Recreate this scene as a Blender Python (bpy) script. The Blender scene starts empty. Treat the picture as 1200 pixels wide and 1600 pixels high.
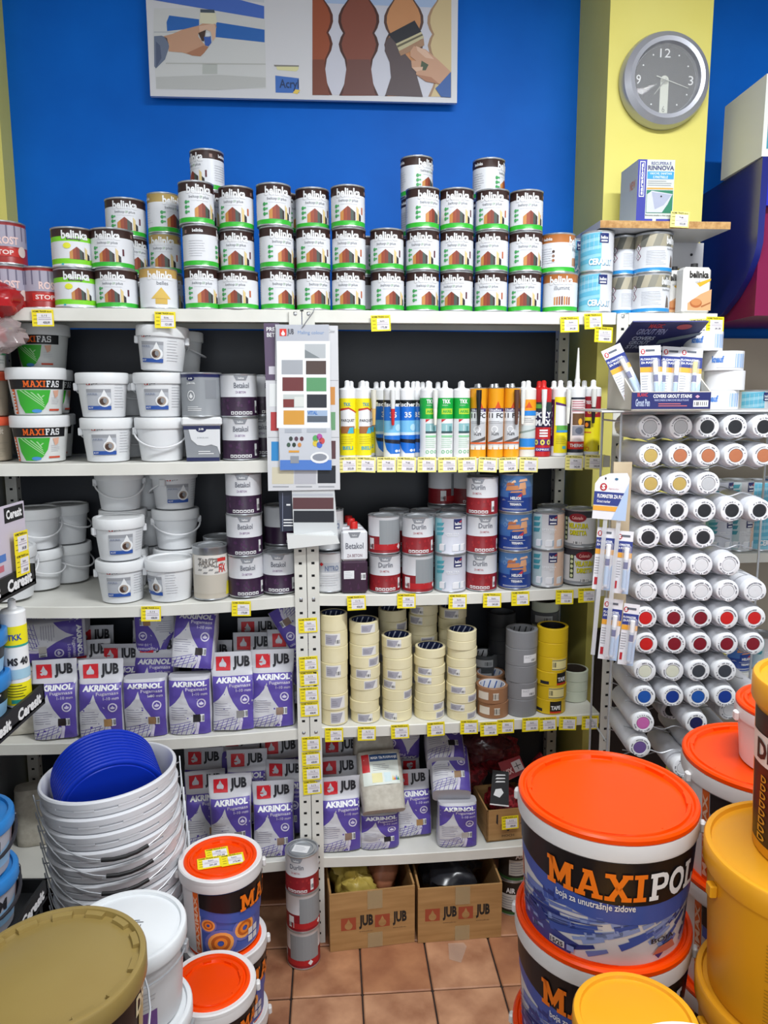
import bpy, math, random
from mathutils import Vector, Matrix, noise
from mathutils.geometry import tessellate_polygon
R = math.radians
sc = bpy.context.scene
COL = sc.collection
# ---------------------------------------------------------------- camera
F, CH, PITCH, ROLL = 1180.0, 1.67, 8.67, -0.2
cd = bpy.data.cameras.new('camera'); cam = bpy.data.objects.new('camera', cd); COL.objects.link(cam)
cd.sensor_fit = 'AUTO'; cd.sensor_width = 36.0; cd.lens = F / 1600.0 * 36.0
cd.clip_start = 0.02; cd.clip_end = 60
CAMROT = Matrix.Rotation(R(90 - PITCH), 3, 'X') @ Matrix.Rotation(R(ROLL), 3, 'Z')
cam.matrix_world = Matrix.Translation((0, 0, CH)) @ CAMROT.to_4x4()
sc.camera = cam
# ---------------------------------------------------------------- world, lamps, exposure
w = bpy.data.worlds.new('world'); sc.world = w; w.use_nodes = True
w.node_tree.nodes['Background'].inputs[0].default_value = (0.86, 0.93, 1.0, 1)
w.node_tree.nodes['Background'].inputs[1].default_value = 0.25
def area(name, loc, target, sx, sy, power, col):
    l = bpy.data.lights.new(name, 'AREA'); l.shape = 'RECTANGLE'; l.size = sx; l.size_y = sy
    l.energy = power; l.color = col
    o = bpy.data.objects.new(name, l); COL.objects.link(o); o.location = loc
    o.rotation_euler = (Vector(target) - Vector(loc)).to_track_quat('-Z', 'Y').to_euler()
    return o
area('ceiling_tube_lamp', (0.75, 0.95, 3.05), (0.75, 0.95, 0), 1.25, 0.14, 62, (0.95, 0.98, 1.0))
area('ceiling_tube_lamp', (-0.65, -0.35, 3.05), (-0.65, -0.35, 0), 1.25, 0.14, 30, (0.95, 0.98, 1.0))
area('shop_window_daylight', (0.6, -2.9, 1.75), (0.3, 2.0, 1.0), 2.6, 1.9, 54, (0.90, 0.95, 1.0))
sc.view_settings.view_transform = 'Standard'; sc.view_settings.look = 'None'
sc.view_settings.exposure = 0.0; sc.view_settings.gamma = 1.0
sc.view_settings.use_curve_mapping = False
try:
    sc.cycles.use_denoising = True
    sc.cycles.max_bounces = 6; sc.cycles.diffuse_bounces = 3; sc.cycles.glossy_bounces = 3
    sc.cycles.caustics_reflective = False; sc.cycles.caustics_refractive = False
except Exception: pass
# ---------------------------------------------------------------- places in the room
def ray(px, py): return CAMROT @ Vector(((px - 600) / F, (800 - py) / F, -1.0))
EYE = Vector((0, 0, CH))
def at_depth(px, py, Y):
    d = ray(px, py); return EYE + d * (Y / d.y)
def on_level(px, py, z):
    d = ray(px, py); return EYE + d * ((z - CH) / d.z)
RA, WA = R(6.2), R(4.0)                       # yaw of the shelving, yaw of the room
RU, RV = Vector((math.cos(RA), math.sin(RA), 0)), Vector((-math.sin(RA), math.cos(RA), 0))
WU, WV = Vector((math.cos(WA), math.sin(WA), 0)), Vector((-math.sin(WA), math.cos(WA), 0))
RO = Vector((-0.222, 2.115, 0))
def rk(s, d, z=0): return RO + RU * s + RV * d + Vector((0, 0, z))
CX, CZ = CAMROT.col[0], CAMROT.col[2]
def s_at(px, d, z):                           # position along the shelf front that falls in photo column px
    k = (px - 600) / F; b = RO + RV * d + Vector((0, 0, z)) - EYE
    return -(b.dot(CX) + k * b.dot(CZ)) / (RU.dot(CX) + k * RU.dot(CZ))
WO = Vector((0, 2.655, 0))                    # the blue wall passes here
def on_wall(px, py, off=0.0):
    d = ray(px, py); t = (WO - WV * off - EYE).dot(WV) / d.dot(WV); return EYE + d * t
rng = random.Random(7)
def face(P): return -math.atan2(P.x, P.y)      # yaw that turns a thing's front to the aisle where the photograph was taken
# ---------------------------------------------------------------- materials
def lin(h):
    h = h.lstrip('#'); c = [int(h[i:i + 2], 16) / 255 for i in (0, 2, 4)]
    return tuple(x / 12.92 if x <= 0.04045 else ((x + 0.055) / 1.055) ** 2.4 for x in c) + (1,)
MC = {}
def K(h, rough=0.45, metal=0.0, **kw):
    key = (h, rough, metal, tuple(sorted(kw.items())))
    if key in MC: return MC[key]
    m = bpy.data.materials.new('finish'); m.use_nodes = True
    b = m.node_tree.nodes['Principled BSDF']
    b.inputs['Base Color'].default_value = lin(h); b.inputs['Roughness'].default_value = rough
    b.inputs['Metallic'].default_value = metal
    b.inputs['Specular IOR Level'].default_value = kw.get('spec', 0.4)
    if 'trans' in kw: b.inputs['Transmission Weight'].default_value = kw['trans']
    if 'alpha' in kw: b.inputs['Alpha'].default_value = kw['alpha']
    if 'coat' in kw: b.inputs['Coat Weight'].default_value = kw['coat']
    if 'sss' in kw: b.inputs['Subsurface Weight'].default_value = kw['sss']
    m.diffuse_color = lin(h); MC[key] = m; return m
def NK(name, h1, h2, scale=8.0, rough=0.5, bump=0.0, detail=6, lo=0.35, hi=0.65, metal=0.0, stretch=(1, 1, 1), coord='Object', bscale=None, spec=0.4):
    key = ('N', name)
    if key in MC: return MC[key]
    m = bpy.data.materials.new(name); m.use_nodes = True; nt = m.node_tree; N = nt.nodes; L = nt.links
    b = N['Principled BSDF']; b.inputs['Roughness'].default_value = rough; b.inputs['Metallic'].default_value = metal
    b.inputs['Specular IOR Level'].default_value = spec
    tc = N.new('ShaderNodeTexCoord'); mp = N.new('ShaderNodeMapping'); mp.inputs['Scale'].default_value = stretch
    L.new(tc.outputs[coord], mp.inputs[0])
    n = N.new('ShaderNodeTexNoise'); n.inputs['Scale'].default_value = scale; n.inputs['Detail'].default_value = detail
    L.new(mp.outputs[0], n.inputs['Vector'])
    r = N.new('ShaderNodeValToRGB'); r.color_ramp.elements[0].color = lin(h1); r.color_ramp.elements[1].color = lin(h2)
    r.color_ramp.elements[0].position = lo; r.color_ramp.elements[1].position = hi
    L.new(n.outputs['Fac'], r.inputs[0]); L.new(r.outputs[0], b.inputs['Base Color'])
    if bump:
        n2 = n
        if bscale:
            n2 = N.new('ShaderNodeTexNoise'); n2.inputs['Scale'].default_value = bscale; n2.inputs['Detail'].default_value = 5
            L.new(mp.outputs[0], n2.inputs['Vector'])
        bp = N.new('ShaderNodeBump'); bp.inputs['Strength'].default_value = bump; bp.inputs['Distance'].default_value = 0.01
        L.new(n2.outputs['Fac'], bp.inputs['Height']); L.new(bp.outputs[0], b.inputs['Normal'])
    MC[key] = m; return m
WHITE = K('#e9eaec', 0.4); PWHITE = K('#e6e7ea', 0.38, sss=0.0); OFF = K('#d9d8d2', 0.5); BLACK = K('#16161a', 0.5)
TIN = K('#b9bcc0', 0.30, 0.7); DTIN = K('#9da1a6', 0.5, 0.35); WIRE = K('#b4b7bc', 0.42, 0.4)
RACK = NK('cream_enamel', '#d8d7cf', '#e4e3dc', 6, 0.42, 0.03)
INK = K('#25252b', 0.6); GREY = K('#9a9ca2', 0.5); LGREY = K('#c8cacf', 0.5); MGREY = K('#b5b7bd', 0.5)
# ---------------------------------------------------------------- flat print: shapes and lettering laid out in metres
TXT = {}
def text_tris(s, bold):
    key = (s, bold)
    if key in TXT: return TXT[key]
    c = bpy.data.curves.new('t', 'FONT'); c.body = s; c.size = 1; c.resolution_u = 2; c.offset = bold; c.fill_mode = 'FRONT'
    o = bpy.data.objects.new('t', c); COL.objects.link(o)
    dg = bpy.context.evaluated_depsgraph_get(); dg.update()
    me = o.evaluated_get(dg).to_mesh(); me.calc_loop_triangles()
    vs = [(v.co.x, v.co.y) for v in me.vertices]
    t = [[vs[i] for i in lt.vertices] for lt in me.loop_triangles]
    o.evaluated_get(dg).to_mesh_clear(); bpy.data.objects.remove(o); bpy.data.curves.remove(c)
    xs = [p[0] for q in t for p in q] or [0, 1]; ys = [p[1] for q in t for p in q] or [0, 1]
    x0, x1, y0, y1 = min(xs), max(xs), min(ys), max(ys)
    sx, sy = 1 / max(x1 - x0, 1e-6), 1 / max(y1 - y0, 1e-6)
    t = [[((p[0] - x0) * sx, (p[1] - y0) * sy) for p in q] for q in t]
    TXT[key] = t; return t
def _o(w, y0, y1, x0=0, n=7):                  # ring strokes of a round letter
    P = lambda r, k: (x0 + w / 2 + (w / 2 - r) * math.cos(math.pi * k / n), (y0 + y1) / 2 + ((y1 - y0) / 2 - r) * math.sin(math.pi * k / n))
    return [[P(0, k), P(0, k + 1), P(.22, k + 1), P(.22, k)] for k in range(2 * n)]
_r = lambda a, b, c, d: [(a, b), (c, b), (c, d), (a, d)]
SLAB = {'M': (1.2, [_r(0, 0, .42, .16), _r(.78, 0, 1.2, .16), _r(.1, 0, .32, 1), _r(.88, 0, 1.1, 1), _r(0, .84, .3, 1), _r(.9, .84, 1.2, 1), [(.1, 1), (.36, 1), (.66, .36), (.54, .14)], [(.84, 1), (1.1, 1), (.66, .14), (.54, .36)]]),
 'A': (1.1, [_r(0, 0, .42, .16), _r(.68, 0, 1.1, .16), [(.08, 0), (.30, 0), (.62, 1), (.42, 1)], [(.80, 0), (1.02, 0), (.68, 1), (.48, 1)], _r(.26, .26, .84, .42), _r(.30, .86, .66, 1)]),
 'X': (1.05, [_r(0, 0, .40, .16), _r(.65, 0, 1.05, .16), _r(0, .84, .40, 1), _r(.65, .84, 1.05, 1), [(.06, 0), (.32, 0), (.99, 1), (.73, 1)], [(.73, 0), (.99, 0), (.32, 1), (.06, 1)]]),
 'I': (.52, [_r(0, 0, .52, .16), _r(0, .84, .52, 1), _r(.14, 0, .38, 1)]),
 'P': (.95, [_r(0, 0, .46, .16), _r(.1, 0, .34, 1), _r(0, .84, .3, 1), _r(.3, .84, .62, 1), _r(.3, .38, .62, .54), [(.55, .84), (.55, 1), (.82, .95), (.93, .82), (.70, .76), (.66, .82)], [(.93, .82), (.95, .68), (.71, .68), (.70, .76)], [(.95, .68), (.90, .50), (.70, .60), (.71, .68)], [(.90, .50), (.76, .40), (.55, .38), (.55, .54), (.70, .60)]]),
 'O': (1.0, _o(1.0, -.01, 1.01)), 'L': (.9, [_r(0, 0, .9, .16), _r(.1, 0, .34, 1), _r(0, .84, .46, 1), _r(.70, 0, .9, .36)]),
 'D': (1.0, [_r(.1, 0, .34, 1), _r(0, .84, .5, 1), _r(0, 0, .5, .16), [(.5, .84), (.5, 1), (.85, .85), (.70, .72)], [(.85, .85), (1.0, .6), (.76, .58), (.70, .72)], _r(.76, .4, 1.0, .6), [(1.0, .4), (.85, .15), (.70, .28), (.76, .42)], [(.85, .15), (.5, 0), (.5, .16), (.70, .28)]]),
 'F': (.85, [_r(0, 0, .46, .16), _r(.1, 0, .34, 1), _r(0, .84, .85, 1), _r(.65, .66, .85, 1), _r(.3, .42, .66, .58)]),
 'S': (.85, [_r(.1, .84, .75, 1), _r(0, .56, .22, .92), _r(.1, .42, .75, .58), _r(.63, .08, .85, .5), _r(.1, 0, .75, .16), _r(0, 0, .2, .32), _r(.65, .7, .85, 1)])}
class Lab:
    def __init__(s): s.it = []
    def poly(s, pts, m, l=0):
        if len(pts) == 3: s.it.append((list(pts), m, l)); return s
        for t in tessellate_polygon([[Vector((p[0], p[1], 0)) for p in pts]]): s.it.append(([pts[i] for i in t], m, l))
        return s
    def rect(s, x0, y0, x1, y1, m, l=0): s.it.append(([(x0, y0), (x1, y0), (x1, y1), (x0, y1)], m, l)); return s
    def ell(s, cx, cy, rx, ry, m, l=0, n=16):
        s.it.append(([(cx + rx * math.cos(2 * math.pi * k / n), cy + ry * math.sin(2 * math.pi * k / n)) for k in range(n)], m, l)); return s
    def ring(s, cx, cy, r0, r1, m, l=0, n=18, asp=1):
        P = lambda r, k: (cx + r * math.cos(2 * math.pi * k / n), cy + r * asp * math.sin(2 * math.pi * k / n))
        for k in range(n): s.it.append(([P(r0, k), P(r1, k), P(r1, k + 1), P(r0, k + 1)], m, l))
        return s
    def text(s, t, x0, y0, x1, y1, m, l=1, bold=0.0, rot=0, sk=0.0):
        for q in text_tris(t, bold):
            o = []
            for u, v in q:
                u = u + sk * v
                if rot == 90: u, v = 1 - v, u
                elif rot == 180: u, v = 1 - u, 1 - v
                elif rot == 270: u, v = v, 1 - u
                o.append((x0 + u * (x1 - x0), y0 + v * (y1 - y0)))
            s.it.append((o, m, l))
        return s
    def slab(s, t, x0, y0, x1, y1, m, l=1):
        ws = [SLAB[c][0] for c in t]; u = (x1 - x0) / (sum(ws) + .07 * (len(t) - 1)); x = x0; h = y1 - y0
        for c, w in zip(t, ws):
            for p in SLAB[c][1]: s.poly([(x + a * u, y0 + b * h) for a, b in p], m, l)
            x += (w + .07) * u
        return s
    def lines(s, x0, y0, x1, y1, n, m, l=1, fill=0.4, seed=1, vert=False):
        r = random.Random(seed); st = (y1 - y0) / n
        for k in range(n):
            y = y1 - (k + 0.75) * st; e = x0 + (x1 - x0) * (0.7 + 0.3 * r.random())
            s.rect(x0, y, e, y + st * fill, m, l)
        return s
    def bars(s, x0, y0, x1, y1, m=INK, bg=WHITE, l=1, n=9):
        if bg: s.rect(x0, y0, x1, y1, bg, l)
        w = (x1 - x0) / n
        for k in range(n):
            if k % 2 == 0 or k % 5 == 3: s.rect(x0 + k * w + w * .15, y0 + (y1 - y0) * .12, x0 + k * w + w * .75, y1 - (y1 - y0) * .12, m, l + 1)
        return s
    def merge(s, o, dx=0, dy=0, sc=1, dl=0):
        for p, m, l in o.it: s.it.append(([(a * sc + dx, b * sc + dy) for a, b in p], m, l + dl))
        return s
def clip1(poly, ax, v, keep_gt):
    out = []; n = len(poly)
    for i in range(n):
        a, b = poly[i], poly[(i + 1) % n]
        ia = (a[ax] >= v) if keep_gt else (a[ax] <= v); ib = (b[ax] >= v) if keep_gt else (b[ax] <= v)
        if ia: out.append(a)
        if ia != ib:
            t = (v - a[ax]) / (b[ax] - a[ax]); out.append((a[0] + t * (b[0] - a[0]), a[1] + t * (b[1] - a[1])))
    return out
def slice_ax(polys, ax, st):
    res = []
    for p in polys:
        lo, hi = min(q[ax] for q in p), max(q[ax] for q in p)
        k0, k1 = math.floor(lo / st + 1e-6), math.ceil(hi / st - 1e-6)
        if k1 - k0 <= 1: res.append(p); continue
        for k in range(k0, k1):
            c = clip1(clip1(p, ax, k * st, True), ax, (k + 1) * st, False)
            if len(c) >= 3: res.append(c)
    return res
# ---------------------------------------------------------------- mesh builder
class MB:
    def __init__(s): s.v = []; s.f = []; s.fm = []; s.mats = []; s.sm = []
    def mi(s, m):
        if m not in s.mats: s.mats.append(m)
        return s.mats.index(m)
    def add(s, vs, fs, m, smooth=True):
        o = len(s.v); s.v += [tuple(v) for v in vs]; k = s.mi(m) if not isinstance(m, list) else None
        for i, f in enumerate(fs):
            s.f.append(tuple(x + o for x in f)); s.fm.append(k if k is not None else s.mi(m[i])); s.sm.append(smooth)
        return s
    def lathe(s, prof, mat, n=32, c=(0, 0, 0), sqx=1, sqy=1, axis='z'):
        """prof: [(r, z[, material of the band that starts here])]"""
        vs, fs, ms = [], [], []
        for p in prof:
            for k in range(n):
                a = 2 * math.pi * k / n; x, y, z = p[0] * math.sin(a) * sqx, -p[0] * math.cos(a) * sqy, p[1]
                if axis == 'y': x, y, z = x, -z, y
                vs.append((x + c[0], y + c[1], z + c[2]))
        for i in range(len(prof) - 1):
            m = prof[i][2] if len(prof[i]) > 2 else mat
            for k in range(n):
                k2 = (k + 1) % n; fs.append((i * n + k, i * n + k2, (i + 1) * n + k2, (i + 1) * n + k)); ms.append(m)
        if prof[0][0] > 1e-6: fs.append(tuple(range(n))[::-1]); ms.append(prof[0][2] if len(prof[0]) > 2 else mat)
        if prof[-1][0] > 1e-6:
            o = (len(prof) - 1) * n; t = tuple(range(o, o + n)); fs.append(t); ms.append(prof[-2][2] if len(prof[-2]) > 2 else mat)
        return s.add(vs, fs, ms)
    def box(s, x0, y0, z0, x1, y1, z1, m, b=0.0, smooth=False):
        if b <= 0:
            vs = [(x, y, z) for z in (z0, z1) for y in (y0, y1) for x in (x0, x1)]
            fs = [(0, 2, 3, 1), (4, 5, 7, 6), (0, 1, 5, 4), (2, 6, 7, 3), (0, 4, 6, 2), (1, 3, 7, 5)]
            return s.add(vs, fs, m, smooth)
        # bevelled box: 24 corners
        vs, idx = [], {}
        X, Y, Z = (x0, x1), (y0, y1), (z0, z1)
        for i in (0, 1):
            for j in (0, 1):
                for k in (0, 1):
                    sx, sy, sz = (1, -1)[i], (1, -1)[j], (1, -1)[k]
                    for a, (dx, dy, dz) in enumerate(((0, b, b), (b, 0, b), (b, b, 0))):
                        idx[(i, j, k, a)] = len(vs); vs.append((X[i] + sx * dx, Y[j] + sy * dy, Z[k] + sz * dz))
        I = idx; fs = []
        for i in (0, 1): fs.append([I[(i, 0, 0, 0)], I[(i, 1, 0, 0)], I[(i, 1, 1, 0)], I[(i, 0, 1, 0)]])
        for j in (0, 1): fs.append([I[(0, j, 0, 1)], I[(1, j, 0, 1)], I[(1, j, 1, 1)], I[(0, j, 1, 1)]])
        for k in (0, 1): fs.append([I[(0, 0, k, 2)], I[(1, 0, k, 2)], I[(1, 1, k, 2)], I[(0, 1, k, 2)]])
        for i in (0, 1):
            for j in (0, 1): fs.append([I[(i, j, 0, 0)], I[(i, j, 0, 1)], I[(i, j, 1, 1)], I[(i, j, 1, 0)]])
            for k in (0, 1): fs.append([I[(i, 0, k, 0)], I[(i, 0, k, 2)], I[(i, 1, k, 2)], I[(i, 1, k, 0)]])
        for j in (0, 1):
            for k in (0, 1): fs.append([I[(0, j, k, 1)], I[(0, j, k, 2)], I[(1, j, k, 2)], I[(1, j, k, 1)]])
        for i in (0, 1):
            for j in (0, 1):
                for k in (0, 1): fs.append([I[(i, j, k, 0)], I[(i, j, k, 1)], I[(i, j, k, 2)]])
        c = Vector(((x0 + x1) / 2, (y0 + y1) / 2, (z0 + z1) / 2)); out = []
        for f in fs:
            p = [Vector(vs[q]) for q in f]; nn = (p[1] - p[0]).cross(p[2] - p[0])
            out.append(tuple(f) if nn.dot(sum(p, Vector()) / len(p) - c) > 0 else tuple(f[::-1]))
        return s.add(vs, out, m, smooth)
    def tube(s, pts, r, m, n=6, closed=False):
        P = [Vector(p) for p in pts]; vs, fs = [], []; N = len(P); up = None
        for i, p in enumerate(P):
            if closed: t = (P[(i + 1) % N] - P[i - 1]).normalized()
            else: t = (P[min(i + 1, N - 1)] - P[max(i - 1, 0)]).normalized()
            if up is None: up = Vector((0, 0, 1)) if abs(t.z) < 0.9 else Vector((1, 0, 0))
            x = t.cross(up)
            if x.length < 1e-4: x = t.cross(Vector((0.3, 0.8, 0.5)))
            x.normalize(); y = x.cross(t).normalized(); up = y
            for k in range(n):
                a = 2 * math.pi * k / n; vs.append(p + (x * math.cos(a) + y * math.sin(a)) * r)
        for i in range(N if closed else N - 1):
            j = (i + 1) % N
            for k in range(n):
                k2 = (k + 1) % n; fs.append((i * n + k, j * n + k, j * n + k2, i * n + k2))
        if not closed: fs += [tuple(range(n)), tuple(range((N - 1) * n, N * n))[::-1]]
        return s.add(vs, [f[::-1] for f in fs], m)
    def prism(s, pts, y0, y1, m, side=None):
        """polygon in x,z pushed from y0 (front) to y1"""
        n = len(pts); vs = [(p[0], y0, p[1]) for p in pts] + [(p[0], y1, p[1]) for p in pts]; fs, ms = [], []
        for t in tessellate_polygon([[Vector((p[0], p[1], 0)) for p in pts]]):
            a, b, c = [Vector((pts[i][0], pts[i][1], 0)) for i in t]
            if (b - a).cross(c - a).z < 0: t = (t[0], t[2], t[1])
            fs.append(tuple(t)); ms.append(m); fs.append(tuple(i + n for i in (t[0], t[2], t[1]))); ms.append(m)
        A = sum(pts[i][0] * pts[(i + 1) % n][1] - pts[(i + 1) % n][0] * pts[i][1] for i in range(n))
        for i in range(n):
            j = (i + 1) % n; q = (i, i + n, j + n, j); fs.append(q if A > 0 else q[::-1]); ms.append(side or m)
        return s.add(vs, fs, ms, False)
    def lab(s, lab, fn, dx=None, dy=None, flip=False):
        """lay a Lab over a surface: fn(x, y, layer) -> 3-D point"""
        cache = {}
        for poly, m, l in lab.it:
            ps = [poly]
            if dx: ps = slice_ax(ps, 0, dx)
            if dy: ps = slice_ax(ps, 1, dy)
            k = s.mi(m)
            for p in ps:
                A = sum(p[i][0] * p[(i + 1) % len(p)][1] - p[(i + 1) % len(p)][0] * p[i][1] for i in range(len(p)))
                if abs(A) < 1e-10: continue
                if (A < 0) != flip: p = p[::-1]
                ids = []
                for q in p:
                    key = (round(q[0], 5), round(q[1], 5), l, k); i = cache.get(key)
                    if i is None: i = cache[key] = len(s.v); s.v.append(tuple(fn(q[0], q[1], l)))
                    if not ids or (ids[-1] != i and i != ids[0]): ids.append(i)
                if len(ids) >= 3: s.f.append(tuple(ids)); s.fm.append(k); s.sm.append(True)
        return s
    def build(s, name, angle=35):
        me = bpy.data.meshes.new(name); me.from_pydata(s.v, [], s.f)
        for m in s.mats: me.materials.append(m)
        me.polygons.foreach_set('material_index', s.fm); me.polygons.foreach_set('use_smooth', s.sm)
        me.validate(); me.update()
        try: me.set_sharp_from_angle(angle=R(angle))
        except Exception: pass
        return me
def cyl_fn(r, eps=0.0004, r1=None, h=1, z0=0, cx=0, cy=0):
    r1 = r if r1 is None else r1
    def fn(x, y, l):
        rr = r + (r1 - r) * (y / h); a = x / r; q = rr + eps * (l + 1)
        return (cx + q * math.sin(a), cy - q * math.cos(a), z0 + y)
    return fn
def wrap(lab, r, eps=0.0004, r1=None, h=1, z0=0, name='printed_label', da=0.14):
    return MB().lab(lab, cyl_fn(r, eps, r1, h, z0), dx=da * r).build(name)
def clusters(lab):
    """split a print into the patches that lie apart on the surface"""
    bx = [(min(p[0] for p in q), min(p[1] for p in q), max(p[0] for p in q), max(p[1] for p in q)) for q, m, l in lab.it]
    todo = set(range(len(bx))); out = []
    while todo:
        st = [todo.pop()]; grp = []
        while st:
            i = st.pop(); grp.append(i); a = bx[i]; sa = max(a[2] - a[0], a[3] - a[1]); hit = []
            for j in todo:
                b = bx[j]; g = max(a[0] - b[2], b[0] - a[2], a[1] - b[3], b[1] - a[3], 0)
                if g <= max(.017, .40 * max(sa, b[2] - b[0], b[3] - b[1])): hit.append(j)
            todo.difference_update(hit); st += hit
        o = Lab(); o.it = [lab.it[i] for i in sorted(grp)]; out.append(o)
    return out
def wraps(lab, *a, **k): return [('printed_label', wrap(q, *a, **k), []) for q in clusters(lab)]
def flat_fn(y=0, eps=0.0003, ox=0, oz=0): return lambda x, z, l: (x + ox, y - eps * (l + 1), z + oz)
# ---------------------------------------------------------------- things, parts
def link(o): COL.objects.link(o); return o
def meta(o, label=None, cat=None, group=None, kind=None):
    if label: o['label'] = label
    if cat: o['category'] = cat
    if group: o['group'] = group
    if kind: o['kind'] = kind
    return o
def part(name, me, parent, loc=(0, 0, 0), rot=(0, 0, 0), label=None, kind=None):
    o = link(bpy.data.objects.new(name, me)); o.parent = parent; o.location = loc; o.rotation_euler = rot
    return meta(o, label, None, None, kind)
def thing(name, loc, rot=(0, 0, 0), label=None, cat=None, group=None, me=None, kind=None):
    rot = (0, 0, rot) if isinstance(rot, (int, float)) else tuple(rot)
    o = link(bpy.data.objects.new(name, me)); o.location = loc; o.rotation_euler = rot
    return meta(o, label, cat, group, kind)
def pprint(name, lab, fn, parent):
    for q in clusters(lab): part(name, MB().lab(q, fn).build(name), parent)
def inst(pr, loc, rot=0, label=None, cat=None, group=None):
    """pr: (name, [(part name, mesh, [(sub-part name, mesh)])], height, category). Parts share mesh data between copies."""
    name, parts = pr[0], pr[1]
    if len(parts) == 1 and not parts[0][2]: return thing(name, loc, rot, label, cat or pr[3], group, parts[0][1])
    t = thing(name, loc, rot, label, cat or pr[3], group)
    for pn, me, subs in parts:
        p = part(pn, me, t)
        for sn, sm in subs: part(sn, sm, p)
    return t
def structure(name, mb, parent=None, loc=(0, 0, 0), rz=0):
    o = link(bpy.data.objects.new(name, mb.build(name))); o.location = loc; o.rotation_euler = (0, 0, rz); o['kind'] = 'structure'
    if parent: o.parent = parent
    return o
# ================================================================ the room
BLUE = NK('blue_wall_paint', '#0262c8', '#066cd6', 3, 0.5, 0.02, spec=.15)
YEL = NK('yellow_wall_paint', '#e2d770', '#e8de7c', 3, 0.6, 0.02)
PLAS = K('#d8d8d4', 0.7)
m = MB(); m.box(-3.2, 0, -0.02, 3.2, 0.12, 3.25, BLUE); structure('wall_back', m, None, WO, WA)
m = MB(); m.box(-0.1, -6.2, -0.02, 0, 0.1, 3.25, PLAS); structure('wall_left', m, None, WO + WU * -2.1, WA)
m = MB(); m.box(0, -6.2, -0.02, 0.1, 0.1, 3.25, PLAS); structure('wall_right', m, None, WO + WU * 2.3, WA)
m = MB(); m.box(-2.1, -0.1, -0.02, 2.3, 0, 3.25, PLAS); structure('wall_front', m, None, WO + WV * -6.1, WA)
m = MB(); m.box(-2.1, -6.1, 3.2, 2.3, 0, 3.3, K('#e2e2e0', 0.8)); structure('ceiling', m, None, WO, WA)
# yellow pier with the clock: its front edge columns come from the photograph
pl, pr_ = 0.652, 0.965
PF = 0.285
m = MB(); m.box(pl, -PF, 0, pr_, 0, 3.2, YEL); structure('column_yellow', m, None, WO, WA)
m = MB(); m.prism([(-1.6, 0), (-1.19, 0), (-1.19, 3.2), (-1.6, 3.2)], -0.085, 0, YEL); structure('pilaster_yellow', m, None, WO, WA)
# floor: slab of grout, terracotta tiles one by one
GROUT = NK('dark_grout', '#2a201c', '#3a2c26', 40, 0.9)
fl = MB(); fl.box(-2.1, -6.1, -0.05, 2.3, 0, -0.006, GROUT); floor = structure('floor', fl, None, WO, WA)
def tile_mat(i, a, b2, c):
    m = NK('terracotta_tile_%d' % i, a, c, 9, 0.42, 0.10, 8, 0.33, 0.68, bscale=30)
    return m
TM = [tile_mat(0, '#8d5a40', '#', '#c8926c'), tile_mat(1, '#966146', '#', '#ba835e'), tile_mat(2, '#84523b', '#', '#c08b68'), tile_mat(3, '#9a684c', '#', '#cd9b78')]
tms = []
for i in range(4):
    t = MB(); t.box(-0.0975, -0.0975, -0.02, 0.0975, 0.0975, 0.0, TM[i], 0.003); tms.append(t.build('tile'))
anc = on_level(566, 1553, 0) - WO; ax, ay = anc.dot(WU), anc.dot(WV)
for i in range(-5, 7):
    for j in range(-5, 3):
        part('tile', tms[rng.randrange(4)], floor, (ax + (i + .5) * .2, ay + (j + .5) * .2, rng.uniform(-.0006, .0006)), (0, 0, rng.randrange(4) * math.pi / 2), kind='structure')
# ================================================================ the shelving
ZS = [1.905, 1.497, 1.108, 0.702, 0.283]
SAG = {'L': [0.0, .004, .017, .013, .010], 'R': [0.0, .003, .011, .007, .011], 'T': [0] * 5}
SL, SR, SE = -0.945, s_at(944, 0, 1.0), s_at(1122, 0, 1.9)
BAY = {'L': (SL, -0.003), 'R': (0.003, SR), 'T': (SR + .034, SE)}
SD = 0.375
def shelf_z(bay, k, s):
    a, b = BAY[bay]; t = (s - a) / (b - a); return ZS[k] - SAG[bay][k] * max(0.0, 1 - (2 * t - 1) ** 2)
def zrest(bay, k, s, r=.07): return max(shelf_z(bay, k, s - r), shelf_z(bay, k, s + r), shelf_z(bay, k, s))
DARKP = NK('charcoal_back_panel', '#1f232c', '#2a2f39', 2, 0.45)
SLOT = K('#0d0d0f', 0.8)
def shelf_board(bay, k, depth=SD, lip=0.033):
    a, b = BAY[bay]; a += .002; b -= .002; n = 14; vs, fs = [], []
    for i in range(n + 1):
        s = a + (b - a) * i / n; z = shelf_z(bay, k, s) - ZS[k]
        ring = [(0.03, z - lip), (0.0, z - lip), (0.0, z - .002), (0.002, z), (depth, z), (depth, z - .02), (depth - .004, z - .02), (depth - .004, z - .004), (0.03, z - .004)]
        vs += [(s, d, q) for d, q in ring]
    m = 9
    for i in range(n):
        for q in range(m):
            q2 = (q + 1) % m; fs.append((i * m + q, i * m + q2, (i + 1) * m + q2, (i + 1) * m + q))
    fs += [tuple(range(m))[::-1], tuple(range(n * m, n * m + m))]
    return MB().add(vs, [f[::-1] for f in fs], RACK, False).build('shelf')
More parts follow.
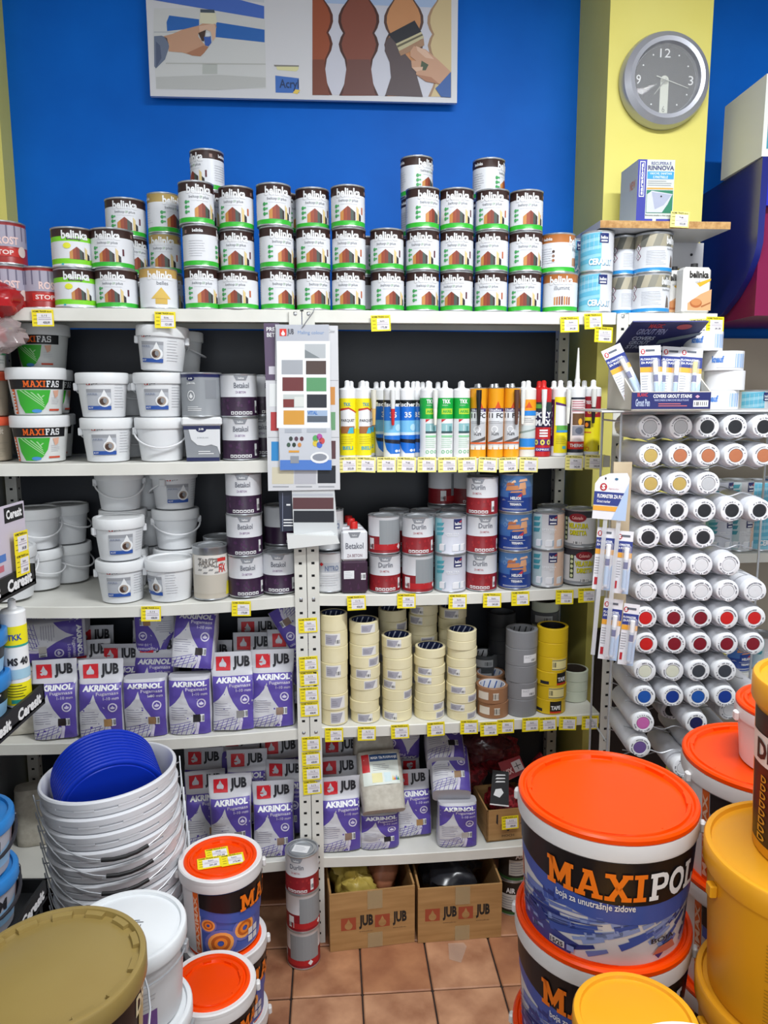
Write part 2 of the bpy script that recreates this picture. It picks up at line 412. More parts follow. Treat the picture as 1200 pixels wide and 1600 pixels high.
def post(h, holes=True):
    mb = MB(); W = 0.034
    mb.box(0, -0.003, 0, W, 0, h, RACK); mb.box(W - .003, 0, 0, W, .034, h, RACK)
    for i in range(int(h / 0.0365)):
        z = 0.03 + i * 0.0365
        mb.add([(W/2 - .0045, -.0034, z), (W/2 + .0045, -.0034, z), (W/2 + .0045, -.0034, z + .007), (W/2 - .0045, -.0034, z + .007)], [(0, 1, 2, 3)], SLOT)
        mb.add([(W + .0003, .012, z), (W + .0003, .021, z), (W + .0003, .021, z + .007), (W + .0003, .012, z + .007)], [(0, 1, 2, 3)], SLOT)
        mb.add([(W - .0034, .012, z), (W - .0034, .021, z), (W - .0034, .021, z + .007), (W - .0034, .012, z + .007)], [(3, 2, 1, 0)], SLOT)
    return mb.build('upright')
POST = post(1.90)
rack_rot = (0, 0, RA)
def unit(bay, label, posts, shelves, back=True):
    t = thing('shelving_unit', RO, rack_rot, label, 'shelving')
    a, b = BAY[bay]
    for s, d, mir in posts:
        p = part('upright', POST, t, (s, d, 0)); p.scale.x = mir
    for k in shelves: part('shelf', shelf_board(bay, k), t, (0, 0, ZS[k]))
    bo = MB()
    for k in shelves:
        for s, d, mir in posts:
            if d < .1:
                for dz in (-.012,):
                    bo.lathe([(.0062, 0), (.0062, .004), (.003, .006)], TIN, 8, (s + mir * .017, -.003, ZS[k] + dz), axis='y')
    if bo.v: part('bolts', bo.build('bolts'), t, kind='stuff')
    if back:
        for k in range(4):
            pb = MB(); pb.box(a + .02, SD + .036, ZS[k + 1] - .036, b - .02, SD + .040, ZS[k] - (.021 if k == 0 else .034), DARKP); part('back_panel', pb.build('back_panel'), t)
    return t
unit('L', 'cream steel shelving unit holding white tubs and purple grout bags', [(SL, -.0045, 1), (SL, SD, 1), (-.001, -.0045, -1), (-.036, SD, 1)], range(5))
unit('R', 'cream steel shelving unit holding cartridges and cream tape stacks', [(.001, -.0045, 1), (SR - .002, -.0045, 1), (.036, SD, -1), (SR - .005, SD, -1)], range(5))
# third bay: only the top board runs on in front of the yellow pier
t = thing('top_shelf_extension', RO, rack_rot, 'narrow cream shelf board carrying tins in front of the yellow pier', 'shelf')
part('shelf', shelf_board('T', 0, 0.125), t, (0, 0, ZS[0]))
mb = MB(); a, b = BAY['T']; mb.box(b - .16, .12, ZS[0] - .05, b - .156, .124, ZS[0] - .006, RACK); part('bracket', mb.build('bracket'), t)
# grey end sheet at the far left of the left unit
mb = MB(); mb.box(0, .01, 0, .004, .418, 1.85, K('#6d7278', 0.5)); thing('end_panel', rk(SL - .012, 0, 0.02), rack_rot, 'grey sheet-metal side panel closing the left end of the shelving', 'panel', None, mb.build('end_panel'))
# ================================================================ price tags
YT = K('#f0dc1e', 0.55); YP = K('#efe58a', 0.6); PAPER = K('#e6e3e6', 0.6); TAGINK = K('#4a431c', 0.7); PINK = K('#b9aebd', 0.6)
def tag_mesh(v, pale=False):
    r = random.Random(v); W, H = .054, .043; mb = MB(); base = YP if pale else YT
    mb.box(-W/2, -.0008, -H/2, W/2, 0, H/2, base)
    l = Lab()
    l.rect(-.013 + r.uniform(-.003, .003), -H/2 + .004, W/2 - .004, H/2 - .009, PAPER, 0)
    l.text('HOME TRADE d.o.o.', -W/2 + .003, H/2 - .0068, W/2 - .004, H/2 - .0022, TAGINK, 1, .02)
    for k in range(3): l.rect(-W/2 + .004, .006 - k * .0095, -W/2 + .013, .0072 - k * .0095, TAGINK, 0)
    l.text(r.choice(['kom', '1/1', 'kg', 'lit']), -.002, .0035, .010, .0085, K('#6b6672', .7), 2, .01)
    l.rect(-.011, .0005, .019, .0018, PINK, 1); l.rect(-.011, -.0045, .021, -.0025, PINK, 1)
    l.text('%d,%02d' % (r.randrange(80, 990), 0), 0, -.0155, .017, -.0085, K('#55525f', .7), 2, .02)
    mb.lab(l, flat_fn(-.0008, .0003)); return mb.build('price_tag')
TAGS = [tag_mesh(i) for i in range(4)]; TAGP = [tag_mesh(9 + i, True) for i in range(3)]
def tag(px, py, label, pale=False, d=-.004, tilt=0.0, roll=None):
    """a price card clipped to a shelf lip (or post), on the plane of the rack front"""
    d2 = ray(px, py); P0 = RO + RV * d; tt = (P0 - EYE).dot(RV) / d2.dot(RV); P = EYE + d2 * tt
    o = thing('price_tag', P, (R(-3 + tilt), R(rng.uniform(-3, 3) if roll is None else roll), RA + R(rng.uniform(-4, 4))), label, 'price tag', 'yellow price tags', rng.choice(TAGP if pale else TAGS))
    return o
# ================================================================ kinds of goods (meshes shared by their copies)
BROWN = K('#3a2724', 0.35); DBROWN = K('#2b1d1c', .4); GREEN = K('#35b434', 0.35); LIME = K('#7fd62a', 0.4); TINW = K('#dfe1e6', 0.32)
GOLD = K('#c9a560', 0.35); ORNG = K('#b9733c', 0.35)
def tin(r, h, bands, labs, lid='plate', n=36, rimcol=TIN, z_in=.005):
    """metal tin: rolled rims at both ends, pressed lid. bands = [(z, material)] from the bottom up"""
    prof = [(r - .003, 0, rimcol), (r + .0006, .0008, rimcol), (r + .0008, .003, rimcol), (r, .0045, bands[0][1])]
    for z, m in bands[1:]: prof.append((r, z, m))
    prof += [(r, h - .0045, rimcol), (r + .001, h - .003, rimcol), (r + .001, h - .0008, rimcol), (r - .0012, h, rimcol), (r - .003, h - .001, rimcol), (r - .004, h - z_in, rimcol)]
    if lid == 'open': body = prof + [(0.0, h - z_in)]
    else: body = prof + [(r * .80, h - z_in, DTIN)]
    parts = [('body', MB().lathe(body, TINW, n).build('body'), [])]
    if lid != 'open':
        q = r * .80
        lp = [(q, h - z_in, TIN), (q, h - .0015, TIN), (q - .002, h - .0008, TIN), (q - .005, h - .0015, DTIN), (q - .007, h - .0042, DTIN), (0.0, h - .0042)]
        parts.append(('lid', MB().lathe(lp, TIN, n).build('lid'), []))
    for lb in labs: parts += wraps(lb, r)
    return ('paint_tin', parts, h, 'paint tin')
def house(l, x, y, s, sat=0):
    c = [K('#c58a4a'), K('#9a4b32'), K('#7e3a2c'), K('#45514a'), K('#3a2a28')]
    w = .017 * s; hh = .030 * s; e = .017 * s
    xs = [-w, -w * .55, -w * .1, w * .35, w * .75, w]; roof = lambda t: e + (hh - e) * (1 - abs(t / w))
    for i in range(5):
        a, b = xs[i], xs[i + 1]
        pts = [(x + a, y), (x + b, y), (x + b, y + roof(b))] + ([(x, y + hh)] if a < 0 < b else []) + [(x + a, y + roof(a))]
        l.poly(pts, c[i], 1)
    l.poly([(x + w * 1.15, y), (x + w * 1.5, y), (x + w * 1.5, y + hh * .8), (x + w * 1.15, y + hh * 1.02)], K('#d8c188'), 1)
    l.poly([(x + w * 1.5, y), (x + w * 1.85, y), (x + w * 1.85, y + hh * .38), (x + w * 1.5, y + hh * .55)], K('#2c2a2e'), 1)
def belinka(r, h, k=0, top=BROWN, bot=GREEN, kind='uv'):
    l = Lab(); t = h - .006; bz = h * .755; s = h / .109
    l.text('belinka', -.033, bz - .007 * s, .034, t - .004 * s, WHITE, 2, .035)
    sw = [K('#5c2a34'), K('#b8633a'), K('#3a2c34')][k % 3]
    if kind == 'uv':
        l.text('beltop', -.027, bz - .020 * s, -.001, bz - .011 * s, K('#6c7078'), 1, 0); l.text('uv', .001, bz - .018 * s, .008, bz - .0115 * s, K('#8fb08c'), 1, 0); l.text('plus', .010, bz - .020 * s, .027, bz - .011 * s, K('#6c7078'), 1, 0)
        l.rect(-.022, bz - .0245 * s, .024, bz - .0238 * s, LGREY, 1)
        house(l, -.002 + (.010 if k == 2 else 0), .0165 * s, s * 1.22)
        for j in range(3):
            y = (.054 - .0125 * j) * s; l.ell(-.036, y, .0042, .0050, K('#3f9b57'), 1, 10); l.rect(-.034, y - .0014, -.026, y + .003, K('#57ad6b'), 2)
        if k != 2: l.rect(.0385, .034 * s, .0435, .052 * s, sw, 1)
        else: l.rect(.040, .036 * s, .0425, .043 * s, K('#e08a3a'), 1)
    elif kind == 'green':
        l.text('beltop', -.020, h * .655, .016, h * .735, DBROWN, 2, .03)
        house(l, .004, .022 * s, s * 1.12); l.ell(-.020, h * .53, .010, .0075, K('#e2e23a'), 2, 12)
        l.rect(-.036, .006, -.030, .010, K('#3fb2c8'), 2)
    elif kind == 'gold':
        l.text('belles', -.010, bz - .020 * s, .020, bz - .010 * s, K('#6c7078'), 1, 0)
        l.poly([(-.026, .026 * s), (.026, .026 * s), (.001, .056 * s)], K('#d8b659'), 1); l.rect(-.015, .012 * s, .016, .027 * s, K('#d2ae52'), 1)
    elif kind == 'ill':
        l.text('illumint', -.020, bz - .022 * s, .024, bz - .010 * s, K('#6c7078'), 1, 0)
        for j in range(7): l.poly([(-.020 + j * .0068, .020), (-.0155 + j * .0068, .020), (-.0155 + j * .0068, .044 - abs(j - 3) * .0005), (-.020 + j * .0068, .043 - abs(j - 3) * .0008)], K(['#c98a4a', '#b5713b', '#9c5a33', '#6e4030'][j % 4]), 1)
        for j in range(3): l.ell(-.078, .058 - .012 * j, .004, .004, K(['#4a3a34', '#8a6a58', '#a8683c'][j]), 1, 10)
    # turned sides: small print
    for sx in (-1, 1):
        x = sx * .094 * r / .048
        l.text('belinka', x - .014, bz + .006 * s, x + .014, t - .006 * s, WHITE, 2, .03)
        l.lines(x - .026, .026 * s, x + .024, bz - .012 * s, 7, K('#c3c5cc'), 1, .22, 3 + k)
        l.rect(x - .040, bz + .004, x - .032, bz + .013, K('#8d6f66'), 1)
    if kind == 'green': bands = [(0, TINW), (.010 * s, LIME), (h * .22, TINW), (h * .64, LIME), (h * .76, top)]
    else: bands = [(0, TINW if kind == 'gold' else bot), (.016 * s, TINW), (bz, top)]
    return tin(r, h, bands, [l])
BEL = [belinka(.0465, .1095, k) for k in range(3)]
BELW = [belinka(.0550, .1030, k) for k in range(2)]
BGRN = belinka(.0550, .1030, 0, BROWN, LIME, 'green')
BGOLD = belinka(.0500, .1080, 0, GOLD, LIME, 'gold'); BGOLD2 = belinka(.0440, .1080, 1, K('#b39a5e', .35), GREEN, 'uv')
BILL = belinka(.0490, .1090, 1, ORNG, GREEN, 'ill')
def red_tin():
    l = Lab(); l.rect(-.075, .045, .075, .098, K('#a8a3b4', .4), 0)
    for j in range(7): l.rect(-.07 + .02 * j, .062, -.066 + .02 * j, .098, K('#6f6a80', .4), 1)
    l.text('ROST', -.032, .050, .020, .070, K('#e9c9c4', .4), 2, .03); l.rect(-.05, .020, .02, .040, K('#c22c26', .4), 1)
    l.ell(.030, .034, .012, .014, K('#d8c6c0', .4), 2); l.text('STOP', -.042, .024, .006, .036, K('#efd9d4', .4), 2, .03)
    return tin(.052, .110, [(0, K('#a02a28', .35)), (.1, K('#8c2a2c', .35))], [l])
RED = red_tin()
def cera(r=.0465, h=.112):
    l = Lab(); LB = K('#63b5d2'); LB2 = K('#8fcbe0'); l.rect(-.062, .006, .010, h - .006, LB2, 0)
    for j in range(4): l.poly([(-.06, .02 + .022 * j), (.008, .028 + .022 * j), (.008, .041 + .022 * j), (-.06, .032 + .022 * j)], LB, 1)
    for j in range(5): l.rect(-.048 + .012 * j, .060, -.0475 + .012 * j, .1, WHITE, 2)
    l.rect(.004, h - .034, .030, h - .008, K('#1d2a6a'), 2); l.text('helios', .007, h - .024, .027, h - .015, WHITE, 3, .03)
    l.rect(.008, h - .031, .026, h - .027, WHITE, 3); l.text('CERAMIT', -.024, .018, .040, .036, K('#f4f7fa'), 3, .04)
    l.text('CERAMIT', -.022, .0165, .042, .0345, K('#3d93b8'), 2, .04)
    return tin(r, h, [(0, K('#dcdde2', .35))], [l])
CERA = cera()
def terrace(r, h):
    l = Lab(); cs = ['#8d8a7e', '#a39c88', '#6e6e66', '#b5ad98']
    for j in range(11): x = -.10 + j * .02; l.poly([(x, h - .040), (x + .02, h - .040), (x + .032, h - .006), (x + .012, h - .006)], K(cs[j % 4]), 0)
    l.text('belinka', .020, h - .034, .062, h - .012, WHITE, 2, .035); l.lines(-.036, .022, .022, h - .05, 9, K('#b9bcc6'), 1, .25, 5)
    l.text('beltop', .024, h - .052, .054, h - .044, K('#6c7078'), 1)
    for sx in (0, 1):
        cx, cy = -.062, .070 - .022 * sx; l.poly([(cx - .010, cy), (cx, cy - .012), (cx + .010, cy), (cx, cy + .012)], K('#8a5a70'), 1); l.poly([(cx - .0075, cy), (cx, cy - .009), (cx + .0075, cy), (cx, cy + .009)], WHITE, 2); l.rect(cx - .0012, cy - .004, cx + .0012, cy + .005, INK, 3)
    l.poly([(.036, .016), (.052, .016), (.046, .042), (.040, .050)], K('#6a5f58'), 1)
    return tin(r, h, [(0, K('#2f8fd0', .35)), (.014, TINW)], [l])
TERR = terrace(.0540, .112); TERRN = terrace(.0330, .112)
def betakol(r=.0510, h=.1190, k=0, name='Betakol', sub='ZA BETON', dark='#35203a', mid='#4a2a4e', back=False):
    D = K(dark, .35); l = Lab(); sp = h * .47
    if back:
        l.rect(.006, sp * .5, .10, h - .012, K('#8f9498', .4), 0); l.rect(-.02, .012, .1, .030, K('#b3242a', .4), 1)
        l.poly([(.062, .021), (.070, .030), (.078, .021), (.070, .012)], WHITE, 2); l.rect(-.030, .014, -.012, sp - .006, WHITE, 1); l.bars(-.028, .018, -.014, sp - .024, INK, None, 2, 7)
        for j in range(3): l.rect(.03 + .02 * j, sp * .5, .0305 + .02 * j, h - .012, K('#a5aaae', .4), 1)
    else:
        rr = random.Random(k)
        for j in range(16):
            x = rr.uniform(-.075, .07); y = rr.uniform(.014, sp - .012); l.poly([(x, y), (x + .006, y + .002), (x + .004, y + .010), (x - .002, y + .006)], K(mid, .35), 0)
        l.poly([(-.020, h - .0045), (.020, h - .0045), (.013, h - .018), (-.013, h - .018)], K('#85888f', .4), 1); l.text('helios', -.008, h - .0145, .008, h - .009, WHITE, 2, .02)
        l.text(name, -.020, sp + .024, .022, sp + .039, K('#6a6d78'), 1, .015); l.text(sub, -.016, sp + .010, .012, sp + .016, K('#8d6f98' if name == 'Betakol' else '#b06a70'), 1, .01)
        for j in range(6): l.rect(-.030 + .0105 * j, .008, -.0215 + .0105 * j, .0165, WHITE, 1); l.ell(-.0258 + .0105 * j, .0122, .0024, .0024, D, 2, 8)
        l.rect(.042, .012, .052, sp - .010, WHITE, 1); l.bars(.043, .016, .051, sp - .024, INK, None, 2, 5)
    return tin(r, h, [(0, D), (sp, TINW)], [l])
BET = [betakol(k=k) for k in range(2)]
DUR = betakol(.0465, .1130, 3, 'Durlin', 'ZA METAL', '#8a1f27', '#a32a30'); DURB = betakol(.0465, .1130, 4, dark='#8a1f27', back=True)
def light_tin(kind, r=.0465, h=.113):
    l = Lab(); WB = K('#cfd6e0', .4)
    if kind == 'teal':
        l.rect(-.075, .006, -.030, h - .006, K('#8fc3cc', .4), 0); bands = [(0, K('#cfd2de', .35))]
        for j in range(3): l.poly([(-.050, h - .020 - .014 * j), (-.022, h - .017 - .014 * j), (-.026, h - .026 - .014 * j), (-.050, h - .029 - .014 * j)], K('#4f9fae', .4), 1)
    else:
        l.rect(.018, .006, .075, h - .006, K('#e3c2ac', .4), 0); l.rect(-.075, .006, -.02, h - .006, K('#b9cdd0', .4), 0); bands = [(0, K('#d3d4d8', .35))]
        for j in range(3): l.poly([(-.050, h - .014 - .017 * j), (-.024, h - .012 - .017 * j), (-.028, h - .024 - .017 * j), (-.050, h - .026 - .017 * j)], K('#4a97a4', .4), 1)
        l.text('BIO', .004, .050, .018, .058, WHITE, 2, .02)
    l.rect(.000 if kind != 'teal' else .006, h - .036, .026 if kind != 'teal' else .032, h - .006, K('#232a5e', .4), 2); x = .003 if kind != 'teal' else .009
    l.text('helios', x, h - .024, x + .020, h - .015, WHITE, 3, .03); l.poly([(x + .012, h - .016), (x + .021, h - .009), (x + .021, h - .016)], K('#b8343c'), 3); l.rect(x + .001, h - .033, x + .019, h - .029, WHITE, 3)
    l.rect(-.014, .056, .02, .0575, WHITE, 1); l.text('SPEKTRA', -.018, .060, .024, .066, K('#eef0f4'), 1, .01)
    for cx, w in ((-.030, .016), (.002 if kind != 'teal' else .012, .020), (.034, .016)):
        l.poly([(cx - w / 2, .012), (cx + w / 2, .012), (cx + w / 2, .030), (cx - w / 2, .030)], K('#e8eaf0', .4), 2); l.poly([(cx + w / 2, .012), (cx + w / 2 + .005, .016), (cx + w / 2 + .005, .033), (cx + w / 2, .030)], K('#aebccb', .4), 2); l.poly([(cx - w / 2, .030), (cx + w / 2, .030), (cx + w / 2 + .005, .033), (cx - w / 2 + .005, .033)], K('#f6f7fa', .4), 2)
    return tin(r, h, bands, [l])
TEAL = light_tin('teal'); PEACH = light_tin('peach', .0475)
def tessarol(r=.0490, h=.1150):
    l = Lab(); NB = K('#1f3c86', .35)
    for cx, cy, w, hh, c in ((-.004, .066, .040, .016, '#c98455'), (.026, .070, .024, .022, '#d9a27c'), (-.010, .080, .026, .012, '#b06a48'), (.012, .060, .044, .007, '#d58e5e'), (.030, .052, .016, .022, '#c88c66'), (.028, .092, .028, .010, '#e0b090'), (.0, .088, .014, .010, '#e6c2a4')):
        l.poly([(cx - w / 2, cy), (cx + w / 2, cy + .003), (cx + w / 2 - .003, cy + hh), (cx - w / 2 + .004, cy + hh - .003)], K(c, .4), 1)
    l.rect(-.014, .034, .026, .060, NB, 2); l.text('HELIOS', -.008, .040, .022, .049, WHITE, 3, .04); l.poly([(.010, .049), (.024, .060), (.024, .049)], K('#c03a40'), 3)
    l.rect(-.016, .034, .030, .0348, WHITE, 3); l.text('TESSAROL', -.010, .023, .024, .030, WHITE, 3, .04); l.rect(-.036, .012, .040, .0130, WHITE, 3); l.rect(-.036, .0092, .040, .0100, WHITE, 3)
    l.text('Tessarol', -.030, .090, -.006, .097, K('#b8cbe4'), 1); l.text('0,75 L', -.036, .036, -.024, .040, WHITE, 3)
    l.ring(-.031, .080, .005, .0058, K('#9fb8dc'), 1, 12)
    return tin(r, h, [(0, NB), (.046, K('#3f69a8', .35)), (.078, K('#547fb4', .35))], [l])
TESS = tessarol()
def velat(r=.0480, h=.114):
    l = Lab(); l.ell(-.002, h - .024, .026, .013, K('#8c1c28'), 2); l.text('Colorado', -.018, h - .029, .014, h - .019, K('#e8b0a8'), 3, .02)
    l.text('VELATURA', -.030, .058, .030, .074, K('#d9d21a'), 2, .045); l.text('DIRETTA', -.024, .038, .026, .053, K('#d9d21a'), 2, .045)
    l.text('VELATURA', -.029, .057, .031, .073, K('#6f6a20'), 1, .045); l.text('DIRETTA', -.023, .037, .027, .052, K('#6f6a20'), 1, .045)
    l.bars(-.012, .010, .012, .020, INK, WHITE, 1, 9); l.rect(-.046, .020, -.033, .092, K('#37422c'), 1)
    for j in range(5): l.ell(-.0395, .028 + .0145 * j, .0045, .0055, K('#d6dcae'), 2, 10)
    return tin(r, h, [(0, K('#8c9096', .4)), (.012, K('#d9dadd', .35)), (h - .024, K('#3a3a42', .35))], [l])
VELAT = velat()
def glue_tin(r=.0510, h=.155):
    l = Lab()
    for j in range(6):
        for q in range(5): l.poly([(-.04 + q * .016, .078 + .008 * j), (-.028 + q * .016, .078 + .008 * j), (-.025 + q * .016, .0835 + .008 * j), (-.037 + q * .016, .0835 + .008 * j)], K('#8e8d8c') if (j + q) % 2 else K('#d9d6d2'), 1)
    l.rect(-.056, .074, .056, .130, K('#dcd8d2', .45), 0); l.text('PARKET', -.034, .098, .020, .122, K('#77706a'), 2, .02)
    l.rect(.018, .112, .046, .122, K('#c8322c'), 2); l.text('FIX', .022, .080, .044, .104, K('#c8322c'), 2, .03); l.poly([(.044, .012), (.062, .012), (.062, .050), (.050, .050)], K('#e6d83a'), 1)
    return tin(r, h, [(0, K('#b8b0a2', .4)), (.02, K('#c2bbae', .4)), (h - .024, K('#9fa1a4', .3, .7))], [l])
GLUE = glue_tin()
def small_white_tin():
    l = Lab(); l.rect(-.03, .060, .03, .088, K('#b9bcc2'), 0); l.poly([(-.03, .084), (-.024, .090), (-.018, .084), (-.024, .078)], K('#c8262c'), 2); l.text('NITRO', -.014, .064, .026, .080, K('#6d7a96'), 2, .03); l.lines(-.03, .02, .03, .055, 5, LGREY, 1, .3)
    return tin(.047, .118, [(0, K('#c9cacc', .4)), (.055, K('#d9dadc', .4))], [l])
SWT = small_white_tin()
# ---- rectangular bottle tin with a red cap
def bottle_tin():
    w, d, h = .076, .040, .185; D = K('#3a2238', .35); mb = MB()
    mb.box(-w/2, -d/2, 0, w/2, d/2, h * .52, D, .006, True); mb.box(-w/2, -d/2, h * .52, w/2, d/2, h, TINW, .006, True)
    l = Lab(); l.text('Betakol', -.026, .132, .026, .150, K('#6a6d78'), 1, .015); l.text('ZA BETON', -.022, .108, .022, .117, K('#8d6f78'), 1, .012)
    l.poly([(-.018, h - .004), (.018, h - .004), (.011, h - .020), (-.011, h - .020)], K('#85888f'), 1); l.text('helios', -.007, h - .016, .007, h - .010, WHITE, 2)
    l.rect(-.032, .044, -.002, .068, WHITE, 1); l.lines(-.030, .046, -.006, .066, 4, LGREY, 2, .3); l.rect(.018, .040, .032, .060, WHITE, 1); l.bars(.019, .042, .031, .058, INK, None, 2, 5)
    rr = random.Random(3)
    for j in range(14): x, y = rr.uniform(-.034, .03), rr.uniform(.006, .088); l.poly([(x, y), (x + .006, y + .003), (x + .003, y + .012)], K('#4c2c4a', .35), 0)
    lb = MB().lab(l, flat_fn(-d/2, .0003)).build('printed_label')
    cap = MB().lathe([(.012, h - .002), (.012, h + .004, K('#c8201e', .4)), (.0115, h + .022, K('#c8201e', .4)), (.010, h + .024, K('#c8201e', .4)), (0, h + .024)], TIN, 16).build('cap')
    return ('bottle_tin', [('body', mb.build('body'), []), ('printed_label', lb, []), ('cap', cap, [])], h, 'bottle tin')
BOTTLE = bottle_tin()
# ---- plastic tubs with a snap lid and (optional) bail handle
def pail_parts(r1, r0, h, body, lidm, n=36, lid_h=.022, over=.004, lab=None, bail=None, bailm=None, bail_drop=.5, grip=None, back=1, rim=None, deep=.004, lugs=True, open_top=False, eps=.0006, cren=0):
    """r0 bottom radius, r1 top radius. Returns the part list; the top of the lid is at h"""
    zt = h - (lid_h if not open_top else 0.0)
    b = [(r0 - .006, .0), (r0, .003), (r0 + .0005, .008), (r1, zt - .004)]
    if rim: b += [(r1 + over * .8, zt - .003, rim), (r1 + over * .8, zt + .004, rim)]
    b += [(r1, zt + .006 if not open_top else zt)]
    parts = [('body', MB().lathe(b + [(r1 - .003, b[-1][1])] , body, n).build('body'), [])]
    ro = r1 + over; z0 = zt - .004
    L = [(r1 + .0008, z0 - .002), (ro, z0 - .002), (ro + .001, z0 + .001), (ro + .001, h - .004), (ro - .001, h - .0008), (ro - .004, h), (ro - .009, h - .0005), (ro - .011, h - deep), (ro - .020, h - deep), (ro - .022, h - deep + .0008), (0.0, h - deep + .0004)]
    lidmb = MB().lathe(L, lidm, n)
    if cren:                                   # ridge of blocks round the rim
        for k in range(cren):
            if k % 2: continue
            a0, a1 = 2 * math.pi * k / cren, 2 * math.pi * (k + 1.15) / cren; vs = []
            for a in [a0 + (a1 - a0) * q / 3 for q in range(4)]:
                for rr, zz in ((ro - .021, h - deep), (ro - .020, h - .0035), (ro - .010, h - .0028), (ro - .010, h - deep)): vs.append((rr * math.sin(a), -rr * math.cos(a), zz))
            fs = []
            for q in range(3):
                for e in range(3): fs.append((q * 4 + e, q * 4 + 4 + e, q * 4 + 5 + e, q * 4 + 1 + e))
            fs += [(0, 1, 2, 3), (15, 14, 13, 12)]; lidmb.add(vs, [f[::-1] for f in fs], lidm, False)
    parts.append(('lid', lidmb.build('lid'), []))
    if lab is not None: parts += wraps(lab, r0, eps, r1, zt, 0, da=.1)
    if bail:
        rb, zb = r1 + .006, zt * .86; hb = MB(); pts = []
        for k in range(17):
            a = math.pi * k / 16; q = math.sin(a)
            pts.append((-math.cos(a) * rb, -q * (rb + .004) * back, zb - bail_drop * h * q))
        hb.tube([(-rb + .008, 0, zb)] + pts + [(rb - .008, 0, zb)], bail, bailm or PWHITE, 6)
        subs = []
        if grip:
            subs = [('grip', MB().tube([Vector(pts[k]) for k in range(6, 11)], bail * 2.6, grip, 8).build('grip'), [])]
        for sx in (-1, 1):
            lug = MB(); lug.box(sx * (r1 + .004) - .006, -.009, zb - .011, sx * (r1 + .004) + .006, .009, zb + .010, bailm if bailm and not grip else body, .002)
            parts.append(('handle_lug', lug.build('handle_lug'), []))
        parts.append(('handle', hb.build('handle'), subs))
    return parts
TUBW = K('#dcdee1', 0.42); LIDW = K('#e4e6e8', 0.40)
def drop(l, cx, cy, r, m, lay):
    pts = [(cx, cy + r * 2.0)]
    for k in range(15):
        a = math.radians(60 - k * (300 / 14)); pts.append((cx + r * math.cos(a), cy + r * math.sin(a)))
    l.poly(pts, m, lay)
JR = K('#c8202c', .5)
def jub_logo(l, x, y, h, red=JR, ink=INK, lay=1, pale=WHITE):
    """red square with a drop, then the three letters"""
    l.rect(x, y, x + h * 1.05, y + h, red, lay); drop(l, x + h * .5, y + h * .36, h * .26, pale, lay + 1)
    l.text('JUB', x + h * 1.35, y, x + h * 2.9, y + h, ink, lay + 1, .03)
def tub_label(k=0):
    q = l = Lab(); jub_logo(l, -.034, .083, .0085, K('#b8342c'), K('#55565c'), 1)
    l.rect(-.036, .026, .016, .074, K('#9b9da3', .45), 1); l.rect(-.036, .034, .016, .066, K('#b4b8c0', .45), 2); l.rect(-.036, .026, .016, .035, K('#2f55a4', .45), 3)
    drop(l, .002, .046, .0135, K('#eceef0', .4), 4); l.ell(.001, .046, .0095, .0105, K('#a8978a', .45), 5); l.ell(-.001, .045, .0065, .0075, K('#4a342a', .45), 6, 12); l.ell(.003, .047, .004, .006, K('#8c8f94', .45), 7, 10)
    l.text('AKRIL', -.033, .060, -.010, .0645, K('#7d86a0'), 5, .01); l.text('KIT', -.033, .0285, -.022, .0325, WHITE, 5, .01)
    l.lines(.024, .030, .052, .088, 9, K('#bfc1c6'), 1, .18, 4); o = Lab()
    for p, m, y in l.it: o.it.append(([(u * 1.12, .052 + (v - .052) * 1.16) for u, v in p], m, y))
    return o
TUBN = [('plastic_tub', pail_parts(.066, .056, .122, TUBW, LIDW, lab=tub_label(), bail=.0022, bail_drop=b, lid_h=.024, back=-1), .122, 'tub') for b in (.30, .36)]
def turn(l, dx): o = Lab(); o.merge(l, dx); return o
TUBN.append(('plastic_tub', pail_parts(.066, .056, .122, TUBW, LIDW, lab=turn(tub_label(), -.040), bail=.0024, bail_drop=.33, lid_h=.024, back=-1), .122, 'tub'))
TUBB = [('plastic_tub', pail_parts(.066, .056, .122, TUBW, LIDW, bail=.0026, bail_drop=b, lid_h=.024), .122, 'tub') for b in (.36, .28)]
TUBBIG = ('plastic_tub', pail_parts(.078, .066, .150, TUBW, LIDW, bail=.0026, bail_drop=.30, lid_h=.026), .150, 'tub')
TUBS = ('plastic_tub', pail_parts(.050, .043, .115, TUBW, LIDW, lid_h=.022), .115, 'tub')
def maxifas(k=0):
    l = Lab(); l.rect(-.078, .070, .066, .0985, K('#17171b', .45), 0); l.slab('MAXI', -.036, .0755, .012, .0925, K('#e8641c'), 2); l.slab('FAS', .014, .0755, .046, .0925, WHITE, 2)
    l.poly([(-.040, .006), (-.010, .006), (.006, .016), (.018, .036), (.024, .068), (-.056, .068), (-.052, .03)], K('#3cae34', .45), 0)
    for j in range(5): l.poly([(-.05 + .014 * j, .070 - .004 * j), (-.046 + .014 * j, .070 - .004 * j), (.012 - .002 * j, .020 + .007 * j), (.009 - .002 * j, .020 + .007 * j)], K('#a8dca0', .45), 1)
    l.ell(-.010, .012, .012, .005, K('#4a8fd0'), 2); l.rect(-.072, .004, -.062, .070, K('#d8632a', .45), 1); l.lines(-.071, .008, -.063, .066, 7, WHITE, 2, .4)
    l.poly([(.030, .066), (.046, .068), (.044, .052), (.036, .046)], K('#dca890'), 2); l.rect(.020, .012, .050, .017, K('#c84a30'), 2); l.lines(.026, .030, .05, .05, 4, LGREY, 1, .3)
    return ('plastic_tub', pail_parts(.072, .060, .128, K('#d5d7d6', .42), LIDW, lab=l, lid_h=.026, over=.005), .128, 'tub')
MFAS = maxifas()
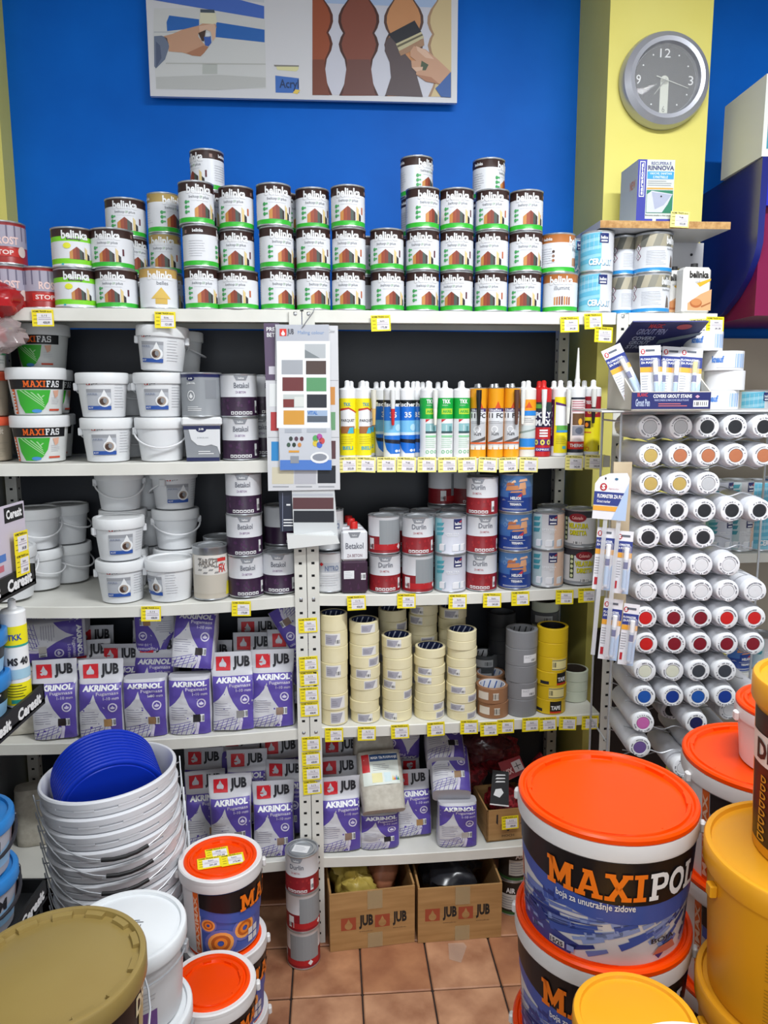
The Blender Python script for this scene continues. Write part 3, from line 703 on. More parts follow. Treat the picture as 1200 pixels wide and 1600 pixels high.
def tan_tub(lidc='#d9583a'):
    l = Lab(); l.text('Ceresit', -.03, .075, .03, .092, K('#d8cfc0'), 1, .03); l.rect(-.05, .05, .05, .051, K('#8f8a7c'), 1); l.lines(-.04, .012, .04, .045, 5, K('#9b9484'), 1, .25)
    return ('plastic_tub', pail_parts(.064, .058, .122, K('#a89c8a', .45), K(lidc, .4), lab=l, lid_h=.018), .122, 'tub')
TANT = tan_tub()
def ceresit_tub():
    l = Lab(); l.rect(-.09, .052, .09, .100, K('#17181b', .45), 0); l.text('Ceresit', -.04, .062, .045, .090, WHITE, 1, .04); l.lines(-.06, .012, .06, .045, 4, K('#a9b0ac'), 1, .3); l.rect(-.09, .045, .09, .049, K('#4f9e6e'), 1)
    return ('plastic_tub', pail_parts(.066, .058, .120, K('#cfd0cd', .45), K('#dcd8cc', .4), lab=l, lid_h=.020), .120, 'tub')
CTUB = ceresit_tub()
def grey_canister():
    l = Lab(); l.ell(-.028, .104, .012, .0055, K('#1c2350'), 2); l.text('JUB', -.034, .1015, -.022, .1065, WHITE, 3, .03); l.text('JUBOSIL', -.040, .088, -.014, .094, WHITE, 2, .02)
    l.ring(-.028, .058, .009, .011, WHITE, 1, 12, 1.3); drop(l, -.028, .056, .005, WHITE, 2); l.lines(-.04, .016, .002, .030, 3, WHITE, 1, .35); l.rect(.012, .05, .045, .10, K('#85898f', .4), 0)
    return tin(.0560, .121, [(0, K('#8d9196', .35)), (.1075, K('#1f2556', .35))], [l], 'plate')
GCAN = grey_canister()
def wave_tub():
    w, d, h = .100, .086, .122; mb = MB(); G = K('#8b8f95', .4)
    vs = []
    for z, s in ((0, .88), (h - .02, 1.0)):
        for x, y in ((-1, -1), (1, -1), (1, 1), (-1, 1)): vs.append((x * w / 2 * s, y * d / 2 * s, z))
    mb.add(vs, [(3, 2, 1, 0), (4, 5, 6, 7), (0, 1, 5, 4), (1, 2, 6, 5), (2, 3, 7, 6), (3, 0, 4, 7)], G, False)
    lid = MB(); lid.box(-w/2 - .005, -d/2 - .005, h - .024, w/2 + .005, d/2 + .005, h, LIDW, .005, True)
    NV = K('#1c2350', .4); l = Lab(); l.rect(-.045, 0, .045, .010, NV, 1); l.rect(-.050, .088, .050, .098, NV, 1); l.ell(-.002, .088, .014, .008, NV, 3); l.text('JUB', -.009, .0845, .005, .0915, WHITE, 4, .03)
    wv = [(-.036, .088), (-.030, .060), (-.014, .045), (.006, .042), (.024, .046), (.040, .040), (.0475, .018), (.049, .088)]; l.poly(wv, K('#dfe1e4', .4), 2); l.text('JUBOLAK', -.014, .062, .018, .067, K('#a9adb4'), 3, .01); l.lines(-.012, .018, .032, .030, 2, WHITE, 2, .4)
    fn = lambda x, z, q: (x, -d / 2 * (.88 + .12 * z / (h - .02)) - .0004 * (q + 1), z)
    return ('plastic_tub', [('body', mb.build('body'), []), ('lid', lid.build('lid'), []), ('printed_label', MB().lab(l, fn).build('printed_label'), [])], h, 'tub')
WAVE = wave_tub()
# ---- sealant cartridges
def cartridge(base, labf, nozzle=None, tip=None, tall=False, capc=WHITE, foil=False, h=.200, side=.0):
    r = .0238; b = [(r - .002, 0), (r, .002), (r, h - .006), (r - .003, h - .002), (.010, h), (.0075, h + .004), (.0075, h + .016), (.004, h + .020), (0, h + .020)]
    if foil: b = [(r - .002, 0), (r, .002, base), (r, h - .002, TIN), (r + .0006, h, TIN), (r - .002, h + .001, TIN), (.010, h - .001, TIN), (.0075, h + .006, TIN), (.006, h + .012, TIN), (0, h + .012)]
    mb = MB().lathe(b, base, 24) if foil else MB().lathe([(p[0], p[1], capc if p[1] > h - .028 else base) for p in b], base, 24)
    l = Lab(); labf(l); parts = [('body', mb.build('body'), [])] + wraps(l, r, .0003)
    if nozzle is not None:
        nm = MB()
        if tall: nm.lathe([(.0085, h + .012), (.0085, h + .02), (.0065, h + .025), (.0022, h + .112), (0, h + .112)], nozzle, 14)
        else: nm.lathe([(.0078, h - .006), (.0075, h - .03), (.0030, h - .098), (0, h - .098)][::-1], nozzle, 12, (side, -r - .0085, 0))
        parts.append(('nozzle', nm.build('nozzle'), []))
        if tip is not None:
            tm = MB().lathe([(0, h - .106), (.0040, h - .104), (.0058, h - .062), (.0056, h - .058), (0, h - .058)], tip, 12, (side, -r - .0085, 0)); parts.append(('nozzle_cap', tm.build('nozzle_cap'), []))
    return ('cartridge', parts, h, 'cartridge')
TR = K('#dfe0dd', .35, 0, alpha=1.0)
def c_parquet(l):
    Y = K('#f0e11c', .4); l.rect(-.0745, .010, .0745, .170, Y, 0); l.poly([(-.022, .085), (.03, .085), (.03, .130), (.004, .140), (-.022, .135)], WHITE, 1); l.poly([(-.022, .135), (.004, .140), (.03, .128), (.03, .132), (.004, .145), (-.022, .141)], K('#c0392b'), 2)
    l.text('TKK', -.010, .148, .010, .158, K('#2f8fa8'), 2, .03); l.text('PARQUET', -.018, .103, .022, .112, INK, 2, .02); l.rect(-.020, .072, .022, .092, K('#a3683c'), 2); l.poly([(.0, .072), (.018, .072), (.018, .090), (.006, .088)], K('#46b4cf'), 3); l.text('BELI', -.014, .026, .016, .036, K('#48a6b8'), 2, .03); l.lines(-.02, .042, .02, .066, 4, K('#b9a820'), 1, .2); l.bars(.045, .012, .06, .042)
def c_blue(l):
    B = K('#1f6fd0', .35); l.poly([(-.030, .150), (.0745, .150), (.0745, .014), (-.006, .014), (-.018, .026), (-.028, .050), (-.032, .080)], B, 0); l.rect(-.032, .148, .0745, .166, K('#15171c', .4), 1); l.text('fischer', -.028, .147, .026, .160, WHITE, 2, .04); l.text('S', .032, .147, .04, .160, WHITE, 2, .04)
    l.rect(-.031, .074, .0745, .108, K('#79bfe6', .35), 1); l.text('35', -.008, .116, .012, .132, WHITE, 2, .03); l.rect(-.031, .066, .0745, .074, K('#cfe3f0'), 1); l.poly([(-.030, .056), (.0745, .050), (.0745, .036), (-.022, .046)], K('#1b1f30'), 1); l.ell(.018, .088, .010, .010, K('#b4dcf0'), 2); l.ell(.012, .022, .005, .004, WHITE, 1, 10); l.ell(.024, .022, .005, .004, WHITE, 1, 10)
def c_green(l):
    G = K('#19a843', .4); l.rect(-.0745, .113, .0745, .172, G, 0); l.text('TKK', -.008, .156, .016, .168, WHITE, 1, .04); l.text('tekadom', -.008, .150, .008, .153, WHITE, 1); l.rect(-.010, .126, .024, .142, K('#b4d83a'), 1); l.text('AKRIL', -.007, .130, .02, .138, G, 2, .03)
    l.poly([(-.010, .103), (.003, .112), (-.010, .112)], K('#c8282c'), 1); l.rect(-.010, .072, .026, .100, K('#8fbfc4'), 1); l.rect(-.010, .072, .026, .078, K('#37565a'), 2); l.rect(.002, .078, .006, .096, K('#b9d4d6'), 2); l.rect(.012, .078, .020, .092, K('#5f9298'), 2)
    l.rect(-.010, .060, .026, .066, K('#8fcf9f'), 1); l.lines(-.010, .030, .026, .058, 5, K('#b6dcc0'), 1, .3)
    for j in range(3): l.ring(-.005 + .013 * j, .019, .003, .0052, K('#7ec492'), 1, 10)
def c_sika(l):
    l.rect(-.026, .030, .026, .132, K('#c6c8cc'), 1); l.poly([(-.004, .142), (.014, .142), (.005, .162)], K('#d3521a'), 1); l.rect(-.026, .132, .026, .142, K('#3c2f72'), 1); l.text('Sikaflex', -.022, .1335, .016, .1405, WHITE, 2, .02); l.rect(-.026, .104, .026, .132, K('#dfe2e6'), 2); l.text('11 FC', -.022, .114, .022, .128, K('#22222c'), 3, .03)
    l.lines(-.022, .098, .02, .108, 2, GREY, 3, .2); l.ring(-.004, .082, .007, .010, WHITE, 2, 10); l.text('i-Cure', -.012, .064, .008, .076, INK, 2, .02); l.poly([(-.022, .046), (.024, .062), (.024, .052), (-.010, .042)], K('#5b5350'), 2); l.rect(-.026, .040, .026, .045, K('#e0622a'), 3)
    for j in range(3): l.rect(-.024 + .017 * j, .024, -.010 + .017 * j, .036, K('#efe9df'), 2)
def c_sika2(l):
    l.rect(-.026, .134, .03, .166, K('#f29a1c'), 1); l.poly([(-.008, .142), (.012, .142), (.002, .160)], K('#d3521a'), 2); l.rect(-.03, .120, .03, .134, K('#2a86d8'), 1); l.rect(-.03, .030, .03, .054, K('#2a86d8'), 1); l.rect(-.03, .022, .03, .028, K('#f0a428'), 1); l.lines(-.02, .100, .02, .116, 3, GREY, 1, .25); l.rect(-.03, .056, .03, .092, K('#c9d3d2'), 1); l.poly([(-.03, .066), (.03, .080), (.03, .084), (-.03, .072)], K('#8a9a94'), 2)
def c_poly(l):
    l.text('POLY', -.024, .112, .024, .130, WHITE, 2, .05); l.text('MAX', -.024, .090, .024, .108, WHITE, 2, .05); l.rect(-.0745, .132, .0745, .158, K('#2a3a3c'), 1); l.rect(-.0745, .086, .0745, .132, K('#1f1a44'), 1); l.rect(-.026, .140, .0, .152, K('#5fa84c'), 2)
    for j in range(3): l.rect(-.010, .058 + .008 * j, .014, .063 + .008 * j, WHITE, 2)
    for j in range(3): l.ell(-.02 + .019 * j, .042, .0065, .008, K('#e6d860'), 2, 10); l.rect(-.022 + .019 * j, .039, -.018 + .019 * j, .045, K('#3a2a60'), 3)
    l.rect(-.0745, .016, .0745, .026, K('#4a2d8c'), 1); l.text('EXPRESS', -.02, .018, .02, .024, WHITE, 2, .02); l.rect(-.0745, .034, .0745, .051, K('#5a2d72'), 1)
def c_lema(l):
    Y = K('#ecdc1e', .4); l.rect(-.02, .010, .0745, .172, Y, 0); l.poly([(-.016, .090), (.03, .086), (.03, .142), (-.016, .150)], WHITE, 1); l.poly([(-.016, .150), (.03, .142), (.03, .146), (-.016, .158)], K('#5a2a70'), 2); l.rect(-.0745, .03, -.02, .165, K('#5d1f52'), 0); l.text('LEMA', -.042, .060, -.028, .150, WHITE, 1, .03, 90); l.rect(-.012, .070, .026, .090, K('#5fa84c'), 2); l.rect(-.012, .070, .026, .076, K('#3a8fd0'), 3); l.rect(.006, .022, .018, .030, K('#4fb4c8'), 2); l.lines(-.012, .036, .022, .062, 5, K('#8a8020'), 1, .2)
def c_thermo(l):
    l.rect(-.036, .010, .036, .170, K('#20283a'), 0); l.rect(-.018, .040, .034, .164, K('#ecdfe0'), 1); l.rect(-.012, .090, .028, .124, K('#6a4a30'), 2); l.ell(.010, .100, .006, .010, K('#f0b040'), 3, 10); l.rect(-.012, .060, .028, .088, K('#8a8a94'), 2); l.ell(.008, .074, .012, .010, K('#5a6070'), 3, 10); l.lines(-.014, .128, .03, .162, 5, K('#b86a78'), 2, .4); l.rect(-.036, .020, .036, .042, K('#c8281e'), 2); l.text('THERMO', -.018, .026, .026, .036, WHITE, 3, .03)
def c_red(l):
    l.rect(-.0745, .112, .0745, .172, K('#9c1f2c', .4), 0); l.rect(-.0745, .012, .0745, .112, K('#e3d41c', .4), 0); l.text('TKK', -.024, .150, -.006, .160, WHITE, 1, .03); l.rect(-.030, .080, -.006, .102, K('#2a2018'), 1); l.ell(-.018, .090, .006, .007, K('#e8862a'), 2, 10); l.rect(-.030, .066, -.004, .070, K('#c86a20'), 1); l.rect(.020, .016, .028, .030, K('#4a4420'), 1); l.ring(-.014, .020, .004, .006, K('#d8641c'), 1, 10); l.text('GRIP', -.016, .122, .016, .132, K('#e8c86a'), 1, .02)
OR = K('#f0a51e', .35)
CARTS = dict(parquet=cartridge(WHITE, c_parquet), parquet2=cartridge(WHITE, c_parquet, K('#d6d4c8', .35), K('#d8b26a', .4), side=.020), blue=cartridge(WHITE, c_blue, K('#dfe1e2', .3), K('#c8242a', .4)), blueb=cartridge(WHITE, c_blue), green=cartridge(WHITE, c_green, TR, K('#e8e8dc', .35), side=.016), greenb=cartridge(WHITE, c_green),
    sika=cartridge(OR, c_sika, K('#17171a', .4), K('#17171a', .4), foil=True), sikab=cartridge(OR, c_sika, foil=True), sikab2=cartridge(OR, c_sika, K('#5a3a2e', .4), K('#5a3a2e', .4), foil=True, side=.012), sika2=cartridge(K('#e2e0da', .4), c_sika2, TR, K('#e8e8e0', .35), side=-.016), poly=cartridge(K('#c2242a', .4), c_poly, K('#e3e4e6', .35), K('#eceded', .35), capc=K('#c8201e', .4)),
    lema=cartridge(WHITE, c_lema, TR, K('#e8e8e0', .35), side=.018), thermo=cartridge(WHITE, c_thermo, K('#dfe0dd', .3), tall=True), red=cartridge(WHITE, c_red, K('#dcdcd8', .35), K('#1a1a1c', .4)))
# ---- rolls of tape
def roll(ro, ri, h, tape, core, seed=0, lab=None, stripes=True):
    e = .0012
    mb = MB().lathe([(ri + .003, 0, tape), (ro - e, 0, tape), (ro, e, tape), (ro, h - e, tape), (ro - e, h, tape), (ri + .0025, h, tape), (ri + .0025, h - .0008, core), (ri, h - .0008, core), (ri, .0008, core), (ri + .003, 0, core)], tape, 36)
    parts = [('tape', mb.build('tape'), [])]
    if stripes is not None:
        l = Lab(); S = K('#c9cfe0', .5) if stripes is True else stripes
        for k in range(12):
            x = -math.pi * ri + 2 * math.pi * ri * k / 12; l.poly([(x, h * .10), (x + .004, h * .10), (x + .016, h * .9), (x + .012, h * .9)], S, 0)
        mb2 = MB().lab(l, lambda x, y, q: ((ri - .0004) * math.sin(x / ri), (ri - .0004) * math.cos(x / ri), y), dx=ri * .15); parts.append(('core_print', mb2.build('core_print'), []))
    if lab is not None: parts += wraps(lab, ro, .0003)
    return ('tape_roll', parts, h, 'tape')
MT = NK('masking_tape', '#e0d4a8', '#e9dfba', 12, .6, .02); NAVY = K('#1d2850', .5)
def mlab(h, dx, q=0):
    l = Lab(); G = K('#aaa8b4', .5); P = K('#e8e6e4', .5); a, b = h * .12, h * .88
    l.rect(dx - .024, a, dx + .022, b, P, 0); l.poly([(dx - .022, a + h * .08), (dx + .004, a + h * .08), (dx + .014, b - h * .08), (dx - .022, b - h * .08)], G, 1)
    if q: l.bars(dx + .008, a + h * .1, dx + .021, a + h * .4, INK, None, 1, 7)
    l.lines(dx - .019, a + h * .2, dx - .002, b - h * .2, 3, K('#85838f'), 2, .3)
    return l
def rolls(ro, h, n):
    out = [roll(ro, ro * .78, h, MT, NAVY)]
    for i in range(n): out.append(roll(ro, ro * .78, h, MT, NAVY, i, mlab(h, (.018, -.022, .040, -.006)[i], i % 2)))
    return out
RT = {k: rolls(ro, h, 4) for k, (ro, h) in dict(a=(.0415, .0480), b=(.0445, .0345), c=(.0455, .0325), d=(.0465, .0275), e=(.0450, .0275)).items()}
BT = K('#9a6f50', .35); GT = K('#85868a', .4); YTP = K('#dcb81e', .38); PT = K('#cdd4c2', .6)
l = Lab(); l.rect(-.044, .012, -.008, .036, K('#dcd2c4'), 0); l.bars(.006, .012, .024, .034, INK, K('#dcd2c4'), 1); RBRN = roll(.0490, .038, .0480, BT, K('#e2e2e8', .5), 0, l, K('#3a5fa8', .5))
l = Lab(); l.rect(-.012, .012, .036, .036, K('#e4e4e8'), 0); l.bars(.012, .015, .030, .024, INK, None, 1); l.text('DUCT', -.008, .026, .012, .032, GREY, 1); RGRY = [roll(.0485, .037, .0535, GT, GT, 0, None, BLACK), roll(.0485, .037, .0535, GT, GT, 0, l, BLACK)]
l = Lab(); l.rect(-.006, .006, .045, .040, K('#e8dc9c'), 0); l.rect(-.006, .008, .045, .010, INK, 1); l.rect(-.006, .036, .045, .038, INK, 1); l.bars(-.004, .014, .006, .034, INK, None, 1, 5)
l2 = Lab(); l2.rect(.012, .004, .05, .042, K('#22201e'), 0); l2.rect(-.04, .006, -.012, .016, INK, 0); l2.text('TAPE', .015, .015, .045, .028, WHITE, 1, .04); l2.rect(.012, .004, .05, .010, K('#c83a20'), 1)
RYEL = [roll(.0475, .036, .0450, YTP, BLACK, 0, None, None), roll(.0475, .036, .0450, YTP, BLACK, 0, l, None), roll(.0475, .036, .0450, YTP, BLACK, 0, l2, None)]
RPAP = roll(.0440, .036, .0330, PT, K('#4a4038', .5), 0, None, None)
RDK2 = [roll(.0460, .036, .045, K('#2c2e32', .5), K('#4a4c50', .5), 0, None, None)]
RDRK = [roll(.0460, .036, .045, K('#595c60', .5), K('#d8d8dc', .5), 0, Lab().rect(-.03, .010, .03, .034, K('#c9ccd0')).bars(.002, .013, .024, .030, INK, None, 1), BLACK)]
# ---- grout bags
PUR = K('#5d4da4', .38); SILV = K('#c4c4cb', .4); LAV = K('#d6d0e6', .4); DROPC = K('#cfcfd5', .4)
def bag_print(style, w, h, stick):
    l = Lab(); X = lambda u: u * w; Z = lambda v: v * h; t = 1.0
    def T(*a): s, x0, y0, x1, y1, m, q, b = a; l.text(s, X(x0), Z(y0), X(x1), Z(y1), m, q, b)
    P = lambda pts, m, q: l.poly([(X(a), Z(b)) for a, b in pts], m, q)
    if style == 'white':                                            # plain sack with a printed panel
        P([(-.44, .40), (.40, .40), (.40, .93), (-.44, .93)], K('#dfe6de', .45), 1); P([(-.26, .80), (.40, .80), (.40, .92), (-.26, .92)], K('#2a4a7c', .45), 2); P([(-.44, .62), (-.27, .62), (-.27, .93), (-.44, .93)], K('#c8242a', .45), 2)
        T('MASA ZA FUGIRANJE', -.23, .825, .38, .88, WHITE, 3, .03); l.lines(X(-.2), Z(.64), X(.2), Z(.76), 4, GREY, 2, .25)
        P([(-.24, .44), (0, .44), (0, .60), (-.24, .60)], K('#e6dfa4', .45), 2); P([(.04, .44), (.2, .44), (.2, .60), (.04, .60)], K('#cfe3e6', .45), 2)
        for k, c in enumerate(('#e0c030', '#d85a3a', '#3f86c8', '#56a04c')): P([(.22 + .04 * k, .46), (.27 + .04 * k, .46), (.245 + .04 * k, .55 - .02 * (k % 2))], K(c), 3)
        return l
    k = 1.0 if style == 'up' else 1 / .74                           # folded bags end just above the name
    P([(-.47, .0), (.47, .0), (.47, .705 * k), (-.47, .705 * k)], PUR, 0)
    P([(-.13, .60 * k), (-.09, .50 * k), (.0, .38 * k), (.13, .27 * k), (.17, .18 * k), (.14, .08 * k), (.04, .0), (-.47, .0), (-.47, .36 * k), (-.32, .43 * k), (-.20, .51 * k)], DROPC, 1)
    P([(.13, .27 * k), (.20, .21 * k), (.23, .14 * k), (.18, .0), (.09, .0), (.15, .09 * k), (.17, .18 * k)], LAV, 1)
    for j in range(4): P([(-.47, .03 * k + .04 * k * j - .04), (.12 - .03 * j, .10 * k + .025 * k * j), (.12 - .03 * j, .107 * k + .025 * k * j), (-.47, .037 * k + .04 * k * j - .04)], PUR, 2)
    for j in range(5): P([(-.44 + .11 * j, .0), (-.34 + .11 * j, .13 * k + .012 * j), (-.328 + .11 * j, .13 * k + .012 * j), (-.425 + .11 * j, .0)], PUR, 2)
    l.lines(X(-.42), Z(.20 * k), X(-.02), Z(.38 * k), 6, K('#8d8ba0'), 2, .22)
    T('AKRINOL', -.38, .632 * k, .42, .695 * k, WHITE, 2, .05); T('Fugamass', -.07, .565 * k, .42, .620 * k, LAV, 2, .015); T('1-10 mm', .08, .513 * k, .42, .553 * k, LAV, 2, .01)
    cx, cy, rr = X(.28), Z(.41 * k), .105 * w
    l.ring(cx, cy, rr * .72, rr, LAV, 2, 16, 1.05); l.ell(cx, cy - rr * .1, rr * .52, rr * .30, LAV, 2, 10); l.poly([(cx - rr * .25, cy), (cx + rr * .25, cy), (cx, cy + rr * .5)], LAV, 2)
    P([(.08, .17 * k), (.25, .17 * k), (.25, .265 * k), (.08, .265 * k)], K(stick), 3); l.bars(X(.25), Z(.17 * k), X(.34), Z(.265 * k), INK, WHITE, 3, 5)
    if style == 'up':
        P([(-.40, .765), (-.06, .765), (-.06, .945), (-.40, .945)], JR, 1); drop(l, X(-.24), Z(.835), .085 * w, SILV, 2); T('JUB', .0, .765, .40, .945, INK, 2, .045)
    return l
def bag(style, seed, stick='#3a3436', w=.124, h=.225, t=.078):
    base = {'white': NK('woven_sack', '#b9b3a6', '#c9c4b8', 60, .75, .05), 'beige': NK('woven_sack', '#b9b3a6', '#c9c4b8', 60, .75, .05)}.get(style, SILV)
    hh = h if style == 'up' else h * .76
    def pf(v):
        if style == 'up':
            if v < .06: return .86 + 2.3 * v
            if v < .62: return 1.0
            if v < .78: return 1 - (v - .62) / .16 * .90
            return .10 - .06 * (v - .78) / .22
        if v < .06: return .88 + 2 * v
        if v > .90: return 1 - (v - .90) / .10 * .30
        return 1.0
    def dy(x, z):
        return (.0045 * noise.noise((x * 22 + seed * 7.1, z * 22, seed)) + .0022 * noise.noise((x * 60, z * 75 + seed, 3.3))) + (.010 * max(0, z / hh - .72) * (1 if seed % 2 else -1) if style == 'up' else 0)
    n, m = 28, 22; vs, fs = [], []; ex = 2 / 4.2
    for i in range(m + 1):
        v = i / m; z = v * hh; p = pf(v); ww = w * (1 + .03 * math.sin(v * 5 + seed)) * (1.02 if style == 'up' and v > .72 else 1)
        for k in range(n):
            a = 2 * math.pi * k / n; c, s = math.cos(a), math.sin(a)
            x = ww / 2 * math.copysign(abs(c) ** ex, c); y = t / 2 * p * math.copysign(abs(s) ** ex, s)
            vs.append((x, y + dy(x, z), z))
    for i in range(m):
        for k in range(n): k2 = (k + 1) % n; fs.append((i * n + k, i * n + k2, (i + 1) * n + k2, (i + 1) * n + k))
    fs += [tuple(range(n))[::-1], tuple(range(m * n, m * n + n))]
    parts = [('sack', MB().add(vs, fs, base).build('sack', 50), [])]
    if style != 'beige':
        def fn(x, z, q):
            v = min(max(z / hh, 0), 1); ww = w * (1 + .03 * math.sin(v * 5 + seed)); u = min(abs(x) / (ww / 2), .985)
            return (x, -(t / 2 * pf(v) * (1 - u ** 4.2) ** (1 / 4.2)) + dy(x, z) - .0012 - .0004 * q, z)
        parts.append(('printed_label', MB().lab(bag_print(style, w, hh, stick), fn, dx=w / 12, dy=hh / 22).build('printed_label', 60), []))
    return ('grout_bag', parts, hh, 'bag')
BAGU = [bag('up', i, c) for i, c in enumerate(('#2c2426', '#a98458', '#8d7668', '#8c8a8a'))]
BAGF = [bag('fold', 5 + i, c) for i, c in enumerate(('#9a7a5a', '#232024', '#b9b4b0'))]
BAGW = bag('white', 11, w=.135, h=.235, t=.085); BAGB = bag('beige', 12, w=.130, h=.240, t=.085)
# ---- spray cans, lying on their side: the axis runs back from the cap
SPB = NK('spray_can_enamel', '#c9cbd2', '#d6d7de', 10, .35); CAPW = K('#e4e6ea', .38)
def ring_text(l, r, seed):
    rr = random.Random(seed)
    for a0, a1 in ((20, 150), (200, 330)):
        a = a0 + rr.uniform(-15, 15)
        while a < a1:
            st = rr.uniform(5, 9); c, s = math.cos(R(a)), math.sin(R(a)); q = .0030
            pts = [(r * c - s * .0011, r * s + c * .0011), (r * c + s * .0011, r * s - c * .0011), ((r + q) * c + s * .0011, (r + q) * s - c * .0011), ((r + q) * c - s * .0011, (r + q) * s + c * .0011)]
            if rr.random() > .22: l.poly(pts, K('#7a7c86', .6), 0)
            a += st
def spray(col, seed, dot=True):
    body = MB().lathe([(.0300, -.195), (.0318, -.192), (.0318, -.030), (.0270, -.020), (.0270, -.014)], SPB, 22, axis='y').build('body')
    # the cap: rounded ring with one straight chord, recessed centre
    def capring(r, z):
        out = []
        for k in range(28):
            a = 2 * math.pi * k / 28; x, y = r * math.cos(a), r * math.sin(a); y0 = -.78 * .0288
            if y < y0 and r > .020: y = y0 - (y0 - y) * .25
            out.append((x, -z, y))
        return out
    vs, fs = [], []; prof = [(.0288, -.028), (.0288, -.004), (.0276, -.0008), (.0262, 0), (.0172, 0), (.0165, -.0030), (.0160, -.0030)]
    for r, z in prof: vs += capring(r, z)
    for i in range(len(prof) - 1):
        for k in range(28): k2 = (k + 1) % 28; fs.append((i * 28 + k, i * 28 + k2, (i + 1) * 28 + k2, (i + 1) * 28 + k))
    fs += [tuple(range(28))[::-1]]
    cap = MB().add(vs, fs, CAPW); l = Lab(); ring_text(l, .0200, seed); cap.lab(l, lambda x, y, q: (x, -.0004, y))
    d = MB().lathe([(.0163, -.0032), (.0158, -.0006), (.0140, -.0004), (.0, -.0010)], K(col, .45), 24, axis='y').build('colour_disc')
    return ('spray_can', [('body', body, []), ('cap', cap.build('cap'), []), ('colour_disc', d, [])], .0636, 'spray can')
SPC = {}
def spray_of(col):
    v = SPC.setdefault(col, [])
    if len(v) < 2: v.append(spray(col, len(SPC) * 3 + len(v)))
    return v[rng.randrange(len(v))]
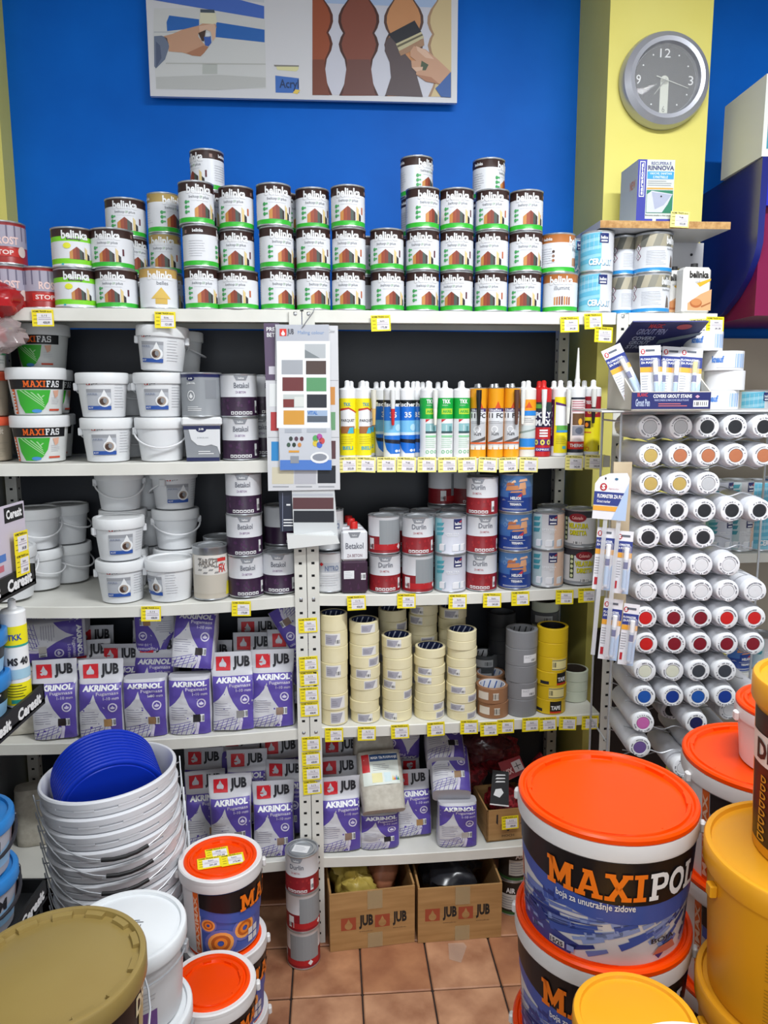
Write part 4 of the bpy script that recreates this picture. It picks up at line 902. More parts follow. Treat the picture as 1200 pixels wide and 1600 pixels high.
# ---- the big buckets in front
OL = K('#f04600', .30, spec=.3); OLR = K('#d23208', .36); PB = K('#e2e0e0', .40); OT = K('#e8681c', .45)
def maxi_print(r, h, kind, shift):
    l = Lab(); s = h / .225; BK = K('#191416', .38); BL = K('#4259a8', .38); BL2 = K('#8fa0d2', .4); WH = K('#d9d6d8', .4); NV = K('#2b3a80', .38)
    x0, x1 = -.160 * s + shift, .300 * s + shift; b0 = h * .52; top = h * .855
    l.rect(x0 - .020 * s, .006, x0 - .004 * s, top, OT, 0); l.text('MAXIMAX', x0 - .0175 * s, .016, x0 - .0065 * s, top - .010, K('#f3c7a8'), 1, .03, 90)
    l.rect(x0, .006, x1, top, WH if kind == 'pol' else BL, 0)
    N = 24; arc = lambda x, y, d: y - d * (1 - ((x - (x0 + x1) / 2) / ((x1 - x0) / 2)) ** 2)
    xs = [x0 + (x1 - x0) * k / N for k in range(N + 1)]
    for a, b in zip(xs, xs[1:]):
        l.poly([(a, arc(a, b0 + .035 * s, .035 * s)), (b, arc(b, b0 + .035 * s, .035 * s)), (b, top), (a, top)], BK, 3)
        l.poly([(a, arc(a, b0 + .01 * s, .045 * s)), (b, arc(b, b0 + .01 * s, .045 * s)), (b, b0 + .05 * s), (a, b0 + .05 * s)], BL, 2)
    rr = random.Random(4)
    if kind == 'pol':
        vx, vy = x0 + .42 * s, h * .60                               # arrows run towards one point
        for k in range(420):
            a = rr.uniform(math.pi * 1.00, math.pi * 1.50); q = rr.uniform(.02, .42) * s; ln = rr.uniform(.014, .060) * s * (.5 + q / .25); wd = rr.uniform(.0010, .0034) * s * (.4 + q / .2)
            c, sn = math.cos(a), math.sin(a); p = lambda d, o: (vx + c * d - sn * o, vy + sn * d * .8 + c * o)
            pts = [p(q, -wd), p(q + ln, -wd * 1.5), p(q + ln, wd * 1.5), p(q, wd)]
            if all(x0 + .002 < x < x1 - .002 and .008 < y < b0 - .012 * s for x, y in pts): l.poly(pts, rr.choice([BL, BL2, NV, BL2, K('#6f80bf', .4)]), 1)
        for k in range(9):                                           # long streaks fanning in from the left edge
            ya, yb = (.030 + .0115 * k) * s, (.062 + .0068 * k) * s; q = (.0026 if k % 2 else .0042) * s
            if ya + q < b0 - .034 * s: l.poly([(x0, ya), (x0 + .17 * s, yb), (x0 + .17 * s, yb + q * .3), (x0, ya + q)], [BL, K('#6f80bf', .4), NV][k % 3], 2)
        for ax, ay, q in ((.025, .062, .7), (.070, .118, .45), (.045, .095, .4)):
            X0, Y0, u = x0 + ax * s, ay * s * .9, .030 * s * q; l.poly([(X0, Y0), (X0 + u * 1.6, Y0), (X0 + u * 1.6, Y0 + u * .5), (X0 + u * 2.6, Y0 - u * .35), (X0 + u * 1.6, Y0 - u * 1.2), (X0 + u * 1.6, Y0 - u * .7), (X0, Y0 - u * .7)], NV, 2)
        l.poly([(x0, .006), (x0 + .12 * s, .006), (x0 + .135 * s, .030 * s), (x0 + .03 * s, .050 * s), (x0, .052 * s)], K('#3d4486', .4), 1)
        l.rect(x0 + .085 * s, .014, x0 + .112 * s, .026 * s, WH, 4); l.text('15/25', x0 + .087 * s, .016, x0 + .110 * s, .024 * s, INK, 5, .03); l.rect(x0 + .116 * s, .014, x0 + .128 * s, .024 * s, BL2, 4)
        l.text('boja za unutrašnje zidove', x0 + .098 * s, b0 - .012 * s, x0 + .215 * s, b0 + .004 * s, WHITE, 5, .015); l.text('BOJA', x0 + .245 * s, .042 * s, x0 + .290 * s, .054 * s, INK, 4, .02); l.poly([(x0 + .25 * s, .022 * s), (x0 + .30 * s, .022 * s), (x0 + .29 * s, .038 * s), (x0 + .26 * s, .034 * s)], K('#c8705a'), 3)
    else:
        for cx, cy, q in ((.05, .045, .042), (.115, .070, .036), (.02, .10, .022)):
            for k in range(4): l.ring(x0 + cx * s, cy * s, q * s * (.2 + .2 * k), q * s * (.4 + .2 * k), [K('#e8822a'), K('#b85c20'), K('#f0a050'), K('#6a6cae')][k], 1, 16)
        for k in range(4): l.rect(x0 + (.125 + .018 * (k % 2)) * s, (.02 + .022 * (k // 2)) * s, x0 + (.140 + .018 * (k % 2)) * s, (.038 + .022 * (k // 2)) * s, WH, 2)
    tx = x0 + (.083 if kind == 'pol' else .10) * s
    l.slab('MAXI', tx, top - .066 * s, tx + .146 * s, top - .018 * s, K('#f07818', .42), 5); l.slab('POL' if kind == 'pol' else 'DIS', tx + .151 * s, top - .066 * s, tx + .245 * s, top - .018 * s, WHITE, 5)
    return l
def maxi(r1, r0, h, kind, shift, lidc=OL):
    q = h / .245 if h > .2 else .8; c0, c1 = h - .044 * q, h - .013 * q; ov = .007 * q
    b = [(r0 - .006, 0), (r0, .003), (r1, c0), (r1 + ov, c0 + .002), (r1 + ov + .001, c0 + .008), (r1 + ov, c1), (r1 - .004, c1)]
    parts = [('body', MB().lathe(b, PB, 64).build('body'), [])]; ro = r1 + ov - (.001 if kind == 'pol' else .012)
    L = [(ro - .002, c1 - .001), (ro + .001, c1 + .002), (ro + .001, h - .004), (ro - .002, h - .0006), (ro - .007, h - .0006), (ro - .010, h - .005), (ro - .013, h - .005), (ro - .015, h - .0012), (ro - .020, h - .0012), (ro - .023, h - .0085 * q), (r1 * .5, h - .0080 * q), (0, h - .0085 * q)]
    if kind != 'pol': L = [(r1 + ov - .012, c1 - .001, PB), (r1 + ov + .0005, c1, PB), (r1 + ov + .0005, h - .004, PB), (r1 + ov - .002, h - .0015, PB), (r1 + ov - .011, h - .0035, PB), (r1 + ov - .012, h - .0035)] + L[2:]
    mb = MB().lathe(L, lidc, 64)
    for k in range(16):                                              # moulded blocks on the inner ridge
        if k % 2: continue
        a0 = 2 * math.pi * k / 16; vs = []
        for g in range(5):
            a = a0 + .30 * g / 4
            for rr, zz in ((ro - .0225, h - .008 * q), (ro - .0225, h - .0009), (ro - .0145, h - .0009), (ro - .0145, h - .005)): vs.append((rr * math.sin(a), -rr * math.cos(a), zz))
        mb.add(vs, [(g * 4 + e, g * 4 + 4 + e, g * 4 + 5 + e, g * 4 + 1 + e)[::-1] for g in range(4) for e in range(3)] + [(0, 1, 2, 3)[::-1], (16, 17, 18, 19)], lidc, False)
    parts.append(('lid', mb.build('lid'), []))
    parts += wraps(maxi_print(r0, c0 / .86, kind, shift), r0, .0011, r1, c0, 0, da=.1)
    for sx in (-1, 1):
        lug = MB(); lug.box(sx * (r1 + ov + .004) - .005, -.008, c0 - .004, sx * (r1 + ov + .004) + .005, .008, c0 + .016, PB, .003)
        parts.append(('handle_lug', lug.build('handle_lug'), []))
    return ('paint_bucket', parts, h, 'bucket')
MAXB = maxi(.150, .138, .245, 'pol', .0); MAXS = maxi(.091, .084, .200, 'dis', .088); MAXT = maxi(.088, .081, .1465, 'dis', .088); MAXM = maxi(.108, .100, .125, 'pol', -.01)
GOLDB = NK('gold_plastic', '#8a7440', '#94804a', 3, .34, .02, spec=.6)
l = Lab(); l.rect(-.02, .02, .25, .166, K('#241c1c', .4), 0); l.rect(-.02, .02, .25, .030, K('#b59a5a', .4), 1); l.text('DEKOR', .05, .115, .15, .150, K('#e6d8b0'), 1, .04); l.rect(.06, .04, .09, .12, K('#b59a5a', .4), 1)
GOLDBK = ('paint_bucket', pail_parts(.132, .122, .200, K('#80683a', .38), GOLDB, 64, lid_h=.030, over=.007, lab=l, deep=.010, cren=28, bail=.0020, bailm=WIRE, bail_drop=.42, eps=.001), .200, 'bucket')
l = Lab(); l.rect(.02, .0, .075, .055, K('#6f4a8c', .45), 0); l.lines(.02, .06, .075, .10, 5, K('#b4b4ba'), 0, .2); 
WHB = ('paint_bucket', pail_parts(.104, .096, .168, K('#d6d7da', .42), K('#e3e6e9', .36), 64, lid_h=.024, over=.006, lab=l, deep=.006, bail=.0018, bailm=WIRE, bail_drop=.04, eps=.001), .168, 'bucket')
def lid_print(pr, z, dx, dy):
    l = Lab(); l.lines(-.018, .004, .020, .014, 2, K('#5a5c60'), 0, .4); l.bars(-.004, -.016, .016, .002, INK, None, 0, 9); l.lines(-.020, -.016, -.008, .002, 3, K('#6a6c70'), 0, .4)
    pr[1].append(('lid_print', MB().lab(l, lambda x, y, q: (x + dx, y + dy, z)).build('lid_print'), []))
lid_print(WHB, .168 - .0047, .010, .010)
YB = K('#d8961a', .36); YL = K('#e09c20', .33)
l = Lab(); l.lines(-.12, .10, .20, .165, 11, K('#a8761a', .45), 0, .28, 2); l.lines(-.12, .02, .20, .09, 12, K('#a8761a', .45), 0, .28, 6)
YELB = ('paint_bucket', pail_parts(.150, .138, .25, YB, YL, 64, lid_h=.034, over=.006, lab=l, deep=.007, bail=.002, bailm=YB, bail_drop=.0, eps=.001), .25, 'bucket')
YELB = (YELB[0], [p for p in YELB[1] if p[0] != 'handle'], .25, 'bucket')
l = Lab(); l.rect(-.14, .02, .2, .235, K('#2a1a14', .4), 0); l.rect(-.14, .150, .2, .20, K('#e8e2d8'), 1); l.text('DECOR', -.12, .158, -.0, .192, K('#2a1a14'), 2, .04); 
for k in range(8): l.text('D', -.115 + .001 * k, .025 + .014 * k, -.095, .036 + .014 * k, K('#c8962a'), 1, .03)
YELT = ('paint_bucket', pail_parts(.118, .108, .285, YB, YL, 48, lid_h=.034, over=.006, lab=l, deep=.007, eps=.001), .285, 'bucket')
YELS = ('paint_bucket', pail_parts(.084, .076, .170, YB, YL, 48, lid_h=.026, over=.005, deep=.005), .170, 'bucket')
WHS = ('paint_bucket', pail_parts(.094, .086, .180, K('#d9dadd', .42), K('#e6e8ea', .36), 48, lid_h=.026, over=.005, deep=.005), .180, 'bucket')
# ---- open white pails that nest in each other
def open_pail():
    r1, r0, h, t = .149, .124, .285, .0022; PW = K('#dcdde2', .38)
    def rr(z): return r0 + (r1 - r0) * z / h
    pr = [(r0 - .004, 0), (r0, .004), (rr(h - .038), h - .038), (rr(h - .036) + .0042, h - .0355), (rr(h - .024) + .005, h - .0235), (rr(h - .022) + .001, h - .022), (rr(h - .019) + .001, h - .019), (rr(h - .018) + .006, h - .0175), (r1 + .0065, h - .004), (r1 + .004, h), (r1 - .001, h), (r1 - t - .0008, h - .004), (rr(h - .034) - t, h - .034), (rr(h - .060) - t, h - .060), (r0 - t, .004), (0, .004)]
    mb = MB().lathe(pr, PW, 64)
    for k in range(10):                                             # moulded blocks between the two collars
        a0 = 2 * math.pi * k / 10; vs = []
        for q in range(5):
            a = a0 + .30 * q / 4
            for dr, z in ((.002, h - .023), (.0056, h - .023), (.0056, h - .018), (.002, h - .018)): r = rr(z) + dr; vs.append((r * math.sin(a), -r * math.cos(a), z))
        fs = [(q * 4 + e, q * 4 + 4 + e, q * 4 + 4 + (e + 1) % 4, q * 4 + (e + 1) % 4) for q in range(4) for e in range(4)] + [(3, 2, 1, 0), (16, 17, 18, 19)]
        mb.add(vs, fs, PW, False)
    zb = h - .031; rb = r1 + .012; pts = []
    for k in range(21):
        a = math.pi * k / 20; q = math.sin(a); pts.append((-math.cos(a) * rb, -q * (rb + .010), zb + .012 - .112 * q ** .8))
    pts = [(-r1 + .004, 0, zb), (-rb - .004, 0, zb + .004), (-rb - .004, 0, zb + .018)] + pts[1:-1] + [(rb + .004, 0, zb + .018), (rb + .004, 0, zb + .004), (r1 - .004, 0, zb)]
    hd = MB().tube(pts, .0016, WIRE, 6).build('handle')
    gr = MB().tube([pts[q] for q in range(10, 15)], .0048, K('#1b1b1d', .45), 10).build('grip')
    return ('open_pail', [('body', mb.build('body'), []), ('handle', hd, [('grip', gr)])], h, 'pail')
OPAIL = open_pail()
BLUEL = K('#0f34b8', .30)
BLID = ('bucket_lid', [('lid', MB().lathe([(0, -.004), (.104, -.004), (.106, -.0072), (.118, -.0072), (.1195, -.0062), (.120, -.002), (.117, 0), (.112, 0), (.108, -.001), (.106, .0005), (0, .0005)], BLUEL, 64).build('bucket_lid'), [])], .01, 'lid')
# ---- blue-lidded tubs on the left display
l = Lab(); l.rect(-.10, .03, .10, .085, K('#b3b3bf', .45), 0); l.poly([(-.02, .02), (.08, .02), (.08, .06), (.04, .05)], K('#8fb8dc'), 1); l.text('CM', .01, .05, .05, .075, INK, 2, .05); l.rect(.085, .045, .098, .08, K('#a58a94'), 1)
BTUB = ('plastic_tub', pail_parts(.086, .076, .115, K('#a9a8b2', .45), K('#2a7cc4', .35), lid_h=.020, over=.005, lab=l, bail=.0035, bailm=K('#2a2a30', .4), bail_drop=.30, deep=.006), .115, 'tub')
l = Lab(); l.rect(-.10, .012, .10, .060, K('#20242c', .45), 0); l.text('CERESIT', .0, .034, .055, .052, WHITE, 2, .04); l.poly([(-.02, .005), (.09, .005), (.09, .03), (.03, .034)], K('#8fc0e6'), 1)
BTUBS = ('plastic_tub', pail_parts(.082, .074, .086, K('#9fb4cc', .45), K('#2a7cc4', .35), lid_h=.022, over=.005, lab=l, deep=.006), .086, 'tub')
# ================================================================ goods on the shelves
ORD = {1: [''], 2: ['lower', 'upper'], 3: ['bottom', 'middle', 'top']}
NUM = ['', 'first', 'second', 'third', 'fourth', 'fifth', 'sixth', 'seventh', 'eighth', 'ninth', 'tenth', 'eleventh', 'twelfth', 'thirteenth', 'fourteenth', 'fifteenth', 'sixteenth']
def nth(i, n):
    if n <= 3: return ORD[n][i]
    return 'lowest' if i == 0 else 'topmost' if i == n - 1 else NUM[i + 1] + ' from bottom'
def stk(px, d, bay, k, items, where, group, first=0, total=None, dz=0, hide=0):
    """a column of goods standing on shelf k. items from the bottom up: (kind, yaw, description[, depth step])"""
    s = s_at(px, d, ZS[k] + .08); z = zrest(bay, k, s) + .0004 + dz; n = total or len(items)
    out = []
    for i, it in enumerate(items):
        pr, yaw, ds = it[:3]; dd = it[3] if len(it) > 3 else 0
        o = nth(i + first, n); lb = ' '.join(x for x in (ds + ',', o, 'of ' + where if o else where) if x)
        P = rk(s + (it[4] if len(it) > 4 else rng.uniform(-.0012, .0012)), d + dd, z)
        out.append(inst(pr, P, (RA if pr is WAVE else face(P)) + R(yaw), lb, None, group)); z += pr[2] + .0003
    return out
b0, b1, b2 = BEL; w0, w1 = BELW; G = 'woodstain tins on the top shelf'
BD = 'brown-topped tin with house picture'
stk(118, .058, 'L', 0, [(BGRN, 2, 'lime-banded white tin'), (BGRN, 4, 'lime-banded white tin')], 'pair at left end of top shelf', G)
stk(182, .058, 'L', 0, [(w0, -12, BD), (w0, -14, BD, 0, -.006)], 'pair just right of the lime-banded tins', G)
stk(202, .170, 'L', 0, [(w0, 0, BD), (w1, 30, BD), (w0, -2, BD)], 'back column behind second pair from left', G)
stk(247, .054, 'L', 0, [(BGOLD, 6, 'gold-topped white tin with yellow arrow')], 'alone in front row of top shelf', G)
stk(261, .155, 'L', 0, [(BGOLD2, 15, 'gold-topped grey tin'), (BGOLD2, -10, 'gold-topped grey tin'), (BGOLD2, 40, 'gold-topped grey tin')], 'column behind the yellow arrow tin', G)
stk(315, .050, 'L', 0, [(b2, 0, BD), (b0, 104, 'brown-topped tin showing its plain side'), (b2, 10, BD, 0, -.006)], 'column right of the yellow arrow tin', G)
stk(331, .150, 'L', 0, [(b0, 0, BD), (b1, 20, BD), (b0, 0, BD), (b0, -55, BD)], 'tall back column behind them', G)
stk(372, .052, 'L', 0, [(w1, -8, BD), (b0, -4, BD, .02), (b1, -10, BD, .012)], 'second front column left of middle post', G)
stk(433, .050, 'L', 0, [(b2, 18, BD), (b2, 20, BD), (b0, 12, BD, 0, -.004)], 'front column nearest middle post, left side', G)
stk(447, .150, 'L', 0, [(b0, 40, BD), (b1, 50, BD), (b0, 60, BD)], 'back column nearest middle post, left side', G)
stk(490, .050, 'R', 0, [(b0, 20, BD), (b0, 4, BD), (b0, 10, BD, .035)], 'first column right of middle post', G)
stk(545, .050, 'R', 0, [(b1, -2, BD), (b1, -6, BD), (b1, 2, BD)], 'second column right of middle post', G)
stk(571, .160, 'R', 0, [(b1, 70, BD), (b1, 60, BD)], 'back pair in gap before the two-high column', G)
stk(605, .050, 'R', 0, [(b2, 10, BD), (b0, -2, BD)], 'two-high front column', G)
stk(660, .050, 'R', 0, [(b2, 14, BD), (b0, -6, BD), (b2, 26, BD)], 'front column right of the two-high one', G)
stk(651, .150, 'R', 0, [(b0, 0, BD), (b0, 30, BD), (b0, 60, BD), (b0, 48, BD)], 'tall back column, left one', G)
stk(713, .050, 'R', 0, [(b0, -14, BD), (b0, 2, BD), (b0, 4, BD)], 'front column third from orange-topped tins', G)
stk(767, .050, 'R', 0, [(b1, -8, BD), (b1, -10, BD), (b1, 0, BD)], 'front column second from orange-topped tins', G)
stk(760, .150, 'R', 0, [(b1, 0, BD), (b0, 30, BD), (b0, 60, BD), (b0, 74, BD)], 'tall back column, right one', G)
stk(820, .050, 'R', 0, [(b0, 2, BD), (b2, 10, BD), (b2, 6, BD)], 'front column beside the orange-topped tins', G)
stk(875, .050, 'R', 0, [(BILL, 4, 'orange-topped white tin with fence picture'), (BILL, 78, 'orange-topped white tin turned sideways', .012, -.006)], 'pair beside light blue tins', G)
stk(897, .165, 'R', 0, [(CERA, 10, 'light blue and white tin with navy badge'), (CERA, 0, 'light blue and white tin with navy badge')], 'pair behind the orange-topped tins', G)
stk(930, .049, 'R', 0, [(CERA, 6, 'light blue and white tin with navy badge'), (CERA, 4, 'light blue and white tin with navy badge')], 'front pair below the yellow pier', G)
WD = 'white tin with weathered-wood picture band'
stk(972, .088, 'T', 0, [(TERRN, 60, 'narrow ' + WD), (TERRN, 64, 'narrow ' + WD)], 'pair in front of yellow pier', G)
stk(1017, .056, 'T', 0, [(TERR, 12, 'wide ' + WD), (TERR, 20, 'wide ' + WD)], 'pair in front of yellow pier', G)
# red tins at the left end
stk(12, .060, 'L', 0, [(RED, 10, 'red tin with grey print'), (RED, 14, 'red tin with grey print')], 'pair at far left end of top shelf', G)
stk(66, .080, 'L', 0, [(RED, 26, 'single red tin with grey print')], 'standing beside the lime-banded tins', G)
# flat oil tin with a floorboard picture
def oil_tin():
    w_, d_, h = .088, .048, .132; mb = MB(); mb.box(-w_/2, -d_/2, 0, w_/2, d_/2, h, K('#e4e2de', .35), .008, True)
    l = Lab(); l.text('belinka', -.028, .100, .032, .120, K('#2a2624'), 2, .04); l.text('oil', -.008, .086, .006, .094, GREY, 1); l.poly([(-.004, .086), (.040, .100), (.040, .094), (.006, .076)], K('#e0b030'), 1)
    l.poly([(-.030, .010), (.044, .010), (.044, .070), (.010, .056), (-.030, .030)], K('#d9a878', .4), 1); l.ell(-.004, .030, .019, .013, K('#b5683a', .4), 2); l.ell(-.004, .033, .016, .010, K('#cf8a55', .4), 3); l.poly([(.012, .022), (.042, .034), (.042, .030), (.014, .018)], K('#a8683c'), 2)
    return ('oil_tin', [('body', mb.build('body'), []), ('printed_label', MB().lab(l, flat_fn(-d_/2)).build('printed_label'), []), ('cap', MB().lathe([(.010, h - .001), (.010, h + .012), (0, h + .012)], K('#2a2a2c'), 14).build('cap'), [])], h, 'tin')
OIL = oil_tin()
s = s_at(1082, .042, 1.95); inst(OIL, rk(s, .042, ZS[0] + .0004), RA + R(4), 'white flat tin with floorboard picture and yellow swash, in front', 'tin', G)
s = s_at(1052, .092, 1.95); inst(OIL, rk(s, .098, ZS[0] + .0004), RA + R(-12), 'white flat tin half hidden behind the floorboard tin', 'tin', G)
# ---- second shelf, left
G = 'tubs on the second shelf'
JT = 'white tub with coffee-cup style drop label'
stk(168, .072, 'L', 1, [(TUBN[0], 2, JT), (TUBN[0], 0, JT, 0, -.006)], 'pair left of middle on second shelf', G)
stk(198, .228, 'L', 1, [(TUBB[0], 20, 'plain white tub'), (TUBB[1], 30, 'plain white tub')], 'pair behind the labelled tubs, second shelf', G)
o = stk(252, .072, 'L', 1, [(TUBB[0], 0, 'plain white tub with handle forward'), (TUBN[0], 2, JT), (TUBN[0], -6, JT, 0, .014)], 'three-high column on second shelf', G)
o[2].rotation_euler = (0, R(3.2), RA + R(-6)); o[2].location.z += .0040; o[2].location += RU * -.004
stk(286, .220, 'L', 1, [(TUBB[0], 80, 'plain white tub'), (TUBB[1], 85, 'plain white tub'), (TUBB[1], 88, 'plain white tub')], 'column behind the three-high labelled tubs', G)
stk(318, .060, 'L', 1, [(WAVE, 0, 'square white tub with grey wave label'), (GCAN, -2, 'round grey tin with navy rim')], 'pair beside purple tins, second shelf', G)
PT_ = 'white-topped dark purple tin'
G = 'white and purple tins'
stk(375, .056, 'L', 1, [(BET[0], 0, PT_), (BET[1], 8, PT_)], 'front pair on second shelf', G)
stk(412, .175, 'L', 1, [(BET[1], -10, PT_), (BET[0], 30, PT_)], 'back pair near colour charts, second shelf', G)
G = 'tubs on the second shelf'
MT_ = 'white tub with green print'
stk(63, .078, 'L', 1, [(MFAS, -4, MT_), (MFAS, 6, MT_)], 'front pair, left end of second shelf', G)
stk(76, .235, 'L', 1, [(MFAS, 0, MT_), (MFAS, 30, MT_), (MFAS, -25, MT_)], 'back column, left end of second shelf', G)
stk(-20, .100, 'L', 1, [(TANT, 10, 'tan tub with orange lid'), (TANT, 0, 'tan tub with orange lid'), (CTUB, 14, 'pale tub with black band')], 'column at far left of second shelf', G)
# ---- third shelf, left
G = 'tubs on the third shelf'; PWT = 'plain white tub'
stk(190, .072, 'L', 2, [(TUBN[0], 2, JT), (TUBN[0], 14, JT)], 'front pair on third shelf', G)
stk(196, .225, 'L', 2, [(TUBN[0], 10, PWT), (TUBN[0], 30, 'white drop-label tub'), (TUBB[0], 2, PWT + ' with handle forward', -.02)], 'middle row column behind front pair', G)
stk(234, .308, 'L', 2, [(TUBS, 40, PWT), (TUBS, 45, PWT), (TUBS, 40, PWT), (TUBS, 30, PWT)], 'farthest column in left centre of third shelf', G)
stk(266, .068, 'L', 2, [(TUBN[2], 0, 'single white tub with label turned aside')], 'front row of third shelf', G)
stk(277, .215, 'L', 2, [(TUBB[0], 0, PWT), (TUBB[1], 10, PWT + ' with handle forward'), (TUBN[2], 62, 'white drop-label tub turned right')], 'column behind the single turned tub', G)
stk(330, .058, 'L', 2, [(GLUE, 0, 'tall beige parquet tin with silver rim')], 'standing between tubs and purple tins', G)
stk(345, .190, 'L', 2, [(GLUE, 10, 'tall beige parquet tin half hidden')], 'behind the front parquet tin', G)
G = 'white and purple tins'
stk(384, .056, 'L', 2, [(BET[0], 4, PT_), (BET[0], 2, PT_), (BET[1], -4, PT_)], 'three-high column on third shelf', G)
stk(437, .062, 'L', 2, [(BET[1], -6, PT_)], 'single one beside middle post, third shelf', G)
stk(440, .180, 'L', 2, [(BET[0], 6, PT_), (BET[0], 50, PT_)], 'dim pair at back near middle post', G)
G = 'tubs on the third shelf'
BW = 'large plain white pail'
stk(10, .082, 'L', 2, [(TUBBIG, 10, BW)], 'nearest one at left end of third shelf', G)
stk(60, .205, 'L', 2, [(TUBB[1], 40, PWT), (TUBB[0], 14, PWT)], 'pair left end, third shelf, middle depth', G)
stk(106, .302, 'L', 2, [(TUBB[1], 50, PWT), (TUBB[1], 60, PWT)], 'pair left end, third shelf, at back', G)
# ---- cartridges on the second shelf, right
G = 'sealant cartridges'
def cart(px, d, kind, yaw, label, **kw):
    s = s_at(px, d, ZS[1] + .1); inst(CARTS[kind], rk(s, d, zrest('R', 1, s, .025) + .0004), face(rk(s, d)) * .6 + R(yaw), label, None, G)
cart(543, .034, 'parquet', 0, 'yellow and white cartridge, first from colour charts')
cart(567, .034, 'parquet2', 24, 'yellow cartridge with tan nozzle hanging at its right')
cart(612, .036, 'blue', 6, 'blue cartridge with red-tipped nozzle hung in front')
cart(636, .060, 'blueb', 2, 'blue cartridge just right of the red-tipped one')
cart(652, .085, 'blueb', -4, 'blue cartridge farthest back beside the green ones')
cart(669, .034, 'green', 6, 'green and white cartridge with clear nozzle')
cart(695, .034, 'greenb', 0, 'green and white cartridge in middle of the three')
cart(721, .034, 'greenb', 4, 'green and white cartridge touching the orange ones')
cart(747, .034, 'sika', 0, 'orange foil-top cartridge with black nozzle')
cart(774, .034, 'sikab', 2, 'orange foil-top cartridge without nozzle in front')
cart(799, .034, 'sikab2', 0, 'orange foil-top cartridge with brown nozzle')
cart(824, .034, 'sika2', 0, 'white cartridge with orange and blue bands, clear nozzle')
cart(848, .034, 'poly', 0, 'red cartridge with white letters and red cap')
cart(874, .036, 'lema', 6, 'yellow cartridge with purple strip and long nozzle')
cart(900, .034, 'thermo', 0, 'white cartridge with fireplace pictures and tall nozzle')
cart(925, .034, 'red', 0, 'yellow cartridge with dark red top and black tip')
RW = [('parquet', 549), ('parquet', 573), ('blueb', 598), ('blueb', 622), ('blueb', 646), ('greenb', 671), ('greenb', 695), ('greenb', 719), ('sikab', 744), ('sikab', 768), ('sikab', 792), ('lema', 817), ('poly', 841), ('lema', 864), ('lema', 888), ('red', 911)]
for i, (kd, px) in enumerate(RW): cart(px, .120, kd, 12, 'back-row %s cartridge, %s from colour charts' % (dict(parquet='yellow', blueb='blue', greenb='green', sikab='orange', lema='purple-striped', poly='red', red='dark-red-topped')[kd], NUM[i + 1] if i < 13 else ['fourteenth', 'fifteenth', 'sixteenth'][i - 13]))
for i in range(6): cart(684 - i * 24, .178, 'greenb' if i % 2 else 'blueb', 30, 'third-row pale cartridge in shade, %s counted leftwards' % NUM[i + 1])
# ---- third shelf, right
G = 'tins on the third shelf, right'
DD = 'white and dark red tin'
DG = 'tin turned to grey panel, red foot'
stk(513, .056, 'R', 2, [(SWT, 4, 'white tin with grey lettering'), (SWT, 14, 'white tin with grey lettering', .03)], 'pair beside middle post', G)
s = s_at(553, .032, 1.2); inst(BOTTLE, rk(s, .030, zrest('R', 2, s, .04) + .0004), RA + R(2), 'white and purple bottle tin with red cap, front one', None, G)
for i, (px, d) in enumerate(((549, .085), (545, .140))):
    s = s_at(px, d, 1.2); inst(BOTTLE, rk(s, d, zrest('R', 2, s, .04) + .0004), RA, 'white and purple bottle tin, %s behind the front one' % ('directly', 'second')[i], None, G)
stk(601, .052, 'R', 2, [(DUR, 2, DD), (DURB, -24, DG, .012)], 'pair right of the bottle tins', G)
stk(617, .165, 'R', 2, [(DUR, 40, DD), (DUR, 60, DD)], 'dim back pair behind the grey-panel tins', G)
stk(653, .050, 'R', 2, [(DURB, -14, DG), (DUR, 4, DD)], 'second pair from the bottle tins', G)
stk(664, .160, 'R', 2, [(DUR, 40, DD), (DUR, 70, DD)], 'dim back pair in middle of third shelf', G)
stk(704, .050, 'R', 2, [(TEAL, 6, 'lilac and teal tin with white cubes'), (TEAL, 4, 'lilac and teal tin with white cubes')], 'front pair', G)
stk(708, .160, 'R', 2, [(TEAL, 30, 'lilac and teal tin'), (TEAL, 20, 'lilac and teal tin')], 'back pair behind the front lilac tins', G)
stk(752, .050, 'R', 2, [(DUR, -6, DD), (DUR, 14, DD), (DUR, -16, DD)], 'three-high front column beside blue tins', G)
stk(726, .275, 'R', 2, [(DUR, 10, DD), (DUR, 20, DD), (DUR, 30, DD)], 'dim back column behind lilac tins', G)
stk(690, .290, 'R', 2, [(DUR, 10, DD), (DUR, 20, DD), (DURB, 30, 'dark red tin')], 'dim farthest column under the cartridges', G)
stk(804, .052, 'R', 2, [(TESS, 0, 'blue tin with wooden garden furniture'), (TESS, 0, 'blue tin with wooden garden furniture'), (TESS, -8, 'blue tin with wooden garden furniture')], 'three-high blue column', G)
stk(855, .050, 'R', 2, [(PEACH, 4, 'pale peach tin with white cubes'), (PEACH, 2, 'pale peach tin with white cubes')], 'front pair', G)
stk(862, .150, 'R', 2, [(PEACH, 4, 'pale peach tin half hidden'), (PEACH, 2, 'pale peach tin half hidden')], 'pair behind the front peach tins', G)
stk(905, .052, 'R', 2, [(VELAT, 22, 'white tin with yellow lettering and dark badge'), (VELAT, -8, 'white tin with yellow lettering and dark badge')], 'pair at right end', G)
